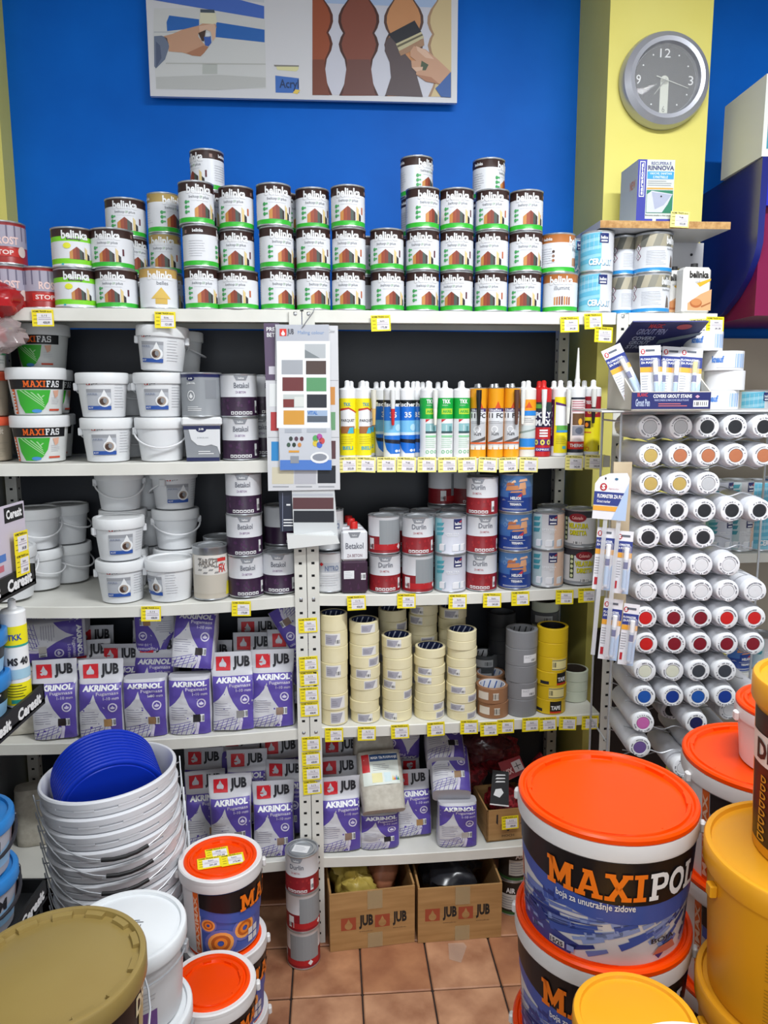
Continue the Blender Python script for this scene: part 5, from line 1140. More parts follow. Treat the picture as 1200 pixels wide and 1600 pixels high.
# ---- rolls of tape, fourth shelf right
G = 'rolls of tape'; MK = 'cream masking tape roll'
def tapes(px, d, kind, n, where, lab=MK, total=None):
    s = s_at(px, d, ZS[3] + .12); z = zrest('R', 3, s, .048) + .0004
    for i in range(n):
        pool = kind if isinstance(kind, list) else RT[kind]; pr = pool[0] if len(pool) > 2 and rng.random() < .42 else pool[rng.randrange(len(pool))]
        o = nth(i, n); inst(pr, rk(s + rng.uniform(-.0022, .0022), d + rng.uniform(-.0015, .0015), z), face(rk(s, d)) + R(rng.uniform(-8, 8)), '%s, %s of %s' % (lab, o, where), None, G); z += pr[2] + .0003
tapes(522, .046, 'a', 7, 'stack beside middle post')
tapes(570, .058, 'b', 9, 'second stack from post')
tapes(620, .066, 'c', 8, 'third stack from post')
tapes(671, .070, 'd', 8, 'shortest stack')
tapes(721, .052, 'e', 10, 'stack beside brown tape')
tapes(613, .175, 'b', 9, 'back stack left of centre')
tapes(661, .180, 'c', 10, 'back stack in centre')
tapes(706, .185, 'b', 9, 'back stack right of centre')
tapes(770, .056, [RBRN], 2, 'front brown pair', 'brown packing tape roll')
tapes(765, .155, [RBRN], 2, 'brown pair half hidden behind', 'brown packing tape roll')
tapes(758, .225, RDRK, 3, 'dim dark stack at back', 'dark grey tape roll')
tapes(784, .235, RDK2, 6, 'tall dark stack in shade', 'dark grey tape roll')
s = s_at(815, .056, .9); z = zrest('R', 3, s, .048) + .0004
for i, q in enumerate((0, 1, 0, 1, 0)): inst(RGRY[q], rk(s + rng.uniform(-.002, .002), .056, z), face(rk(s, .056)) + R((0, 16, -5, 24, 0)[i]), 'grey duct tape roll, %s of grey stack' % nth(i, 5), None, G); z += .0538
s = s_at(862, .058, .9); z = zrest('R', 3, s, .048) + .0004
for i, (q, yw) in enumerate(((2, -14), (1, 0), (2, 10), (1, 10), (0, 0), (0, 10))): inst(RYEL[q], rk(s + rng.uniform(-.002, .002), .058, z), face(rk(s, .058)) + R(yw), 'yellow cloth tape roll, %s of yellow stack' % nth(i, 6), None, G); z += .0453
tapes(897, .130, [RPAP], 3, 'pale stack behind yellow tape', 'pale green-white tape roll')
tapes(850, .235, [RPAP, RDRK[0]], 8, 'mixed stack behind yellow tape', 'dull tape roll')
# ---- grout bags
G = 'grout bags'
def gb(px, d, bay, k, pr, label, tilt=0, yaw=0, rollz=0, dz=0.0, rot=None):
    s = s_at(px, d, ZS[k] + .1 + dz); z = zrest(bay, k, s, .064) + .0005 + dz
    b_ = RA + R(yaw)
    z += .040 * abs(math.sin(R(tilt)))
    return inst(pr, rk(s, d, z), rot or (R(-tilt), R(rollz), b_), label, None, G)
U, FO = BAGU, BAGF; GBL = 'purple grout bag'
gb(88, .052, 'L', 3, U[0], GBL + ' with red square flap, front row, leftmost', 3, 4)
gb(160, .050, 'L', 3, U[1], GBL + ' with red square flap, front row, second from left', 2, 2)
gb(229, .052, 'L', 3, FO[0], GBL + ' with folded top, front row, third from left', 2, 0)
gb(298, .052, 'L', 3, FO[1], GBL + ' with folded top, front row, carrying a leaning bag', 1, 0)
gb(365, .050, 'L', 3, U[3], GBL + ' with flap, front row, second left of middle post', 4, 0)
gb(427, .052, 'L', 3, U[2], GBL + ' with flap, front row, beside middle post', 3, -2)
gb(28, .090, 'L', 3, BAGB, 'beige sack half hidden behind black display tray', 0, 8)
gb(300, .078, 'L', 3, U[0], GBL + ' leaning back on top of a folded bag', 14, -6, 4, .176)
for i, (px, d, pr, dz, tl) in enumerate(((140, .165, U[1], .012, 8), (188, .172, U[2], .0, 6), (243, .150, U[3], .030, 7), (238, .235, U[0], .055, 6), (395, .150, U[1], .018, 8), (402, .235, U[0], .040, 9), (452, .140, U[3], .026, 6), (330, .165, U[2], .0, 7), (146, .260, U[0], .03, 8), (75, .165, U[2], .0, 5))):
    gb(px, d, 'L', 3, pr, GBL + ' standing in rear rows of fourth shelf, %s counted' % NUM[i + 1], tl, rng.uniform(-8, 8), 0, dz)
def lying(px, d, bay, k, pr, dz, label, yaw=0, face=90, rollz=0):
    """a bag lying on its back (print up), foot towards the viewer"""
    s = s_at(px, d, ZS[k] + .1 + dz); z = zrest(bay, k, s, .064) + .04 + dz
    return inst(pr, rk(s, d, z), (R(-face), R(rollz), RA + R(yaw)), label, None, G)
gb(34, .150, 'L', 3, FO[2], GBL + ' lying on its side on the leftmost pile', 6, 10, 90, .245)
gb(42, .215, 'L', 3, FO[0], GBL + ' lying on its side, highest on leftmost pile', 6, -8, 90, .315)
gb(240, .205, 'L', 3, U[1], GBL + ' upside down near the shelf underside', 0, 0, 180, .352)
gb(446, .150, 'L', 3, U[2], GBL + ' tipped upside down beside middle post', -10, 0, 150, .335)
# lower shelf left
gb(361, .058, 'L', 4, U[3], GBL + ' behind small orange bucket, lowest shelf', 3, 3, 0, .03)
gb(428, .054, 'L', 4, U[2], GBL + ' in front at lowest left shelf, beside post', 3, 0)
for i, (px, d, pr, dz, tl) in enumerate(((445, .135, U[0], .018, 6), (440, .215, U[1], .055, 7), (447, .295, U[3], .095, 7), (386, .140, U[2], .055, 9), (376, .220, U[0], .085, 10), (322, .130, U[1], .0, 8), (318, .210, U[2], .04, 8), (332, .290, U[3], .08, 8), (378, .295, U[1], .115, 4))):
    gb(px, d, 'L', 4, pr, GBL + ' in rear rows of lowest left shelf, %s counted' % NUM[i + 1], tl, rng.uniform(-7, 7), 0, dz)
gb(60, .20, 'L', 4, BAGB, 'beige sack behind the white nested pails', 0, 10); 
# lower shelf right
gb(532, .054, 'R', 4, U[2], GBL + ' in front row right of middle post', 3, 2)
gb(530, .128, 'R', 4, U[1], GBL + ' second row right of middle post', 4, 2, 0, .024)
gb(533, .205, 'R', 4, U[0], GBL + ' third row right of middle post', 4, 0, 0, .060)
lying(525, .200, 'R', 4, FO[2], .275, GBL + ' lying on top right of middle post', 4, 60)
o = gb(592, .062, 'R', 4, FO[1], GBL + ' crushed under a white printed sack', 2, 3); o.scale.z = .66
lying(600, .018, 'R', 4, BAGW, .092, 'white sack with printed panel lying on crushed purple bag', 4, 40)
gb(584, .175, 'R', 4, BAGB, 'beige sack standing behind the white printed sack', 6, 2, 0, .125)
gb(572, .240, 'R', 4, FO[0], GBL + ' standing farthest back behind the beige sack', 0, 0)
o = gb(643, .115, 'R', 4, U[1], GBL + ' standing behind white printed sack, flap up', 8, 2); o.scale.z = .88
gb(626, .215, 'R', 4, U[2], GBL + ' turned upside down, letters inverted', 0, 2, 180, .372)
o = gb(714, .052, 'R', 4, FO[2], GBL + ' bulging under the leaning white-banded bag', 2, -3); o.scale.z = .82
lying(706, .050, 'R', 4, FO[0], .118, GBL + ' leaning on bulging bag, rounded drop uppermost', -6, 58)
lying(697, .120, 'R', 4, FO[1], .190, GBL + ' highest of the pile near red bags', -4, 60)
# ================================================================ wall things
def wl2(px, py): P = on_wall(px, py, PO); return ((P - WO).dot(WU), P.z)
PO = .045
bl, br = wl2(235, 150), wl2(714, 161)
cx0 = bl[0]; W_ = br[0] - bl[0]
mb = MB(); tx0, tz = wl2(224, -60)
POS = K('#d9d9dd', .35)
mb.prism([(bl[0], bl[1]), (br[0], br[1]), (br[0] + .0, bl[1] + .62), (bl[0], bl[1] + .62)], -PO, -PO + .014, POS)
t = thing('poster_board', WO, WA, 'white advertising board with brush pictures high on the blue wall', 'poster')
part('board', mb.build('board'), t)
mb = MB(); 
for sx in (.12, W_ - .12): mb.box(bl[0] + sx, -PO + .013, bl[1] + .5, bl[0] + sx + .03, 0, bl[1] + .53, K('#888888'))
part('hanger', mb.build('hanger'), t, kind='stuff')
l = Lab(); pp = lambda *a: [wl2(x, y) for x, y in a]
S = lambda x0, y0, k: (lambda u, v: (x0 + u * k, y0 + v * k))
A_ = lambda u, v: (220 + u / 4.615, v / 4.615); B_ = lambda u, v: (470 + u / 4.615, v / 4.615)
def pa(f, pts, m, q): l.poly(pp(*[f(*p) for p in pts]), m, q)
pa(A_, [(95, 60), (430, 60), (895, 130), (900, 460), (905, 640), (110, 645), (90, 300)], K('#d2d3d2', .4), 0); pa(A_, [(88, -300), (885, -300), (890, 20), (88, -60)], K('#c9ccd2', .4), 0)
PBL = K('#2f6ab8', .4); PBL2 = K('#4a6fc4', .4)
pa(A_, [(85, -40), (560, -40), (890, 45), (890, 137), (700, 105), (85, 0)], PBL2, 1); pa(A_, [(205, 112), (420, 140), (420, 200), (190, 225), (186, 160)], PBL, 1); pa(A_, [(545, 160), (893, 215), (893, 306), (540, 268)], PBL, 1)
pa(A_, [(95, 228), (330, 228), (330, 236), (95, 236)], K('#b9bcc0', .4), 1); pa(A_, [(180, 452), (900, 458), (900, 468), (180, 462)], K('#bcbdb9', .4), 1); pa(A_, [(445, 462), (552, 462), (552, 535), (445, 535)], K('#b9bdb8', .4), 1)
pa(A_, [(110, 555), (560, 540), (900, 560), (900, 630), (560, 650), (112, 640)], K('#bfc0be', .4), 1)
SK = K('#c99c80', .45); SK2 = K('#b07c60', .45); SK3 = K('#dcb79e', .45)
pa(A_, [(96, 262), (150, 258), (190, 275), (205, 340), (175, 430), (110, 495), (98, 480)], K('#6f7a90', .5), 3); pa(A_, [(110, 300), (140, 330), (150, 420), (112, 488)], K('#56607a', .5), 4)
pa(A_, [(165, 262), (230, 245), (300, 215), (420, 185), (455, 165), (540, 175), (548, 200), (470, 215), (415, 240), (415, 265), (450, 310), (480, 340), (460, 380), (430, 408), (370, 400), (300, 380), (200, 372), (204, 320)], SK, 3)
pa(A_, [(330, 385), (450, 330), (490, 340), (455, 385), (430, 408), (370, 402)], SK2, 4); pa(A_, [(420, 190), (530, 172), (540, 200), (540, 270), (520, 300), (505, 230), (470, 215), (425, 235)], SK3, 4); pa(A_, [(415, 240), (470, 218), (455, 300), (440, 295)], K('#4a3830'), 5)
pa(A_, [(430, 68), (530, 72), (535, 95), (430, 92)], K('#4a5560', .5), 4); pa(A_, [(428, 92), (540, 95), (550, 165), (520, 175), (425, 170)], K('#e0dcc0', .4), 4); pa(A_, [(470, 240), (500, 240), (498, 270), (468, 270)], K('#dfe3e8'), 6); pa(A_, [(455, 268), (505, 262), (510, 310), (490, 335), (465, 330)], K('#3f62b0', .4), 6)
pa(A_, [(975, 478), (1138, 480), (1138, 500), (1120, 515), (985, 505)], K('#e0dca8', .4), 1); pa(A_, [(960, 468), (1140, 472), (1140, 482), (965, 480)], K('#86837c', .4), 2); pa(A_, [(970, 545), (1140, 565), (1142, 672), (972, 668)], K('#3f6fbe', .4), 1); pa(A_, [(1115, 645), (1150, 650), (1130, 680), (1095, 672)], K('#e6c860', .4), 3)
x0, z0 = wl2(*A_(1000, 645)); x1, z1 = wl2(*A_(1138, 575)); l.text('Acryl', x0, z0 - .004, x1, z1, K('#1f3a66'), 3, .02)
pa(B_, [(85, -200), (1085, -200), (1085, 705), (92, 680)], K('#cfd0dc', .4), 0); pa(B_, [(85, -200), (1085, -200), (1085, 60), (85, 20)], K('#a9bfe0', .4), 1)
def balu(xc, wd, m1, m2, m3, x_lo=-9e9, x_hi=9e9):
    prof = [(-200, .42), (0, .55), (60, .85), (110, 1.0), (160, 1.02), (205, .92), (240, .78), (270, .90), (320, 1.0), (370, .92), (430, .70), (500, .62), (560, .62), (620, .76), (690, .98)]
    for a, q, mt in ((1.0, 2, m1), (.86, 3, m2)):
        L_ = [(max(x_lo, xc - wd * r * a), y + (xc - 400) * .012) for y, r in prof]; R_ = [(min(x_hi, xc + wd * r * a), y + (xc - 400) * .012) for y, r in prof]
        pa(B_, L_ + R_[::-1], mt, q)
    if m3: pa(B_, [(max(x_lo, xc - wd * .55), 430), (min(x_hi, xc + wd * .55), 430), (min(x_hi, xc + wd * .8), 688), (max(x_lo, xc - wd * .8), 684)], m3, 4)
balu(90, 140, K('#5a2c1e', .45), K('#9a4e30', .45), K('#7a4230', .45), 84); balu(418, 145, K('#4a2a24', .45), K('#84493a', .45), K('#6d4640', .45)); balu(742, 140, K('#5a4038', .45), K('#c98e60', .45), None); pa(B_, [(610, 300), (660, 250), (760, 400), (830, 480), (840, 560), (880, 700), (608, 690), (650, 560), (640, 450), (605, 370)], K('#5a4d50', .45), 5)
balu(1060, 145, K('#a8876a', .45), K('#d2bd90', .45), None, -9e9, 1085)
pa(B_, [(630, 250), (820, 150), (868, 232), (690, 318)], K('#2a2c34', .5), 7); pa(B_, [(685, 318), (868, 232), (888, 275), (708, 372)], K('#c9c09a', .35), 7); pa(B_, [(692, 332), (875, 246), (880, 258), (698, 346)], K('#6a6450'), 8); pa(B_, [(705, 372), (885, 280), (890, 330), (800, 370), (720, 405)], K('#a98468', .45), 8)
pa(B_, [(790, 370), (815, 335), (900, 360), (985, 430), (1080, 520), (1000, 610), (900, 590), (830, 540), (835, 500), (800, 490), (795, 440), (830, 440), (790, 410)], SK, 9); pa(B_, [(870, 440), (920, 470), (900, 510), (860, 510)], K('#4c5a44'), 10); pa(B_, [(830, 335), (900, 365), (960, 430), (900, 420), (840, 370)], SK3, 10); pa(B_, [(800, 490), (880, 485), (875, 510), (830, 520)], SK3, 11); pa(B_, [(835, 540), (940, 560), (1000, 610), (900, 590)], SK2, 10); pa(B_, [(1000, 610), (1082, 520), (1082, 705), (1010, 700), (970, 640)], K('#3f66a8', .5), 10)
pprint('print', l, flat_fn(-PO, .0003), t)
# ---- wall clock on the pier
P = on_wall(1034, 130, PF); SIL = K('#b4b6bf', .32, .55)
t = thing('wall_clock', P, WA, 'round silver wall clock with dark dial on the yellow pier', 'clock')
rc = .1345
part('case', MB().lathe([(rc - .012, .0), (rc, .006), (rc, .020), (rc - .006, .036), (rc - .022, .046), (rc - .034, .044), (rc - .0385, .030), (rc - .040, .022), (0, .022)], SIL, 64, axis='y').build('case'), t)
DIAL = K('#34373d', .5); part('dial', MB().lathe([(rc - .0405, .0225), (0, .0228)], DIAL, 48, axis='y').build('dial'), t)
l = Lab(); rd = rc - .041
l.text('12', -.019, rd * .66, .013, rd * .92, WHITE, 1, 0); l.text('3', rd * .76, -.013, rd * .92, .013, WHITE, 1, 0); l.text('9', -rd * .94, -.013, -rd * .79, .013, WHITE, 1, 0)
l.rect(-.014, -rd * .985, .011, .0, K('#cfd2c6', .5), 1); l.ell(-.0015, .0, .0125, .0125, K('#cfd2c6', .5), 1); l.text('6', -.006, -rd * .96, .002, -rd * .77, K('#5a5c58'), 2, 0)
for k in range(12):
    if k % 3: l.ell(rd * .84 * math.sin(k * math.pi / 6), rd * .84 * math.cos(k * math.pi / 6), .0024, .0024, WHITE, 1, 8)
pprint('dial_print', l, flat_fn(-.0229, .0002), t)
def hand(a, ln, w_, y, tail=.02, m=K('#c9cbc4', .4)):
    c, s_ = math.cos(R(a)), math.sin(R(a)); q = lambda u, v: (u * s_ + v * c, u * c - v * s_)
    return MB().prism([q(-tail, -w_), q(ln, -w_ * .5), q(ln, w_ * .5), q(-tail, w_)][::-1], -y - .001, -y, m)
part('hour_hand', hand(218, .052, .0022, .025, .004, K('#8f918c', .4)).build('hour_hand'), t); part('minute_hand', hand(108, .074, .0013, .027, .030).build('minute_hand'), t)
part('glass', MB().lathe([(rc - .036, .032), (0, .036)], K('#ffffff', .02, 0, alpha=.10, spec=.5), 48, axis='y').build('glass'), t)
# ---- particle-board ledge on the pier, box on it
Pb = on_wall(1000, 352, PF + .22); CHIP = NK('particle_board', '#a87c4a', '#c9a06a', 90, .8); LAM = K('#cfcfd2', .5)
a0 = on_wall(938, 350, PF + .21); a1 = on_wall(1142, 344, PF + .21)
lx0, lx1 = (a0 - WO).dot(WU), (a1 - WO).dot(WU); zl = a0.z
t = thing('wall_ledge', WO, WA, 'small grey laminated ledge with chipboard edge fixed to the yellow pier', 'shelf')
mb = MB(); mb.box(lx0, -PF - .21, zl - .010, lx1, -PF, zl + .010, LAM); part('board', mb.build('board'), t)
mb = MB(); mb.box(lx0, -PF - .2105, zl - .0098, lx1, -PF - .21, zl + .0098, CHIP); part('edge', mb.build('edge'), t)
mb = MB(); mb.box(lx0 + .05, -PF - .018, zl - .085, pr_ + .003, -PF, zl - .010, LAM); part('batten', mb.build('batten'), t)
mb = MB()
for x in (lx0 + .09, pr_ - .035): mb.lathe([(.004, 0), (.004, .002), (0, .002)], INK, 10, (x, -PF - .018, zl - .045), axis='y')
part('screws', mb.build('screws'), t, kind='stuff')
q0, q1 = on_wall(994, 330, PF + .200), on_wall(1051, 330, PF + .200); bw = (q1 - q0).length; bh = .165
t = thing('product_box', q0, WA, 'white carton with bathtub picture and blue side stripe on the ledge', 'box')
CW = K('#dfe0e4', .4); mb = MB(); mb.box(0, 0, 0, bw, .125, bh, K('#c9cec8', .45)); part('carton', mb.build('carton'), t); t.location.z = zl + .0102
l = Lab(); NB_ = K('#3a3f9c', .4); l.rect(0, 0, bw * .24, bh, NB_, 0); l.rect(bw * .05, bh * .40, bw * .19, bh * .97, WHITE, 1); l.rect(bw * .065, bh * .415, bw * .175, bh * .955, NB_, 2); l.text('saratoga', bw * .085, bh * .43, bw * .158, bh * .94, WHITE, 3, .03, 90)
l.text('RECUPERA E', bw * .36, bh * .915, bw * .90, bh * .965, K('#4a4a8c'), 1, .01); l.text('RINNOVA', bw * .27, bh * .83, bw * .98, bh * .905, K('#3a3a6c'), 1, .03); l.rect(bw * .26, bh * .69, bw * .98, bh * .81, K('#3a9ad8', .4), 1); l.text('VASCHE, SANITARI', bw * .32, bh * .755, bw * .92, bh * .795, WHITE, 2, .01); l.text('E PIASTRELLE', bw * .42, bh * .70, bw * .82, bh * .74, WHITE, 2, .01)
l.lines(bw * .28, bh * .575, bw * .96, bh * .675, 3, GREY, 1, .35); l.rect(bw * .26, bh * .525, bw * .98, bh * .55, K('#e0a04a'), 1); l.rect(bw * .26, bh * .14, bw * .98, bh * .51, K('#2f7a5e', .4), 1); l.poly([(bw * .27, bh * .44), (bw * .40, bh * .50), (bw * .97, bh * .45), (bw * .84, bh * .28), (bw * .70, bh * .15), (bw * .27, bh * .15)], K('#c6c9d6', .35), 2); l.poly([(bw * .40, bh * .48), (bw * .95, bh * .44), (bw * .74, bh * .27), (bw * .50, bh * .20)], K('#a6abc0', .35), 3); l.ell(bw * .66, bh * .41, .0025, .0025, INK, 4, 8)
l.text('Rinnova smalto a due passi', bw * .25, bh * .085, bw * .95, bh * .115, INK, 1, .01); l.rect(bw * .0, 0, bw * .45, bh * .045, NB_, 1); l.rect(bw * .55, 0, bw, bh * .045, NB_, 1)
pprint('printed_front', l, flat_fn(0, .0003), t)
l = Lab(); l.text('NEW', .072, bh * .56, .112, bh * .70, K('#d8906a'), 0, .03); pprint('printed_side', l, lambda x, y, q: (-.0003, .125 - x, y), t)
o = tag(1062, 343, 'pale price tag on the chipboard edge of the wall ledge', True); Pt = on_wall(1062, 343, PF + .214); o.location = Pt; o.rotation_euler = (0, R(2), WA)
# ---- blue and magenta cabinet at the right, white box on top of it
DB = K('#1b2374', .18, spec=.6); MG = K('#7c1644', .25)
def xy(px, py, X):                                                   # point on the plane of constant X
    d = ray(px, py); q = EYE + d * (X / d.x); return (q.y, q.z)
XC = 1.062; Yb = 2.70; 
pts = [(2.72, 2.33), (2.235, 2.33), (2.235, 2.10), (2.25, 2.06), (2.29, 2.01), (2.35, 1.965), (2.43, 1.925), (2.53, 1.905), (2.72, 1.90)]
mb = MB(); n = len(pts); vs = [(XC, y, z) for y, z in pts] + [(XC + .018, y, z) for y, z in pts]; fs = [tuple(range(n)), tuple(range(n, 2 * n))[::-1]] + [(i, i + n, (i + 1) % n + n, (i + 1) % n) for i in range(n)]
t = thing('display_cabinet', (0, 0, 0), 0, 'glossy dark blue display cabinet with curved edge and magenta inside, upper right', 'cabinet'); mb.add(vs, fs, DB, False); part('side_panel', mb.build('side_panel'), t)
mb = MB(); mb.box(XC + .0185, 2.26, 1.90, XC + .75, 2.70, 2.31, MG); part('body', mb.build('body'), t)
mb = MB(); mb.box(XC + .0185, 2.235, 2.20, XC + .75, 2.259, 2.33, K('#2a2fb0', .25)); part('fascia', mb.build('fascia'), t)
l = Lab(); l.text('AKCIJA', .02, 2.225, .30, 2.305, WHITE, 0, .04); pprint('lettering', l, lambda x, y, q: (XC + .0185 + x, 2.2345, y), t)
t = thing('product_box', (1.058, 2.235, 2.3305), R(2), 'large white carton on top of the dark blue cabinet', 'box'); mb = MB(); mb.box(0, 0, 0, .34, .24, .215, K('#d4d5d0', .5)); part('carton', mb.build('carton'), t)
l = Lab(); l.rect(.012, .02, .30, .13, K('#3f8fa0', .4), 0); l.text('COLOR', .03, .14, .20, .18, K('#2a3f8c'), 0, .03); pprint('printed_front', l, flat_fn(0), t)
# ---- third bay behind the spray rack: beige sheet, two boards with tins
BEI = K('#a59a8c', .6); t = thing('shelving_unit', rk(0, 0, 0), rack_rot, 'beige-backed shelving bay behind the spray can rack', 'shelving')
mb = MB(); mb.box(1.23, .33, .3, 2.05, .335, 1.86, BEI); part('back_panel', mb.build('back_panel'), t)
for z in (1.575, 1.18, .78):
    mb = MB(); mb.box(1.215, .06, z - .03, 2.05, .33, z, RACK); part('shelf', mb.build('shelf'), t)
mb = MB(); mb.box(1.205, .06, 0, 1.232, .09, 1.86, RACK); part('upright', mb.build('upright'), t)
G = 'tins behind the spray rack'
def bay3(px, d, z, pr, lb, yaw=0): s = s_at(px, d, z + .06); inst(pr, rk(s, d, z + .0004), RA + R(yaw), lb, None, G)
bay3(1176, .13, 1.575, CERA, 'light blue tin right of the white tape rings'); bay3(1215, .13, 1.575, CERA, 'light blue tin at right edge above the spray rack')
for i, (px, z, pr) in enumerate(((1120, 1.18, TEAL), (1152, 1.18, PEACH), (1186, 1.18, CERA), (1218, 1.18, TESS), (1112, .78, VELAT), (1150, .78, TESS), (1190, .78, PEACH))):
    bay3(px, .13, z, pr, 'tin seen through the spray rack wires, %s counted from upper left' % NUM[i + 1])
    if i < 4: bay3(px, .13, z + pr[2] + .0008, pr, 'upper tin seen through the spray rack wires, %s counted from left' % NUM[i + 1], 6)
# ================================================================ colour charts on the middle post
def pl_xz(px, py, d): q = ray(px, py); P0 = RO + RV * d; tt = (P0 - EYE).dot(RV) / q.dot(RV); P = EYE + q * tt; return ((P - RO).dot(RU), P.z)
def board(d, cs, th, m): mb = MB(); mb.prism([pl_xz(x, y, d) for x, y in cs], d, d + th, m); return mb
CHB = K('#cfd0d4', .45)
def chart(d, cs, m, label, printf, th=.003):
    t = thing('colour_chart', RO, rack_rot, label, 'colour chart', 'colour charts on the middle post'); part('card', board(d, cs, th, m).build('card'), t)
    l = Lab(); printf(l, lambda x, y: pl_xz(x, y, d)); pprint('print', l, flat_fn(d, .0003), t); return t
Z2 = lambda u, v: (400 + u / 4, 480 + v / 4)
def quad(l, f, x0, y0, x1, y1, m, q=0): l.poly([f(*Z2(x0, y1)), f(*Z2(x1, y1)), f(*Z2(x1, y0)), f(*Z2(x0, y0))], m, q)
def txt(l, f, s_, x0, y0, x1, y1, m, q=2, b=.02): a, b2 = f(*Z2(x0, y1)), f(*Z2(x1, y0)); l.text(s_, a[0], a[1], b2[0], b2[1], m, q, b)
def p_purple(l, f): txt(l, f, 'PRE', 66, 125, 118, 150, WHITE); txt(l, f, 'BET', 68, 160, 118, 186, WHITE); quad(l, f, 80, 370, 125, 420, K('#c9c6d0'))
chart(-.020, [(415, 594), (436, 594), (436, 505), (412, 505)], K('#5a4a64', .45), 'purple chart strip at left of the hanging charts', p_purple)
def p_back(l, f):
    for x0, y0, x1, y1, c in ((84, 478, 135, 620, '#dfe2e2'), (92, 655, 140, 772, '#b0383a'), (96, 840, 142, 960, '#2f86c4'), (462, 498, 494, 610, '#c98a46'), (462, 655, 496, 768, '#6a9a70'), (466, 835, 498, 948, '#5a3c40'), (100, 1000, 235, 1105, '#cfc8b0'), (240, 995, 375, 1105, '#b5b5bd'), (385, 990, 498, 1100, '#24272f')): quad(l, f, x0, y0, x1, y1, K(c, .5))
    for x0 in (105, 250, 390): quad(l, f, x0, 1118, x0 + 100, 1126, GREY)
    txt(l, f, 'Colour', 455, 140, 492, 160, GREY, 2, 0); quad(l, f, 60, 456, 515, 459, GREY); quad(l, f, 75, 812, 520, 815, GREY)
chart(-.026, [(419, 767), (531.5, 765), (528, 509), (430, 507), (430, 594), (415, 594)], CHB, 'large pale chart behind the white swatch chart', p_back)
def p_front(l, f):
    quad(l, f, 125, 110, 455, 212, K('#b4b8c2', .45)); quad(l, f, 130, 212, 462, 755, K('#eceef0', .4)); quad(l, f, 148, 755, 470, 1000, K('#c4c8d0', .45)); quad(l, f, 150, 955, 472, 1018, K('#4f7cc8', .45), 1)
    a = f(*Z2(148, 180)); b = f(*Z2(190, 135)); l.rect(a[0], a[1], b[0], b[1], K('#d8352c'), 2); drop(l, (a[0] + b[0]) / 2, a[1] + .006, .005, WHITE, 3); txt(l, f, 'JUB', 196, 135, 236, 180, K('#5a5c66'), 2, .04); txt(l, f, 'Maling colour', 262, 148, 425, 175, K('#7a9ac8'), 2, .0)
    for x0, y0, x1, y1, c in ((305, 230, 435, 318, '#b4b9bd'), (160, 330, 292, 420, '#a3a7ae'), (312, 335, 438, 420, '#4f403c'), (165, 438, 297, 524, '#6d3436'), (315, 440, 440, 526, '#5a9668'), (170, 545, 300, 628, '#c3cac8'), (318, 545, 442, 628, '#2a2d36'), (172, 645, 302, 734, '#d2983c'), (320, 645, 446, 720, '#9fb4d0')): quad(l, f, x0, y0, x1, y1, K(c, .5), 1)
    l.poly([f(*Z2(305, 318)), f(*Z2(400, 318)), f(*Z2(305, 265))], K('#7d8488'), 2); quad(l, f, 170, 575, 238, 626, K('#7a3230'), 2); quad(l, f, 240, 560, 300, 620, K('#d8dcd8'), 2); quad(l, f, 320, 680, 446, 718, K('#565f6c'), 2); txt(l, f, 'VITAL', 322, 648, 384, 672, K('#3f78c4'), 3, .03)
    quad(l, f, 180, 760, 285, 785, K('#aab0ba'), 2); quad(l, f, 318, 758, 440, 783, K('#aab0ba'), 2)
    for i, c in enumerate(('#3a4440', '#5a4050', '#5a3038', '#3f5a4a', '#26382e', '#c9884a')): p = f(*Z2(218 + 34 * (i % 3) - 14 * (i // 3), 822 + 38 * (i // 3))); l.ell(p[0], p[1], .0052, .0062, K(c), 3, 12)
    for i, c in enumerate(('#c84a4a', '#4a6ac8', '#d8c040', '#56a860', '#b050a0')): p = f(*Z2(390 + 22 * math.cos(i * 1.257), 835 + 26 * math.sin(i * 1.257))); l.ell(p[0], p[1], .008, .009, K(c), 3, 12)
    quad(l, f, 205, 895, 270, 908, K('#d89a3c'), 3); quad(l, f, 215, 930, 268, 975, K('#8d929c'), 3); p = f(*Z2(398, 940)); l.ell(p[0], p[1], .026, .016, WHITE, 3); l.ell(p[0], p[1] + .001, .020, .010, K('#8a8f9a'), 4)
chart(-.034, [(437.5, 735), (518.5, 731), (514, 507), (431, 508)], CHB, 'white swatch chart with blue foot hanging in front', p_front)
def p_dark(l, f):
    for k in range(3): quad(l, f, 172, 1325 + 18 * k, 232, 1332 + 18 * k, WHITE)
    quad(l, f, 165, 1160, 168, 1400, K('#8a90a8')); quad(l, f, 190, 1230, 215, 1240, WHITE)
chart(-.014, [(438, 831), (462, 829), (456, 740), (434, 742)], K('#23283a', .4), 'dark chart strip below the hanging charts', p_dark)
def p_low(l, f):
    quad(l, f, 230, 1190, 484, 1262, K('#5c3a3e', .5)); quad(l, f, 236, 1272, 488, 1345, K('#23262e', .5)); quad(l, f, 226, 1165, 480, 1180, K('#b4b8c0'), 0)
    l.poly([f(*Z2(272, 1440)), f(*Z2(290, 1415)), f(*Z2(470, 1395)), f(*Z2(492, 1415)), f(*Z2(470, 1440)), f(*Z2(290, 1462))], K('#d9dbdc', .5), 1)
chart(-.022, [(460, 858), (529, 849), (521, 745), (455, 745)], K('#c9ccce', .45), 'lowest folded chart with brown and black bands', p_low)
t = thing('card_pocket', RO, rack_rot, 'white leaflet pocket under the lowest chart', 'leaflet holder'); part('pocket', board(-.045, [(450, 858), (531, 849), (527, 838), (448, 835)], .022, K('#dcdedd', .4)).build('pocket'), t)
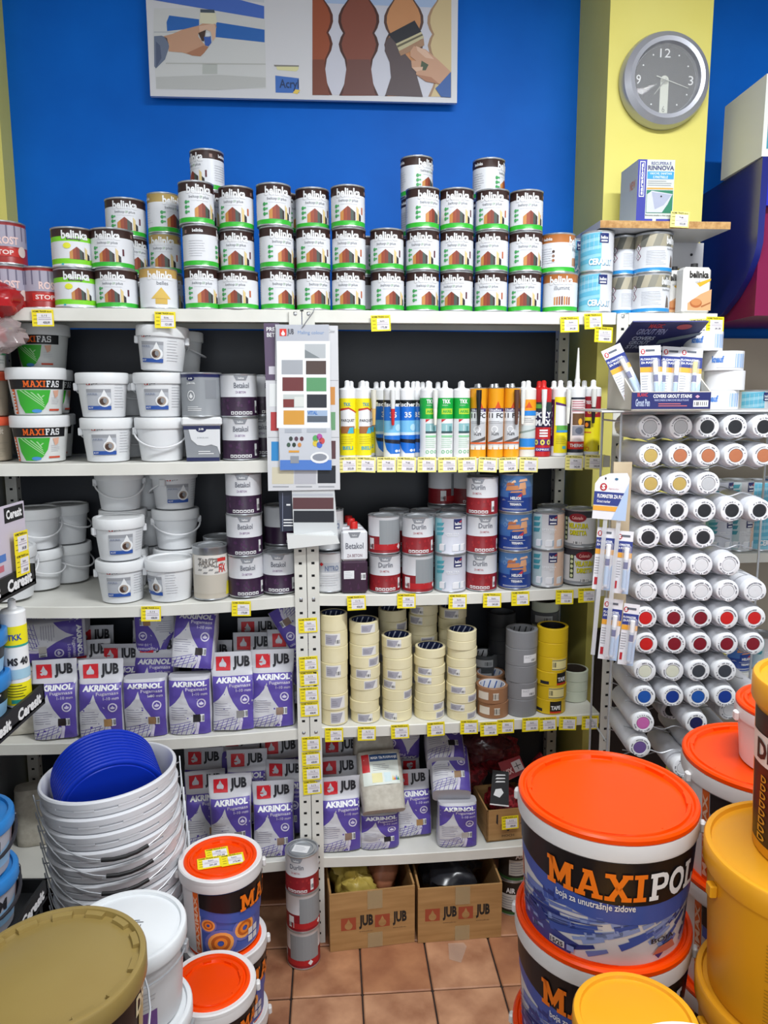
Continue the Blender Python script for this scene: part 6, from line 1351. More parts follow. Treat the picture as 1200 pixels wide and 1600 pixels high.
hk = MB(); a = pl_xz(472, 512, -.036); b2 = pl_xz(489, 489, -.036); hk.tube([(a[0], -.036, a[1]), (b2[0], -.05, b2[1]), (b2[0] + .004, -.03, b2[1] + .012), (b2[0] + .004, -.004, b2[1] + .012)], .0015, DTIN); thing('wire_hook', RO, rack_rot, 'thin wire hook holding the colour charts', 'hook', None, hk.build('wire_hook'))
# ================================================================ price tags along the shelves
TG = [('top shelf', [(67, 497, 'below the single red tin'), (258, 500, 'below the yellow arrow tin'), (595, 505, 'below the two-high tin column'), (890, 507, 'below the orange-topped tins'), (927, 502, 'below the light blue tins'), (1117, 507, 'right of the floorboard tin')]),
 ('third shelf', [(236, 959, 'left of the turned white tub'), (377, 951, 'below the three-high purple tins'), (557, 942, 'below the bottle tin'), (635, 939, 'below the grey-panel tin'), (715, 940, 'below the lilac tins'), (769, 938, 'below the dark red column'), (813, 935, 'below the blue garden tins'), (882, 933, 'below the peach tins'), (917, 930, 'at far right end')]),
 ('tape shelf', [(522, 1148, 'below stack beside post'), (573, 1146, 'below second cream stack'), (625, 1143, 'below third cream stack'), (681, 1139, 'below the shortest stack'), (733, 1136, 'left of brown tape'), (764, 1139, 'below the brown tape'), (790, 1135, 'right of brown tape'), (829, 1132, 'below the grey stack'), (856, 1131, 'left of yellow stack'), (887, 1130, 'right of yellow stack'), (922, 1129, 'at far right end')])]
for nm, li in TG:
    for i, (x, y, w_) in enumerate(li): tag(x, y, 'yellow price tag on the %s, %s' % (nm, w_), d=-.005 - .0016 * (i % 3))
for i, x in enumerate((543, 572, 604, 635, 667, 699, 730, 762, 794, 826)): tag(x, 726, 'pale yellow price tag under cartridges, %s from colour charts' % NUM[i + 1], True, -.005 - .0016 * (i % 2))
tag(897, 723, 'pale yellow price tag under the tall-nozzle cartridge', True); tag(928, 722, 'pale yellow price tag under the last cartridge at right', True, -.007)
for i, (x, y) in enumerate(((481, 977), (482, 1037), (483, 1060), (483, 1085), (484, 1108), (486, 1162), (486, 1185), (487, 1208), (488, 1230))): tag(x, y, 'yellow price tag on the middle post, %s from top' % NUM[i + 1], d=-.008 - .0014 * (i % 2), roll=-2)
tag(943, 523, 'yellow price tag hanging at right end post of top shelf', d=-.009)
o = tag(1092, 510, 'white paper tag left of the rightmost yellow tag', True, d=-.006)
# ================================================================ spray-can rack at the right
YR = 1.84
t = thing('wire_display_rack', (0, 0, 0), 0, 'white wire display rack holding rows of spray cans', 'rack')
def fr(px, py, Y=YR): return at_depth(px, py, Y)
xl = fr(966, 900).x; xr = at_depth(1235, 870, YR + .03).x; zt = 1.628
mb = MB()
for y in (YR + .03, YR + .19):
    for x in (xl, xr): mb.tube([(x, y, .02), (x, y, zt)], .0030, WIRE)
    mb.tube([(xl, y, zt), (xr, y, zt)], .0030, WIRE); mb.tube([(xl, y, .30), (xr, y, .30)], .0030, WIRE)
for k in range(4): mb.tube([(xl, YR + .03, zt - .02 - k * .42), (xl, YR + .19, zt - .02 - k * .42)], .0025, WIRE)
part('frame', mb.build('frame'), t)
mb = MB(); mb.box(xl - .055, YR + .01, zt + .003, xr + .2, YR + .30, zt + .007, K('#cfd0d0', .4)); part('top_deck', mb.build('top_deck'), t)
SV, BK_, BRZ, GLD, WHT, RD, MRN, CRM, ANT, BLU, BL2_, PNK, VIO, NVY, GRN = '#b9bcc0', '#23252a', '#b4704e', '#b89f58', '#d8dade', '#c41e1e', '#7c1424', '#d6d8c6', '#3c4048', '#1f55a8', '#16388c', '#c266a8', '#6a5290', '#1a2050', '#3a9a3a'
ROWS = [(667, [(1016, SV), (1064, SV), (1105.5, BK_), (1149, BK_), (1194, BK_)]), (712, [(1017, GLD), (1063, BRZ), (1107, BRZ), (1150, BRZ), (1194, BRZ)]), (756, [(1017, GLD), (1062, GLD), (1107, SV)]),
 (798, [(1014, BK_), (1058, BK_), (1101, BK_), (1144, BK_), (1187, BK_)]), (840, [(1013, BK_), (1057, BK_), (1099, BK_)]), (883, [(1011, WHT), (1055, WHT), (1096, WHT), (1139, WHT)]), (924, [(1010, WHT), (1054, WHT), (1096, WHT), (1137, WHT), (1180, WHT)]),
 (966, [(1009, RD), (1053, MRN), (1095, MRN), (1136, RD), (1179, RD)]), (1006.5, [(1010, RD), (1054, MRN), (1094, MRN), (1136, MRN), (1177, MRN)]), (1049, [(1008, CRM), (1051, CRM), (1092, ANT), (1133, ANT)]),
 (1089, [(1007, BLU), (1051, BL2_), (1091, BLU), (1133, BL2_)]), (1130, [(1005, PNK), (1088, NVY)]), (1168, [(1000, VIO)])]
CN = {SV: 'silver', BK_: 'black', BRZ: 'copper', GLD: 'gold', WHT: 'white', RD: 'bright red', MRN: 'maroon', CRM: 'cream', ANT: 'anthracite', BLU: 'mid blue', BL2_: 'deep blue', PNK: 'pink', VIO: 'violet', NVY: 'navy', GRN: 'green'}
zrow = []
G = 'spray cans on the wire rack'
def put(px, py, c, Y, lb):
    P = fr(px, py, Y); o = inst(spray_of(c), P, (R(rng.uniform(-1, 1)), R(rng.uniform(-35, 35)), R(rng.uniform(-1.5, 1.5) - 1)), lb, None, G); return P
for ri, (y, li) in enumerate(ROWS):
    for ci, (x, c) in enumerate(li): P = put(x, y, c, YR, '%s-dot spray can, %s in row %s from top' % (CN[c], NUM[ci + 1], NUM[ri + 1]))
    zrow.append(fr(1016, y).z)
for px, py, c, Y, lb in ((1049, 1110, BK_, YR + .10, 'black spray can pushed back beside the pink-dot one'), (1140, 1110, WHT, YR + .09, 'white spray can pushed back under the deep blue row'), (1085, 1165, WHT, YR + .08, 'white spray can pushed back under the navy-dot one'), (1135, 1160, WHT, YR + .10, 'white spray can farther right under the navy-dot one'), (1068, 1200, WHT, YR + .02, 'white spray can low behind the big orange lid'), (1083, 1283, GRN, YR - .01, 'green-dot spray can showing beside the big orange bucket'), (1076, 1372, WHT, YR, 'white spray can showing low beside the big bucket'), (1176, 1089, WHT, YR + .07, 'white spray can pushed back at right of blue row')): put(px, py, c, Y, lb)
zrow += [zrow[-1] - .0687 * k for k in range(1, 6)]
mb = MB(); xs0 = fr(1016, 900).x
for z in zrow:
    for y in (YR + .045, YR + .17):
        pts = [(xs0 - .034 + .0085 * k, y, z - .0345 - .0026 + .009 * (.5 - .5 * math.cos(2 * math.pi * ((.0085 * k - .034) / .0680)))) for k in range(37)]
        mb.tube(pts, .0016, WIRE, 4)
part('row_wires', mb.build('row_wires'), t, kind='stuff')
# ---- blister cards with pens
NV = K('#26357e', .4); YO = K('#e0a034', .45)
def blister(w_=.052, h=.150, pen_top='#e8eaec', seed=0):
    mb = MB(); mb.box(-w_/2, 0, 0, w_/2, .0012, h, K('#dcdde2', .4)); mb.box(-.011, -.0006, h - .014, .011, .0018, h - .009, K('#5a5f6a', .5))
    l = Lab(); l.ell(-w_ * .34, h - .014, .0055, .0065, K('#b0202c'), 1, 12); l.text('S', -w_ * .34 - .003, h - .018, -w_ * .34 + .003, h - .010, WHITE, 2, .05); l.rect(-w_/2, h * .66, w_/2, h * .84, NV, 1); l.text('FLOMASTER', -w_ * .46, h * .765, w_ * .34, h * .80, WHITE, 2, .02); l.text('ZA FUGE', -w_ * .46, h * .71, w_ * .12, h * .745, WHITE, 2, .03); l.rect(-w_/2, h * .575, w_/2, h * .655, YO, 1)
    l.lines(-w_ * .46, h * .25, -w_ * .12, h * .54, 7, GREY, 1, .25, seed); l.rect(-w_ * .42, h * .08, -w_ * .26, h * .20, K('#b0202c'), 1); l.poly([(w_ * .1, 0), (w_ * .5, 0), (w_ * .5, h * .45), (w_ * .25, h * .30)], K('#a9bfdc', .4), 1)
    pen = MB().lathe([(0, .010), (.0040, .011, K('#c9d6e8', .3)), (.0052, .016, K('#a9c6e6', .3)), (.0052, h * .40, K('#dfe2e6', .3)), (.0055, h * .41, NV), (.0055, h * .52, K('#c4ccd8', .3)), (.0055, h * .56, K(pen_top, .35)), (.0058, h * .74), (.0045, h * .75), (0, h * .75)], K(pen_top, .35), 14, (w_ * .16, -.0075, 0))
    pk = MB(); pk.box(w_ * .16 - .010, -.0145, .006, w_ * .16 + .010, -.0004, h * .78, K('#ffffff', .08, 0, alpha=.16, spec=.6), .003, True)
    return ('pen_card', [('card', mb.build('card'), []), ('print', MB().lab(l, flat_fn(0)).build('print'), []), ('pen', pen.build('pen'), []), ('blister', pk.build('blister'), [])], h, 'pen card')
BLI = blister(); BLY = blister(pen_top='#d8c878', seed=3)
# counter box of pens on the deck
zd_ = zt + .0072; c0, c1 = fr(986, 645, 1.80), fr(1110, 648, 1.80); bw = c1.x - c0.x
t = thing('counter_box', (c0.x, 1.80, zd_), R(1), 'cardboard counter box with raised navy header, on the spray rack', 'display box')
CB = K('#cfc9bd', .6); NV2 = K('#262c66', .4); th = .003; dp = .185
mb = MB(); mb.box(0, 0, 0, bw, dp, th, CB); mb.box(0, 0, 0, bw, th, .045, CB); mb.box(0, dp - th, 0, bw, dp, .145, CB)
for x in (0, bw - th): 
    pz = [(0, 0), (0, .045), (.055, .075), (.13, .145), (dp, .145), (dp, 0)]; n = 6; vs = [(x, y, z) for y, z in pz] + [(x + th, y, z) for y, z in pz]; mb.add(vs, [tuple(range(n)), tuple(range(n, 2 * n))[::-1]] + [(i, i + n, (i + 1) % n + n, (i + 1) % n) for i in range(n)], CB, False)
part('tray', mb.build('tray'), t)
fh = .115; hp = lambda u, v, e=0: (u, dp - .004 - v * .155 - e * .5, .145 + v * .062 - e)
mb = MB(); q = [hp(0, 0), hp(bw, 0), hp(bw - .004, 1), hp(.004, 1)]; q2 = [(a, b + .002, c + .003) for a, b, c in q]; mb.add(q + q2, [(0, 1, 2, 3), (7, 6, 5, 4), (0, 4, 5, 1), (1, 5, 6, 2), (2, 6, 7, 3), (3, 7, 4, 0)], NV2, False); part('header', mb.build('header'), t)
l = Lab(); l.text('MAGIC', .05, .82, .085, .95, K('#b83a44'), 1, .03); l.text('GROUT PEN', .030, .62, .100, .80, K('#8f9ac8'), 1, .03); l.text('COVERS', .030, .44, .085, .56, K('#b9c0dc'), 1, .03); l.text('GROUT', .030, .30, .080, .42, K('#b9c0dc'), 1, .03); l.text('STAINS', .030, .16, .085, .28, K('#b9c0dc'), 1, .03); l.ell(.135, .86, .018, .08, K('#b0505a'), 1); l.poly([(.10, .30), (.19, .60), (.19, .70), (.10, .44)], K('#7a8a98'), 1)
pprint('header_print', l, lambda x, y, q: hp(x, y, .0006 + .0003 * q), t)
l = Lab(); l.rect(0, .004, bw, .043, NV2, 0); l.text('COVERS GROUT STAINS', bw * .27, .030, bw * .76, .0385, WHITE, 1, .03); l.text('NASCONDE LE MACCHIE DELLE FUGHE', bw * .29, .0225, bw * .72, .027, K('#b4bce0'), 1, .01); l.text('BLANC', bw * .07, .033, bw * .20, .042, K('#b83a44'), 1, .03); l.text('Grout Pen', bw * .05, .010, bw * .23, .028, K('#a9b4cc'), 1, .03); l.lines(bw * .34, .009, bw * .72, .019, 2, K('#c06a70'), 1, .4); l.rect(bw * .78, .009, bw * .97, .024, WHITE, 1); l.bars(bw * .79, .011, bw * .95, .022, INK, None, 2, 13); l.poly([(bw * .80, .033), (bw * .83, .037), (bw * .86, .033), (bw * .83, .029)], K('#d0a0b8'), 1)
pprint('printed_front', l, flat_fn(0), t)
G = 'grout pens on cards'
for i, (x, y, pr, ry, rz, rx, lb) in enumerate(((.030, .05, BLI, -24, 8, -12, 'pen card leaning left inside the counter box'), (.062, .035, BLI, -2, 2, -8, 'front white-capped pen card in the counter box'), (.090, .075, BLI, 2, -3, -8, 'second pen card behind the front one in counter box'), (.112, .060, BLI, 4, -6, -10, 'third pen card with grey cap in counter box'), (.150, .045, BLY, 5, -8, -14, 'yellow-capped pen card at right of counter box'))):
    inst(pr, Vector((c0.x + x, 1.80 + y, zd_ + .006 + (.012 if i == 0 else (-.0 if i < 4 else 0)))), (R(rx), R(ry), R(rz)), lb, None, G)
# hanging strip
YH = 1.755
def hang(px, py, w_px, h_px, pr, lb, rz=-14, ry=2):
    P = fr(px, py, YH); P.y -= (P.x - SGN.x) * math.tan(R(14)); o = inst(pr, P, (R(-3), R(ry), R(rz)), lb, None, G); return o
Pt, Pb_ = fr(925, 735, YH), fr(975, 812, YH)
SGN = fr(951, 812, YH - .004); t = thing('pen_display_sign', SGN, (R(-2), R(3), R(-14)), 'arched pen display header card hanging left of the spray rack', 'sign'); w_, h = .076, .112
pts = [(-w_/2, 0), (w_/2, 0), (w_/2, h * .90), (w_ * .42, h), (-w_ * .1, h * .97), (-w_ * .38, h * .88), (-w_/2, h * .74)]
mb = MB(); mb.prism(pts, 0, .0015, K('#dcdde2', .4)); part('card', mb.build('card'), t); l = Lab(); l.ell(-w_ * .24, h * .68, .008, .009, K('#b0202c'), 1); l.text('S', -w_ * .24 - .004, h * .63, -w_ * .24 + .004, h * .73, WHITE, 2, .05); l.text('Sigmacolor', -w_ * .08, h * .63, w_ * .22, h * .67, K('#c87a80'), 1, .0); l.rect(-w_/2, h * .30, w_/2, h * .58, NV, 1); l.text('FLOMASTER ZA FUGE', -w_ * .40, h * .45, w_ * .44, h * .53, WHITE, 2, .03); l.text('Grout marker', -w_ * .40, h * .35, w_ * .0, h * .41, WHITE, 2, .01); l.rect(-w_/2, h * .18, w_ * .3, h * .28, YO, 1); l.poly([(w_ * .08, 0), (w_/2, 0), (w_/2, h * .8)], K('#a9bfdc', .4), 3); l.ell(-w_ * .2, h * .86, .002, .003, INK, 1, 8); l.ell(w_ * .12, h * .86, .004, .003, K('#3a6a8c'), 1, 8)
pprint('print', l, flat_fn(0), t)
for x in (-.012, .018):
    mb = MB(); mb.box(x, .0013, -.33, x + .010, .0022, .03, K('#d0d4da', .2, 0, alpha=.5)); part('hanging_strip', mb.build('hanging_strip'), t)
BLN = blister(.044, .150); BLN2 = blister(.036, .150, seed=5)
hang(940, 922, 0, 0, BLN, 'upper left pen card of the hanging strip', -14, 3); hang(967, 926, 0, 0, BLN2, 'upper right pen card of the hanging strip', -14, 3); hang(948, 1030, 0, 0, BLN, 'lower left pen card of the hanging strip', -14, 4); hang(974, 1036, 0, 0, BLN2, 'lower right pen card of the hanging strip', -14, 4)
mb = MB(); P0 = fr(978, 985, YR - .03); P1 = fr(984, 722, YR - .03); mb.box(P1.x - .038, P1.y, P0.z, P1.x + .006, P1.y + .006, P1.z, NK('plywood', '#b9a88c', '#c9b99c', 14, .7)); mb.box(P1.x - .024, P1.y - .001, P0.z + .16, P1.x + .002, P1.y, P0.z + .24, K('#9a7048', .7)); thing('backing_board', (0, 0, 0), 0, 'narrow pale wooden board beside the hanging pen cards', 'board', None, mb.build('backing_board'))
# white paper tape rings beside the counter box
KT = K('#dedfe2', .55); KB = K('#8ab0e0', .5)
def ring_roll(r, h, v):
    l = Lab()
    if v != 1:
        l.text('knauf', -.052, h * .40, -.024, h * .75, K('#4a7cc8'), 0, .05)
        for k in range(7): l.rect(.004 + .005 * k, h * .15, .006 + .005 * k + (.0015 if k % 2 else 0), h * .85, KB, 0)
    if v == 2: l.rect(-.04, .006, .052, .008, LGREY, 0)
    return ('tape_roll', [('tape', MB().lathe([(r * .42, 0), (r - .001, 0), (r, .001), (r, h - .001), (r - .001, h), (r * .42, h), (r * .41, .001), (r * .42, 0)], KT, 40).build('tape'), []), ] + wraps(l, r, .0003) if v != 1 else [('tape', MB().lathe([(r * .42, 0), (r - .001, 0), (r, .001), (r, h - .001), (r - .001, h), (r * .42, h), (r * .41, .001), (r * .42, 0)], KT, 40).build('tape'), [])], h, 'tape')
G = 'white paper tape rings'; z = zd_ + .0003
for px, py, r, v, lb in ((1118, 640, .052, 0, 'lowest'), (1131, 600, .048, 1, 'second from bottom'), (1128, 572, .050, 2, 'second from top'), (1098, 545, .046, 0, 'topmost')):
    P = fr(px, py, 1.935); inst(ring_roll(r, .0475, v), Vector((P.x, 1.935, z)), R(8), 'white paper tape ring, %s of stack behind counter box' % lb, None, G); z += .0479
# ================================================================ on the floor under the shelving
CARD = NK('corrugated_card', '#a27a4a', '#b58c5a', 5, .75, .03, stretch=(1, 1, 12)); CARDIN = K('#8f6d45', .8); CLR = K('#c9b48c', .25, 0, alpha=.45, spec=.6)
def carton(p0, p1, depth, h, label, kind):
    a = on_level(*p0, 0); b = on_level(*p1, 0); u = (b - a); w_ = u.length; ang = math.atan2(u.y, u.x); a.z = .0005
    t = thing('cardboard_box', a, ang, label, 'box', 'open cardboard boxes under the shelving'); th = .006; mb = MB()
    mb.box(0, 0, 0, w_, depth, .005, CARD); mb.box(0, 0, .005, w_, th, h, CARD); mb.box(0, depth - th, .005, w_, depth, h, CARD); mb.box(0, th, .005, th, depth - th, h + .004, CARD); mb.box(w_ - th, th, .005, w_, depth - th, h + .006, CARD); part('carton', mb.build('carton'), t)
    l = Lab(); RB = K('#a04a30', .7); BKI = K('#23201e', .7)
    for x in ((.034, .138) if kind == 1 else (.022, .126)):
        s_ = .046; y = .072 if kind == 2 else .066; l.rect(x, y, x + s_, y + s_ * .9, RB, 0); drop(l, x + s_ * .5, y + s_ * .30, s_ * .26, CARD, 1); l.text('JUB', x + s_ * 1.2, y - .001, x + s_ * 2.15, y + s_ * 1.0, BKI, 0, .05); l.text('www.jub.eu', x + s_ * 1.2, y - .012, x + s_ * 2.1, y - .006, K('#5a4632', .7), 0, 0)
    pprint('printed_front', l, flat_fn(0), t)
    x = w_ * .44
    for za, zb in ((h - .06, h), (.001, .05)): tp = MB(); tp.box(x, -.0016, za, x + .046, -.0012, zb, CLR); part('packing_tape', tp.build('packing_tape'), t)
    return a, u.normalized(), w_, ang
def blob(name, c, rx, ry, rz, m, label, cat, seed=1, amp=.25, fr_=9, knots=None, group=None, seg=28):
    n, k = seg, seg // 2; vs, fs = [], []
    for i in range(k + 1):
        th = math.pi * i / k
        for j in range(n):
            ph = 2 * math.pi * j / n; d = Vector((math.sin(th) * math.cos(ph), math.sin(th) * math.sin(ph), math.cos(th)))
            q = 1 + amp * noise.noise(d * 2.0 + Vector((seed * 3.1, 0, 0))) + amp * .5 * abs(noise.noise(d * fr_ * .6 + Vector((0, seed, 2)))) - amp * .3 * abs(noise.noise(d * fr_ + Vector((seed, 5, 0))))
            vs.append((d.x * rx * q, d.y * ry * q, d.z * rz * q))
    zmin = min(v[2] for v in vs)
    for i in range(k):
        for j in range(n): j2 = (j + 1) % n; fs.append((i * n + j, (i + 1) * n + j, (i + 1) * n + j2, i * n + j2))
    mb = MB().add(vs, fs, m); me = mb.build(name, 60); return thing(name, c, 0, label, cat, group, me)
a, u, w_, ang = carton((516, 1488), (648, 1472), .30, .190, 'open cardboard box holding yellow bags, nearer the middle post', 1)
vv = Vector((-u.y, u.x, 0)); YBAG = K('#b09a4a', .35); PEAR = NK('terracotta_bag', '#8a5238', '#a0664a', 8, .5)
blob('plastic_bag', a + u * .085 + vv * .16 + Vector((0, 0, .165)), .068, .085, .055, YBAG, 'knotted yellow plastic bag at back of the left carton', 'bag', 2, .45, 14)
blob('plastic_bag', a + u * .095 + vv * .075 + Vector((0, 0, .145)), .060, .050, .050, YBAG, 'knotted yellow plastic bag at front of the left carton', 'bag', 5, .5, 16)
blob('plastic_bag', a + u * .190 + vv * .165 + Vector((0, 0, .155)), .050, .090, .072, PEAR, 'brown-orange bag beside the yellow ones in left carton', 'bag', 9, .18, 7)
a, u, w_, ang = carton((653, 1474), (783, 1464), .30, .182, 'open cardboard box holding black bag, farther from the middle post', 2)
vv = Vector((-u.y, u.x, 0)); blob('plastic_bag', a + u * .125 + vv * .150 + Vector((0, 0, .145)), .088, .100, .056, K('#2c2d32', .25, spec=.6), 'glossy black plastic bag filling the right carton', 'bag', 3, .40, 16)
P = on_level(801, 1425, 0)
def wood_tin():
    l = Lab(); l.rect(-.05, .022, .05, .075, K('#cfd0cc'), 0); l.text('AIR', -.030, .080, .0, .098, WHITE, 1, .04); l.poly([(.006, .03), (.03, .028), (.04, .05), (.03, .07), (.012, .055)], K('#3f6a3a'), 1); l.lines(-.045, .026, 0, .07, 5, GREY, 1, .3)
    return tin(.050, .120, [(0, K('#2f5a30', .4)), (.014, K('#2a2826', .4))], [l])
WT = wood_tin(); inst(WT, (P.x, P.y + .03, .0003), R(4), 'dark tin with pale label standing behind the right carton', None, None); inst(WT, (P.x + .005, P.y + .03, .1208), R(30), 'dark tin on top, half hidden right of the right carton', None, None)
DURL = betakol(.0490, .1200, 3, 'Durlin', 'ZA METAL', '#8a1f27', '#a32a30'); DURLB = betakol(.0490, .1200, 4, dark='#8a1f27', back=True)
P = on_level(475, 1497, 0); z = .0003
for pr, yw, lb in ((DURLB, -52, 'white and red tin turned to grey panel, bottom of floor stack'), (DURLB, -12, 'white and red tin with grey panel, middle of floor stack'), (DURL, -14, 'white and dark red tin, top of floor stack by post')):
    o = inst(pr, (P.x, P.y, z), R(yw), lb, None, 'tins stacked on the floor'); z += .1203
mb = MB(); mb.box(-.024, -.017, 0, .024, .017, .0004, WHITE); l = Lab(); l.lines(-.018, -.012, .016, .012, 4, LGREY, 0, .4)
mb.lab(l, lambda x, y, q: (x, y, .0007 + .0002 * q)); thing('paper_label', (P.x - .002, P.y, z - .0042), R(-12), 'white paper slip lying on the top tin of floor stack', 'label', None, mb.build('paper_label'))
# carton of red mesh on the lowest right shelf
s = s_at(760, .035, .3); P = rk(s, .03, zrest('R', 4, s + .07, .08) + .001); t = thing('cardboard_box', P, RA + R(3), 'small cardboard box with black triangle, right end of lowest shelf', 'box')
w_, d_, h = .150, .16, .105; mb = MB(); mb.box(0, 0, 0, w_, d_, .004, CARD); mb.box(0, 0, 0, w_, .005, h, CARD); mb.box(0, d_ - .005, 0, w_, d_, h, CARD); mb.box(0, 0, 0, .005, d_, h, CARD); mb.box(w_ - .005, 0, 0, w_, d_, h, CARD); part('carton', mb.build('carton'), t)
l = Lab(); l.poly([(.045, .055), (.095, .055), (.070, .030)], INK, 0); l.text('HOCH', .050, .012, .090, .020, K('#3a2c20'), 0, .01); l.poly([(.030, .062), (.036, .055), (.036, .090), (.031, .09)], INK, 0); l.poly([(.108, .052), (.112, .052), (.138, .085), (.134, .088)], K('#5a4632'), 0); pprint('printed_front', l, flat_fn(0), t)
tag(797, 1285, 'yellow price tag stuck on the small triangle box', d=.014)
REDM = NK('red_net', '#5a0f16', '#a02630', 55, .45, .8, lo=.42, hi=.6); CLEAR = K('#d8c8c8', .12, 0, alpha=.18, spec=.8)
G = 'bags of red net'
b_ = lambda x, y, z: P + RU * x + RV * y + Vector((0, 0, z))
blob('net_bag', b_(.076, .082, .098), .058, .062, .036, REDM, 'red net bundle on top of the small triangle box', 'bag', 4, .35, 16, None, G)
blob('net_bag', b_(-.012, .240, .100), .066, .060, .078, REDM, 'dark red net bag left behind the small triangle box', 'bag', 6, .35, 16, None, G)
blob('net_bag', b_(.090, .255, .175), .075, .062, .070, REDM, 'dark red net bag highest behind the triangle box', 'bag', 8, .35, 16, None, G)
blob('net_bag', b_(.205, .110, .12), .036, .070, .095, REDM, 'dark red net bag right of the triangle box', 'bag', 12, .35, 16, None, G)
blob('plastic_bag', b_(.03, .17, .255), .085, .070, .045, K('#5a2a30', .15, 0, alpha=.55, spec=.8), 'crumpled clear bag shining above the red nets', 'bag', 15, .45, 18)
mb = MB(); mb.prism([(-.030, 0), (.030, 0), (.026, .105), (-.026, .105)], 0, .0012, BLACK); l = Lab(); l.poly([(-.020, .030), (.0, .024), (.012, .040), (.004, .052), (-.014, .048)], WHITE, 0)
for k in range(3): l.poly([(-.016, .068 + .010 * k), (.016, .072 + .010 * k), (.014, .075 + .010 * k), (-.012, .073 + .010 * k)], WHITE, 0)
l.rect(-.030, 0, .030, .004, K('#d8d4d4'), 0); mb.lab(l, flat_fn(0)); thing('header_card', b_(.040, .005, .118), (R(-32), R(6), RA + R(-8)), 'black header card on the red net bundle', 'card', None, mb.build('header_card'))
mb = MB(); mb.prism([(-.040, 0), (.036, 0), (.040, .055), (-.036, .062)], 0, .0012, K('#8c1a24', .3)); l = Lab(); l.rect(.002, .012, .034, .046, K('#c9bcbc'), 0); l.rect(.016, .018, .0185, .040, K('#3a2a2c'), 1); l.rect(.006, .028, .030, .0305, K('#3a2a2c'), 1); l.text('MIX', -.032, .014, -.002, .032, K('#e0b8b4'), 0, .04); mb.lab(l, flat_fn(0)); thing('header_card', b_(.115, .075, .175), (R(-40), R(-18), RA + R(8)), 'red header card with white square on the net bags', 'card', None, mb.build('header_card'))
# torn clear tape on the floor
P = on_level(716, 1488, .0); mb = MB(); mb.add([(-.030, -.030, .001), (.004, -.045, .002), (.028, .020, .004), (.020, .034, .006), (-.028, .034, .004)], [(0, 1, 2, 3, 4)], K('#d8c4b4', .15, 0, alpha=.35, spec=.7), False); thing('tape_scrap', P, 0, 'torn scrap of clear tape on the tiles before the right carton', 'scrap', None, mb.build('tape_scrap'))

mb = MB(); a = rk(SR + .045, .165); mb.box(0, 0, 0, .265, .02, .915, K('#1d1413', .5)); thing('dark_board', a, RA, 'dark brown board leaning before the yellow pier behind the spray rack', 'board', None, mb.build('dark_board'))
# ================================================================ stacks of buckets in the foreground
def pile(x, y, z0, pr, n, labels, rz=0, group=None, gap=.0004, sh=None):
    z = z0; out = []
    for i in range(n):
        dx, dy = (sh[i] if sh else (0, 0)); out.append(inst(pr, (x + dx, y + dy, z), R(rz + rng.uniform(-2, 2)), labels[i], None, group)); z += pr[2] + gap
    return z, out
NEST = .0075                                                         # a bucket foot sits inside the rim of the lid below
G = 'orange-lidded paint buckets'
FB = 'big orange-lidded bucket with black and blue label'
pile(.400, 1.270, .012, MAXB, 4, ['%s, %s of front right stack' % (FB, q) for q in ('lowest', 'second from floor', 'second from top', 'topmost')], -20.5, G, -NEST)
z, _ = pile(.765, 1.425, .0, MAXB, 4, ['%s, %s of stack behind yellow buckets' % (FB, q) for q in ('lowest', 'second from floor', 'second from top', 'topmost')], 4, G, -NEST)
inst(MAXM, (.812, 1.405, z + .0), R(-5), 'smaller orange-lidded bucket standing on the stack behind yellow buckets', None, G)
G2 = 'yellow buckets'
z, _ = pile(.672, 1.095, -.022, YELB, 4, ['big golden yellow bucket, %s of right-hand stack' % q for q in ('lowest', 'second from floor', 'second from top', 'top full-size one')], 0, G2, -.006)
inst(YELT, (.700, 1.10, z - .0), R(-32), 'tall yellow bucket with dark label at right frame edge', None, G2)
pile(.367, .985, .088, YELS, 4, ['small yellow bucket in front of orange stack, %s' % q for q in ('lowest', 'second from floor', 'second from top', 'topmost')], 0, G2, .0004)
pile(.357, .735, .0, WHS, 5, ['white bucket at bottom edge before small yellow stack, %s' % q for q in ('lowest', 'second', 'middle', 'fourth', 'topmost')], 0, 'white lidded buckets')
# left group
pile(-.52, 1.061, .0, GOLDBK, 4, ['gold-lidded bucket, %s of front left stack' % q for q in ('lowest', 'second from floor', 'second from top', 'topmost')], 62, 'gold-lidded buckets', -.0015)
pile(-.490, 1.292, .012, WHB, 4, ['white-lidded bucket, %s of stack behind gold lid' % q for q in ('lowest', 'second from floor', 'second from top', 'topmost')], 4, 'white-lidded buckets', 0, [(0, 0), (0, 0), (.006, -.006), (0, 0)])
pile(-.389, 1.640, .0, MAXS, 3, ['small orange-lidded bucket, %s of rear left stack' % q for q in ('bottom', 'middle', 'top')], 13, 'small orange buckets', .0004, [(.004, 0), (.006, -.004), (0, 0)])
pile(-.372, 1.443, .0, MAXT, 3, ['small orange-lidded bucket, %s one beside white lids' % q for q in ('lowest', 'middle', 'upper')], 14, 'small orange buckets')
# three price tags stuck on the small orange lid
for i, (dx, dy, rz) in enumerate(((-.012, .018, 18), (-.022, -.020, 16), (.030, -.008, 18))):
    o = thing('price_tag', (-.389 + dx, 1.640 + dy, .5950 + .0006 * i), (R(-90), 0, R(rz)), 'yellow price tag lying on small orange lid, %s' % ('upper one', 'lower left one', 'lower right one')[i], 'price tag', 'yellow price tags', TAGS[i]); o.rotation_euler = Matrix.Rotation(R(rz), 3, 'Z').to_euler(); o.rotation_euler = (Matrix.Rotation(R(rz), 3, 'Z') @ Matrix.Rotation(R(-90), 3, 'X')).to_euler()
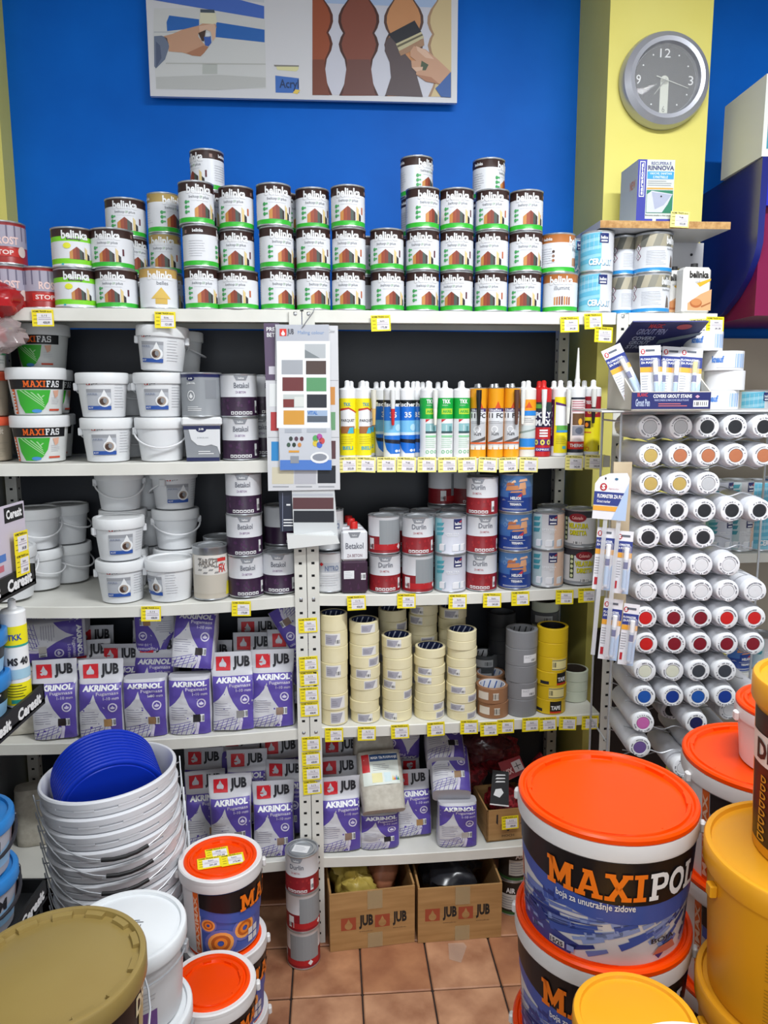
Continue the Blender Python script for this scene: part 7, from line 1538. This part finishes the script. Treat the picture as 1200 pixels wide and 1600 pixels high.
# nested white pails, leaning a little
NP_ = 14; ax = Vector((-.600, 1.662, 0)); tilt = Matrix.Rotation(R(-4.2), 3, 'Y') @ Matrix.Rotation(R(-1.0), 3, 'X')
for i in range(NP_):
    P = ax + tilt @ Vector((0, 0, .004 + .0390 * i)) + Vector((.004, 0, .006)); k = NP_ - i
    o = inst(OPAIL, P, tilt.to_euler(), 'white open pail with wire handle, %s from top of nested stack' % NUM[k] if k > 1 else 'topmost white open pail of nested stack, holding blue lids', None, 'nested white pails')
    o.rotation_euler = (tilt @ Matrix.Rotation(R(26 + rng.uniform(-3, 3)), 3, 'Z')).to_euler()
c = ax + tilt @ Vector((0, 0, .745)) + Vector((.004, .0, .004)); nrm = Vector((.42, -.84, -.24)).normalized()
q = nrm.to_track_quat('Z', 'Y')
for i in range(11):
    inst(BLID, c - nrm * (.0088 * (i - 5)) + Vector((-.0010 * i, 0, .0016 * i)), q.to_euler(), 'blue plastic lid in the top white pail, %s from front' % NUM[i + 1], None, 'blue lids in the top pail')
# ---- black display stand at the left edge
XS = -.702; STB = K('#17181a', .45); t = thing('display_stand', (0, 0, 0), 0, 'black display stand with white lettered trays at left frame edge', 'display stand')
Y0, Y1 = .80, 1.485; xb = -1.06
def tray(z, h=.042, Y1=1.485):
    mb = MB(); mb.box(xb, Y0, z - .006, XS, Y1, z, STB); mb.box(XS - .006, Y0, z - .012, XS, Y1, z + h - .012, STB); mb.box(xb, Y1 - .005, z - .012, XS, Y1, z + h - .012, STB)
    p = part('tray', mb.build('tray'), t)
    for k in range(6): x = Y1 - .115 - k * .125; l = Lab(); l.text('Ceresit', x, z - .003, x + .098, z + .021, WHITE, 0, .05); part('lettering', MB().lab(l, lambda x, y, q: (XS + .0004, x, y)).build('lettering'), p)
    return p
tray(1.312); tray(1.058); tray(.655, .042, 1.435)
mb = MB(); mb.box(xb - .012, Y0, 0, xb, Y1, 1.52, STB); part('back_panel', mb.build('back_panel'), t)
mb = MB(); mb.box(xb, 1.423, 0, XS - .03, 1.4295, .64, STB); mb.box(XS - .05, 1.41, 0, XS - .008, 1.423, .64, STB); part('end_panel', mb.build('end_panel'), t)
# printed card on the top tray
mb = MB(); mb.box(XS - .012, 1.02, 1.313, XS - .0085, 1.475, 1.405, K('#c4bccb', .5)); mb.box(XS - .012, 1.375, 1.405, XS - .0085, 1.475, 1.470, K('#c4bccb', .5)); l = Lab(); l.rect(1.395, 1.437, 1.470, 1.466, STB, 0); l.text('Ceresit', 1.402, 1.443, 1.463, 1.461, WHITE, 1, .04)
for k in range(3): l.ell(1.10 + .08 * k, 1.375 - .01 * (k % 2), .022, .020, [WHITE, K('#2a2a30'), K('#d8d4dc')][k], 0, 12); l.ell(1.10 + .08 * k, 1.372 - .01 * (k % 2), .010, .010, INK, 1, 10)
l.rect(1.31, 1.350, 1.38, 1.362, K('#c06a7a'), 0); l.rect(1.31, 1.368, 1.39, 1.382, K('#4f7ac0'), 0)
mb.lab(l, lambda x, y, q: (XS - .0082 + .0003 * q, x, y)); thing('header_card', (0, 0, 0), 0, 'pale printed product card standing on the top black tray', 'card', None, mb.build('header_card'))
for i, z in enumerate((1.395, 1.352)): thing('price_tag', (XS + .0015, 1.432, z), (0, R(2), R(90)), 'yellow price tag on the black stand, %s one' % ('upper', 'lower')[i], 'price tag', 'yellow price tags', TAGS[i + 1])
G = 'blue-lidded tubs'
z, _ = pile(-.806, 1.330, .6556, BTUB, 2, ['grey tub with blue lid and black handle, lower one on stand', 'grey tub with blue lid and black handle, upper one on stand'], 40, G)
z, _ = pile(-.815, 1.385, 1.0586, BTUBS, 2, ['small blue-lidded tub on middle tray, lower one', 'small blue-lidded tub on middle tray, upper one'], 40, G)
def c_ms(l):
    Y = K('#ece01e', .4); l.rect(-.0745, .128, .0745, .168, Y, 0); l.rect(-.0745, .126, .0745, .130, K('#2f9a8c'), 1); l.text('TKK', -.010, .140, .016, .152, K('#2a4a9c'), 2, .03); l.text('MS 40', -.014, .088, .026, .104, INK, 2, .04); l.rect(-.0745, .060, .0745, .080, K('#9fc4d8'), 1); l.rect(-.0745, .006, .0745, .052, Y, 0); l.lines(-.02, .022, .02, .050, 5, K('#4a4a20'), 1, .3); l.rect(-.012, .010, .016, .018, K('#2f9a8c'), 1)
inst(cartridge(WHITE, c_ms), (-.738, 1.452, 1.0586), R(20), 'yellow and white cartridge standing on the middle black tray', None, 'sealant cartridges')
# ---- red plastic bag hanging off the top shelf at the left
RB = K('#b01c22', .25, spec=.6); s = s_at(6, -.02, 1.9)
blob('plastic_bag', rk(s - .03, -.01, 1.915), .070, .060, .050, RB, 'red plastic packet slumped on left end of top shelf', 'bag', 21, .5, 14)
blob('plastic_bag', rk(s - .035, -.035, 1.835), .085, .050, .048, K('#c4b4b4', .12, 0, alpha=.45, spec=.8), 'clear crumpled packet hanging below the red one', 'bag', 23, .5, 16)
blob('plastic_bag', rk(s - .055, -.030, 1.838), .055, .038, .038, RB, 'red contents inside the clear crumpled packet', 'bag', 25, .4, 12)
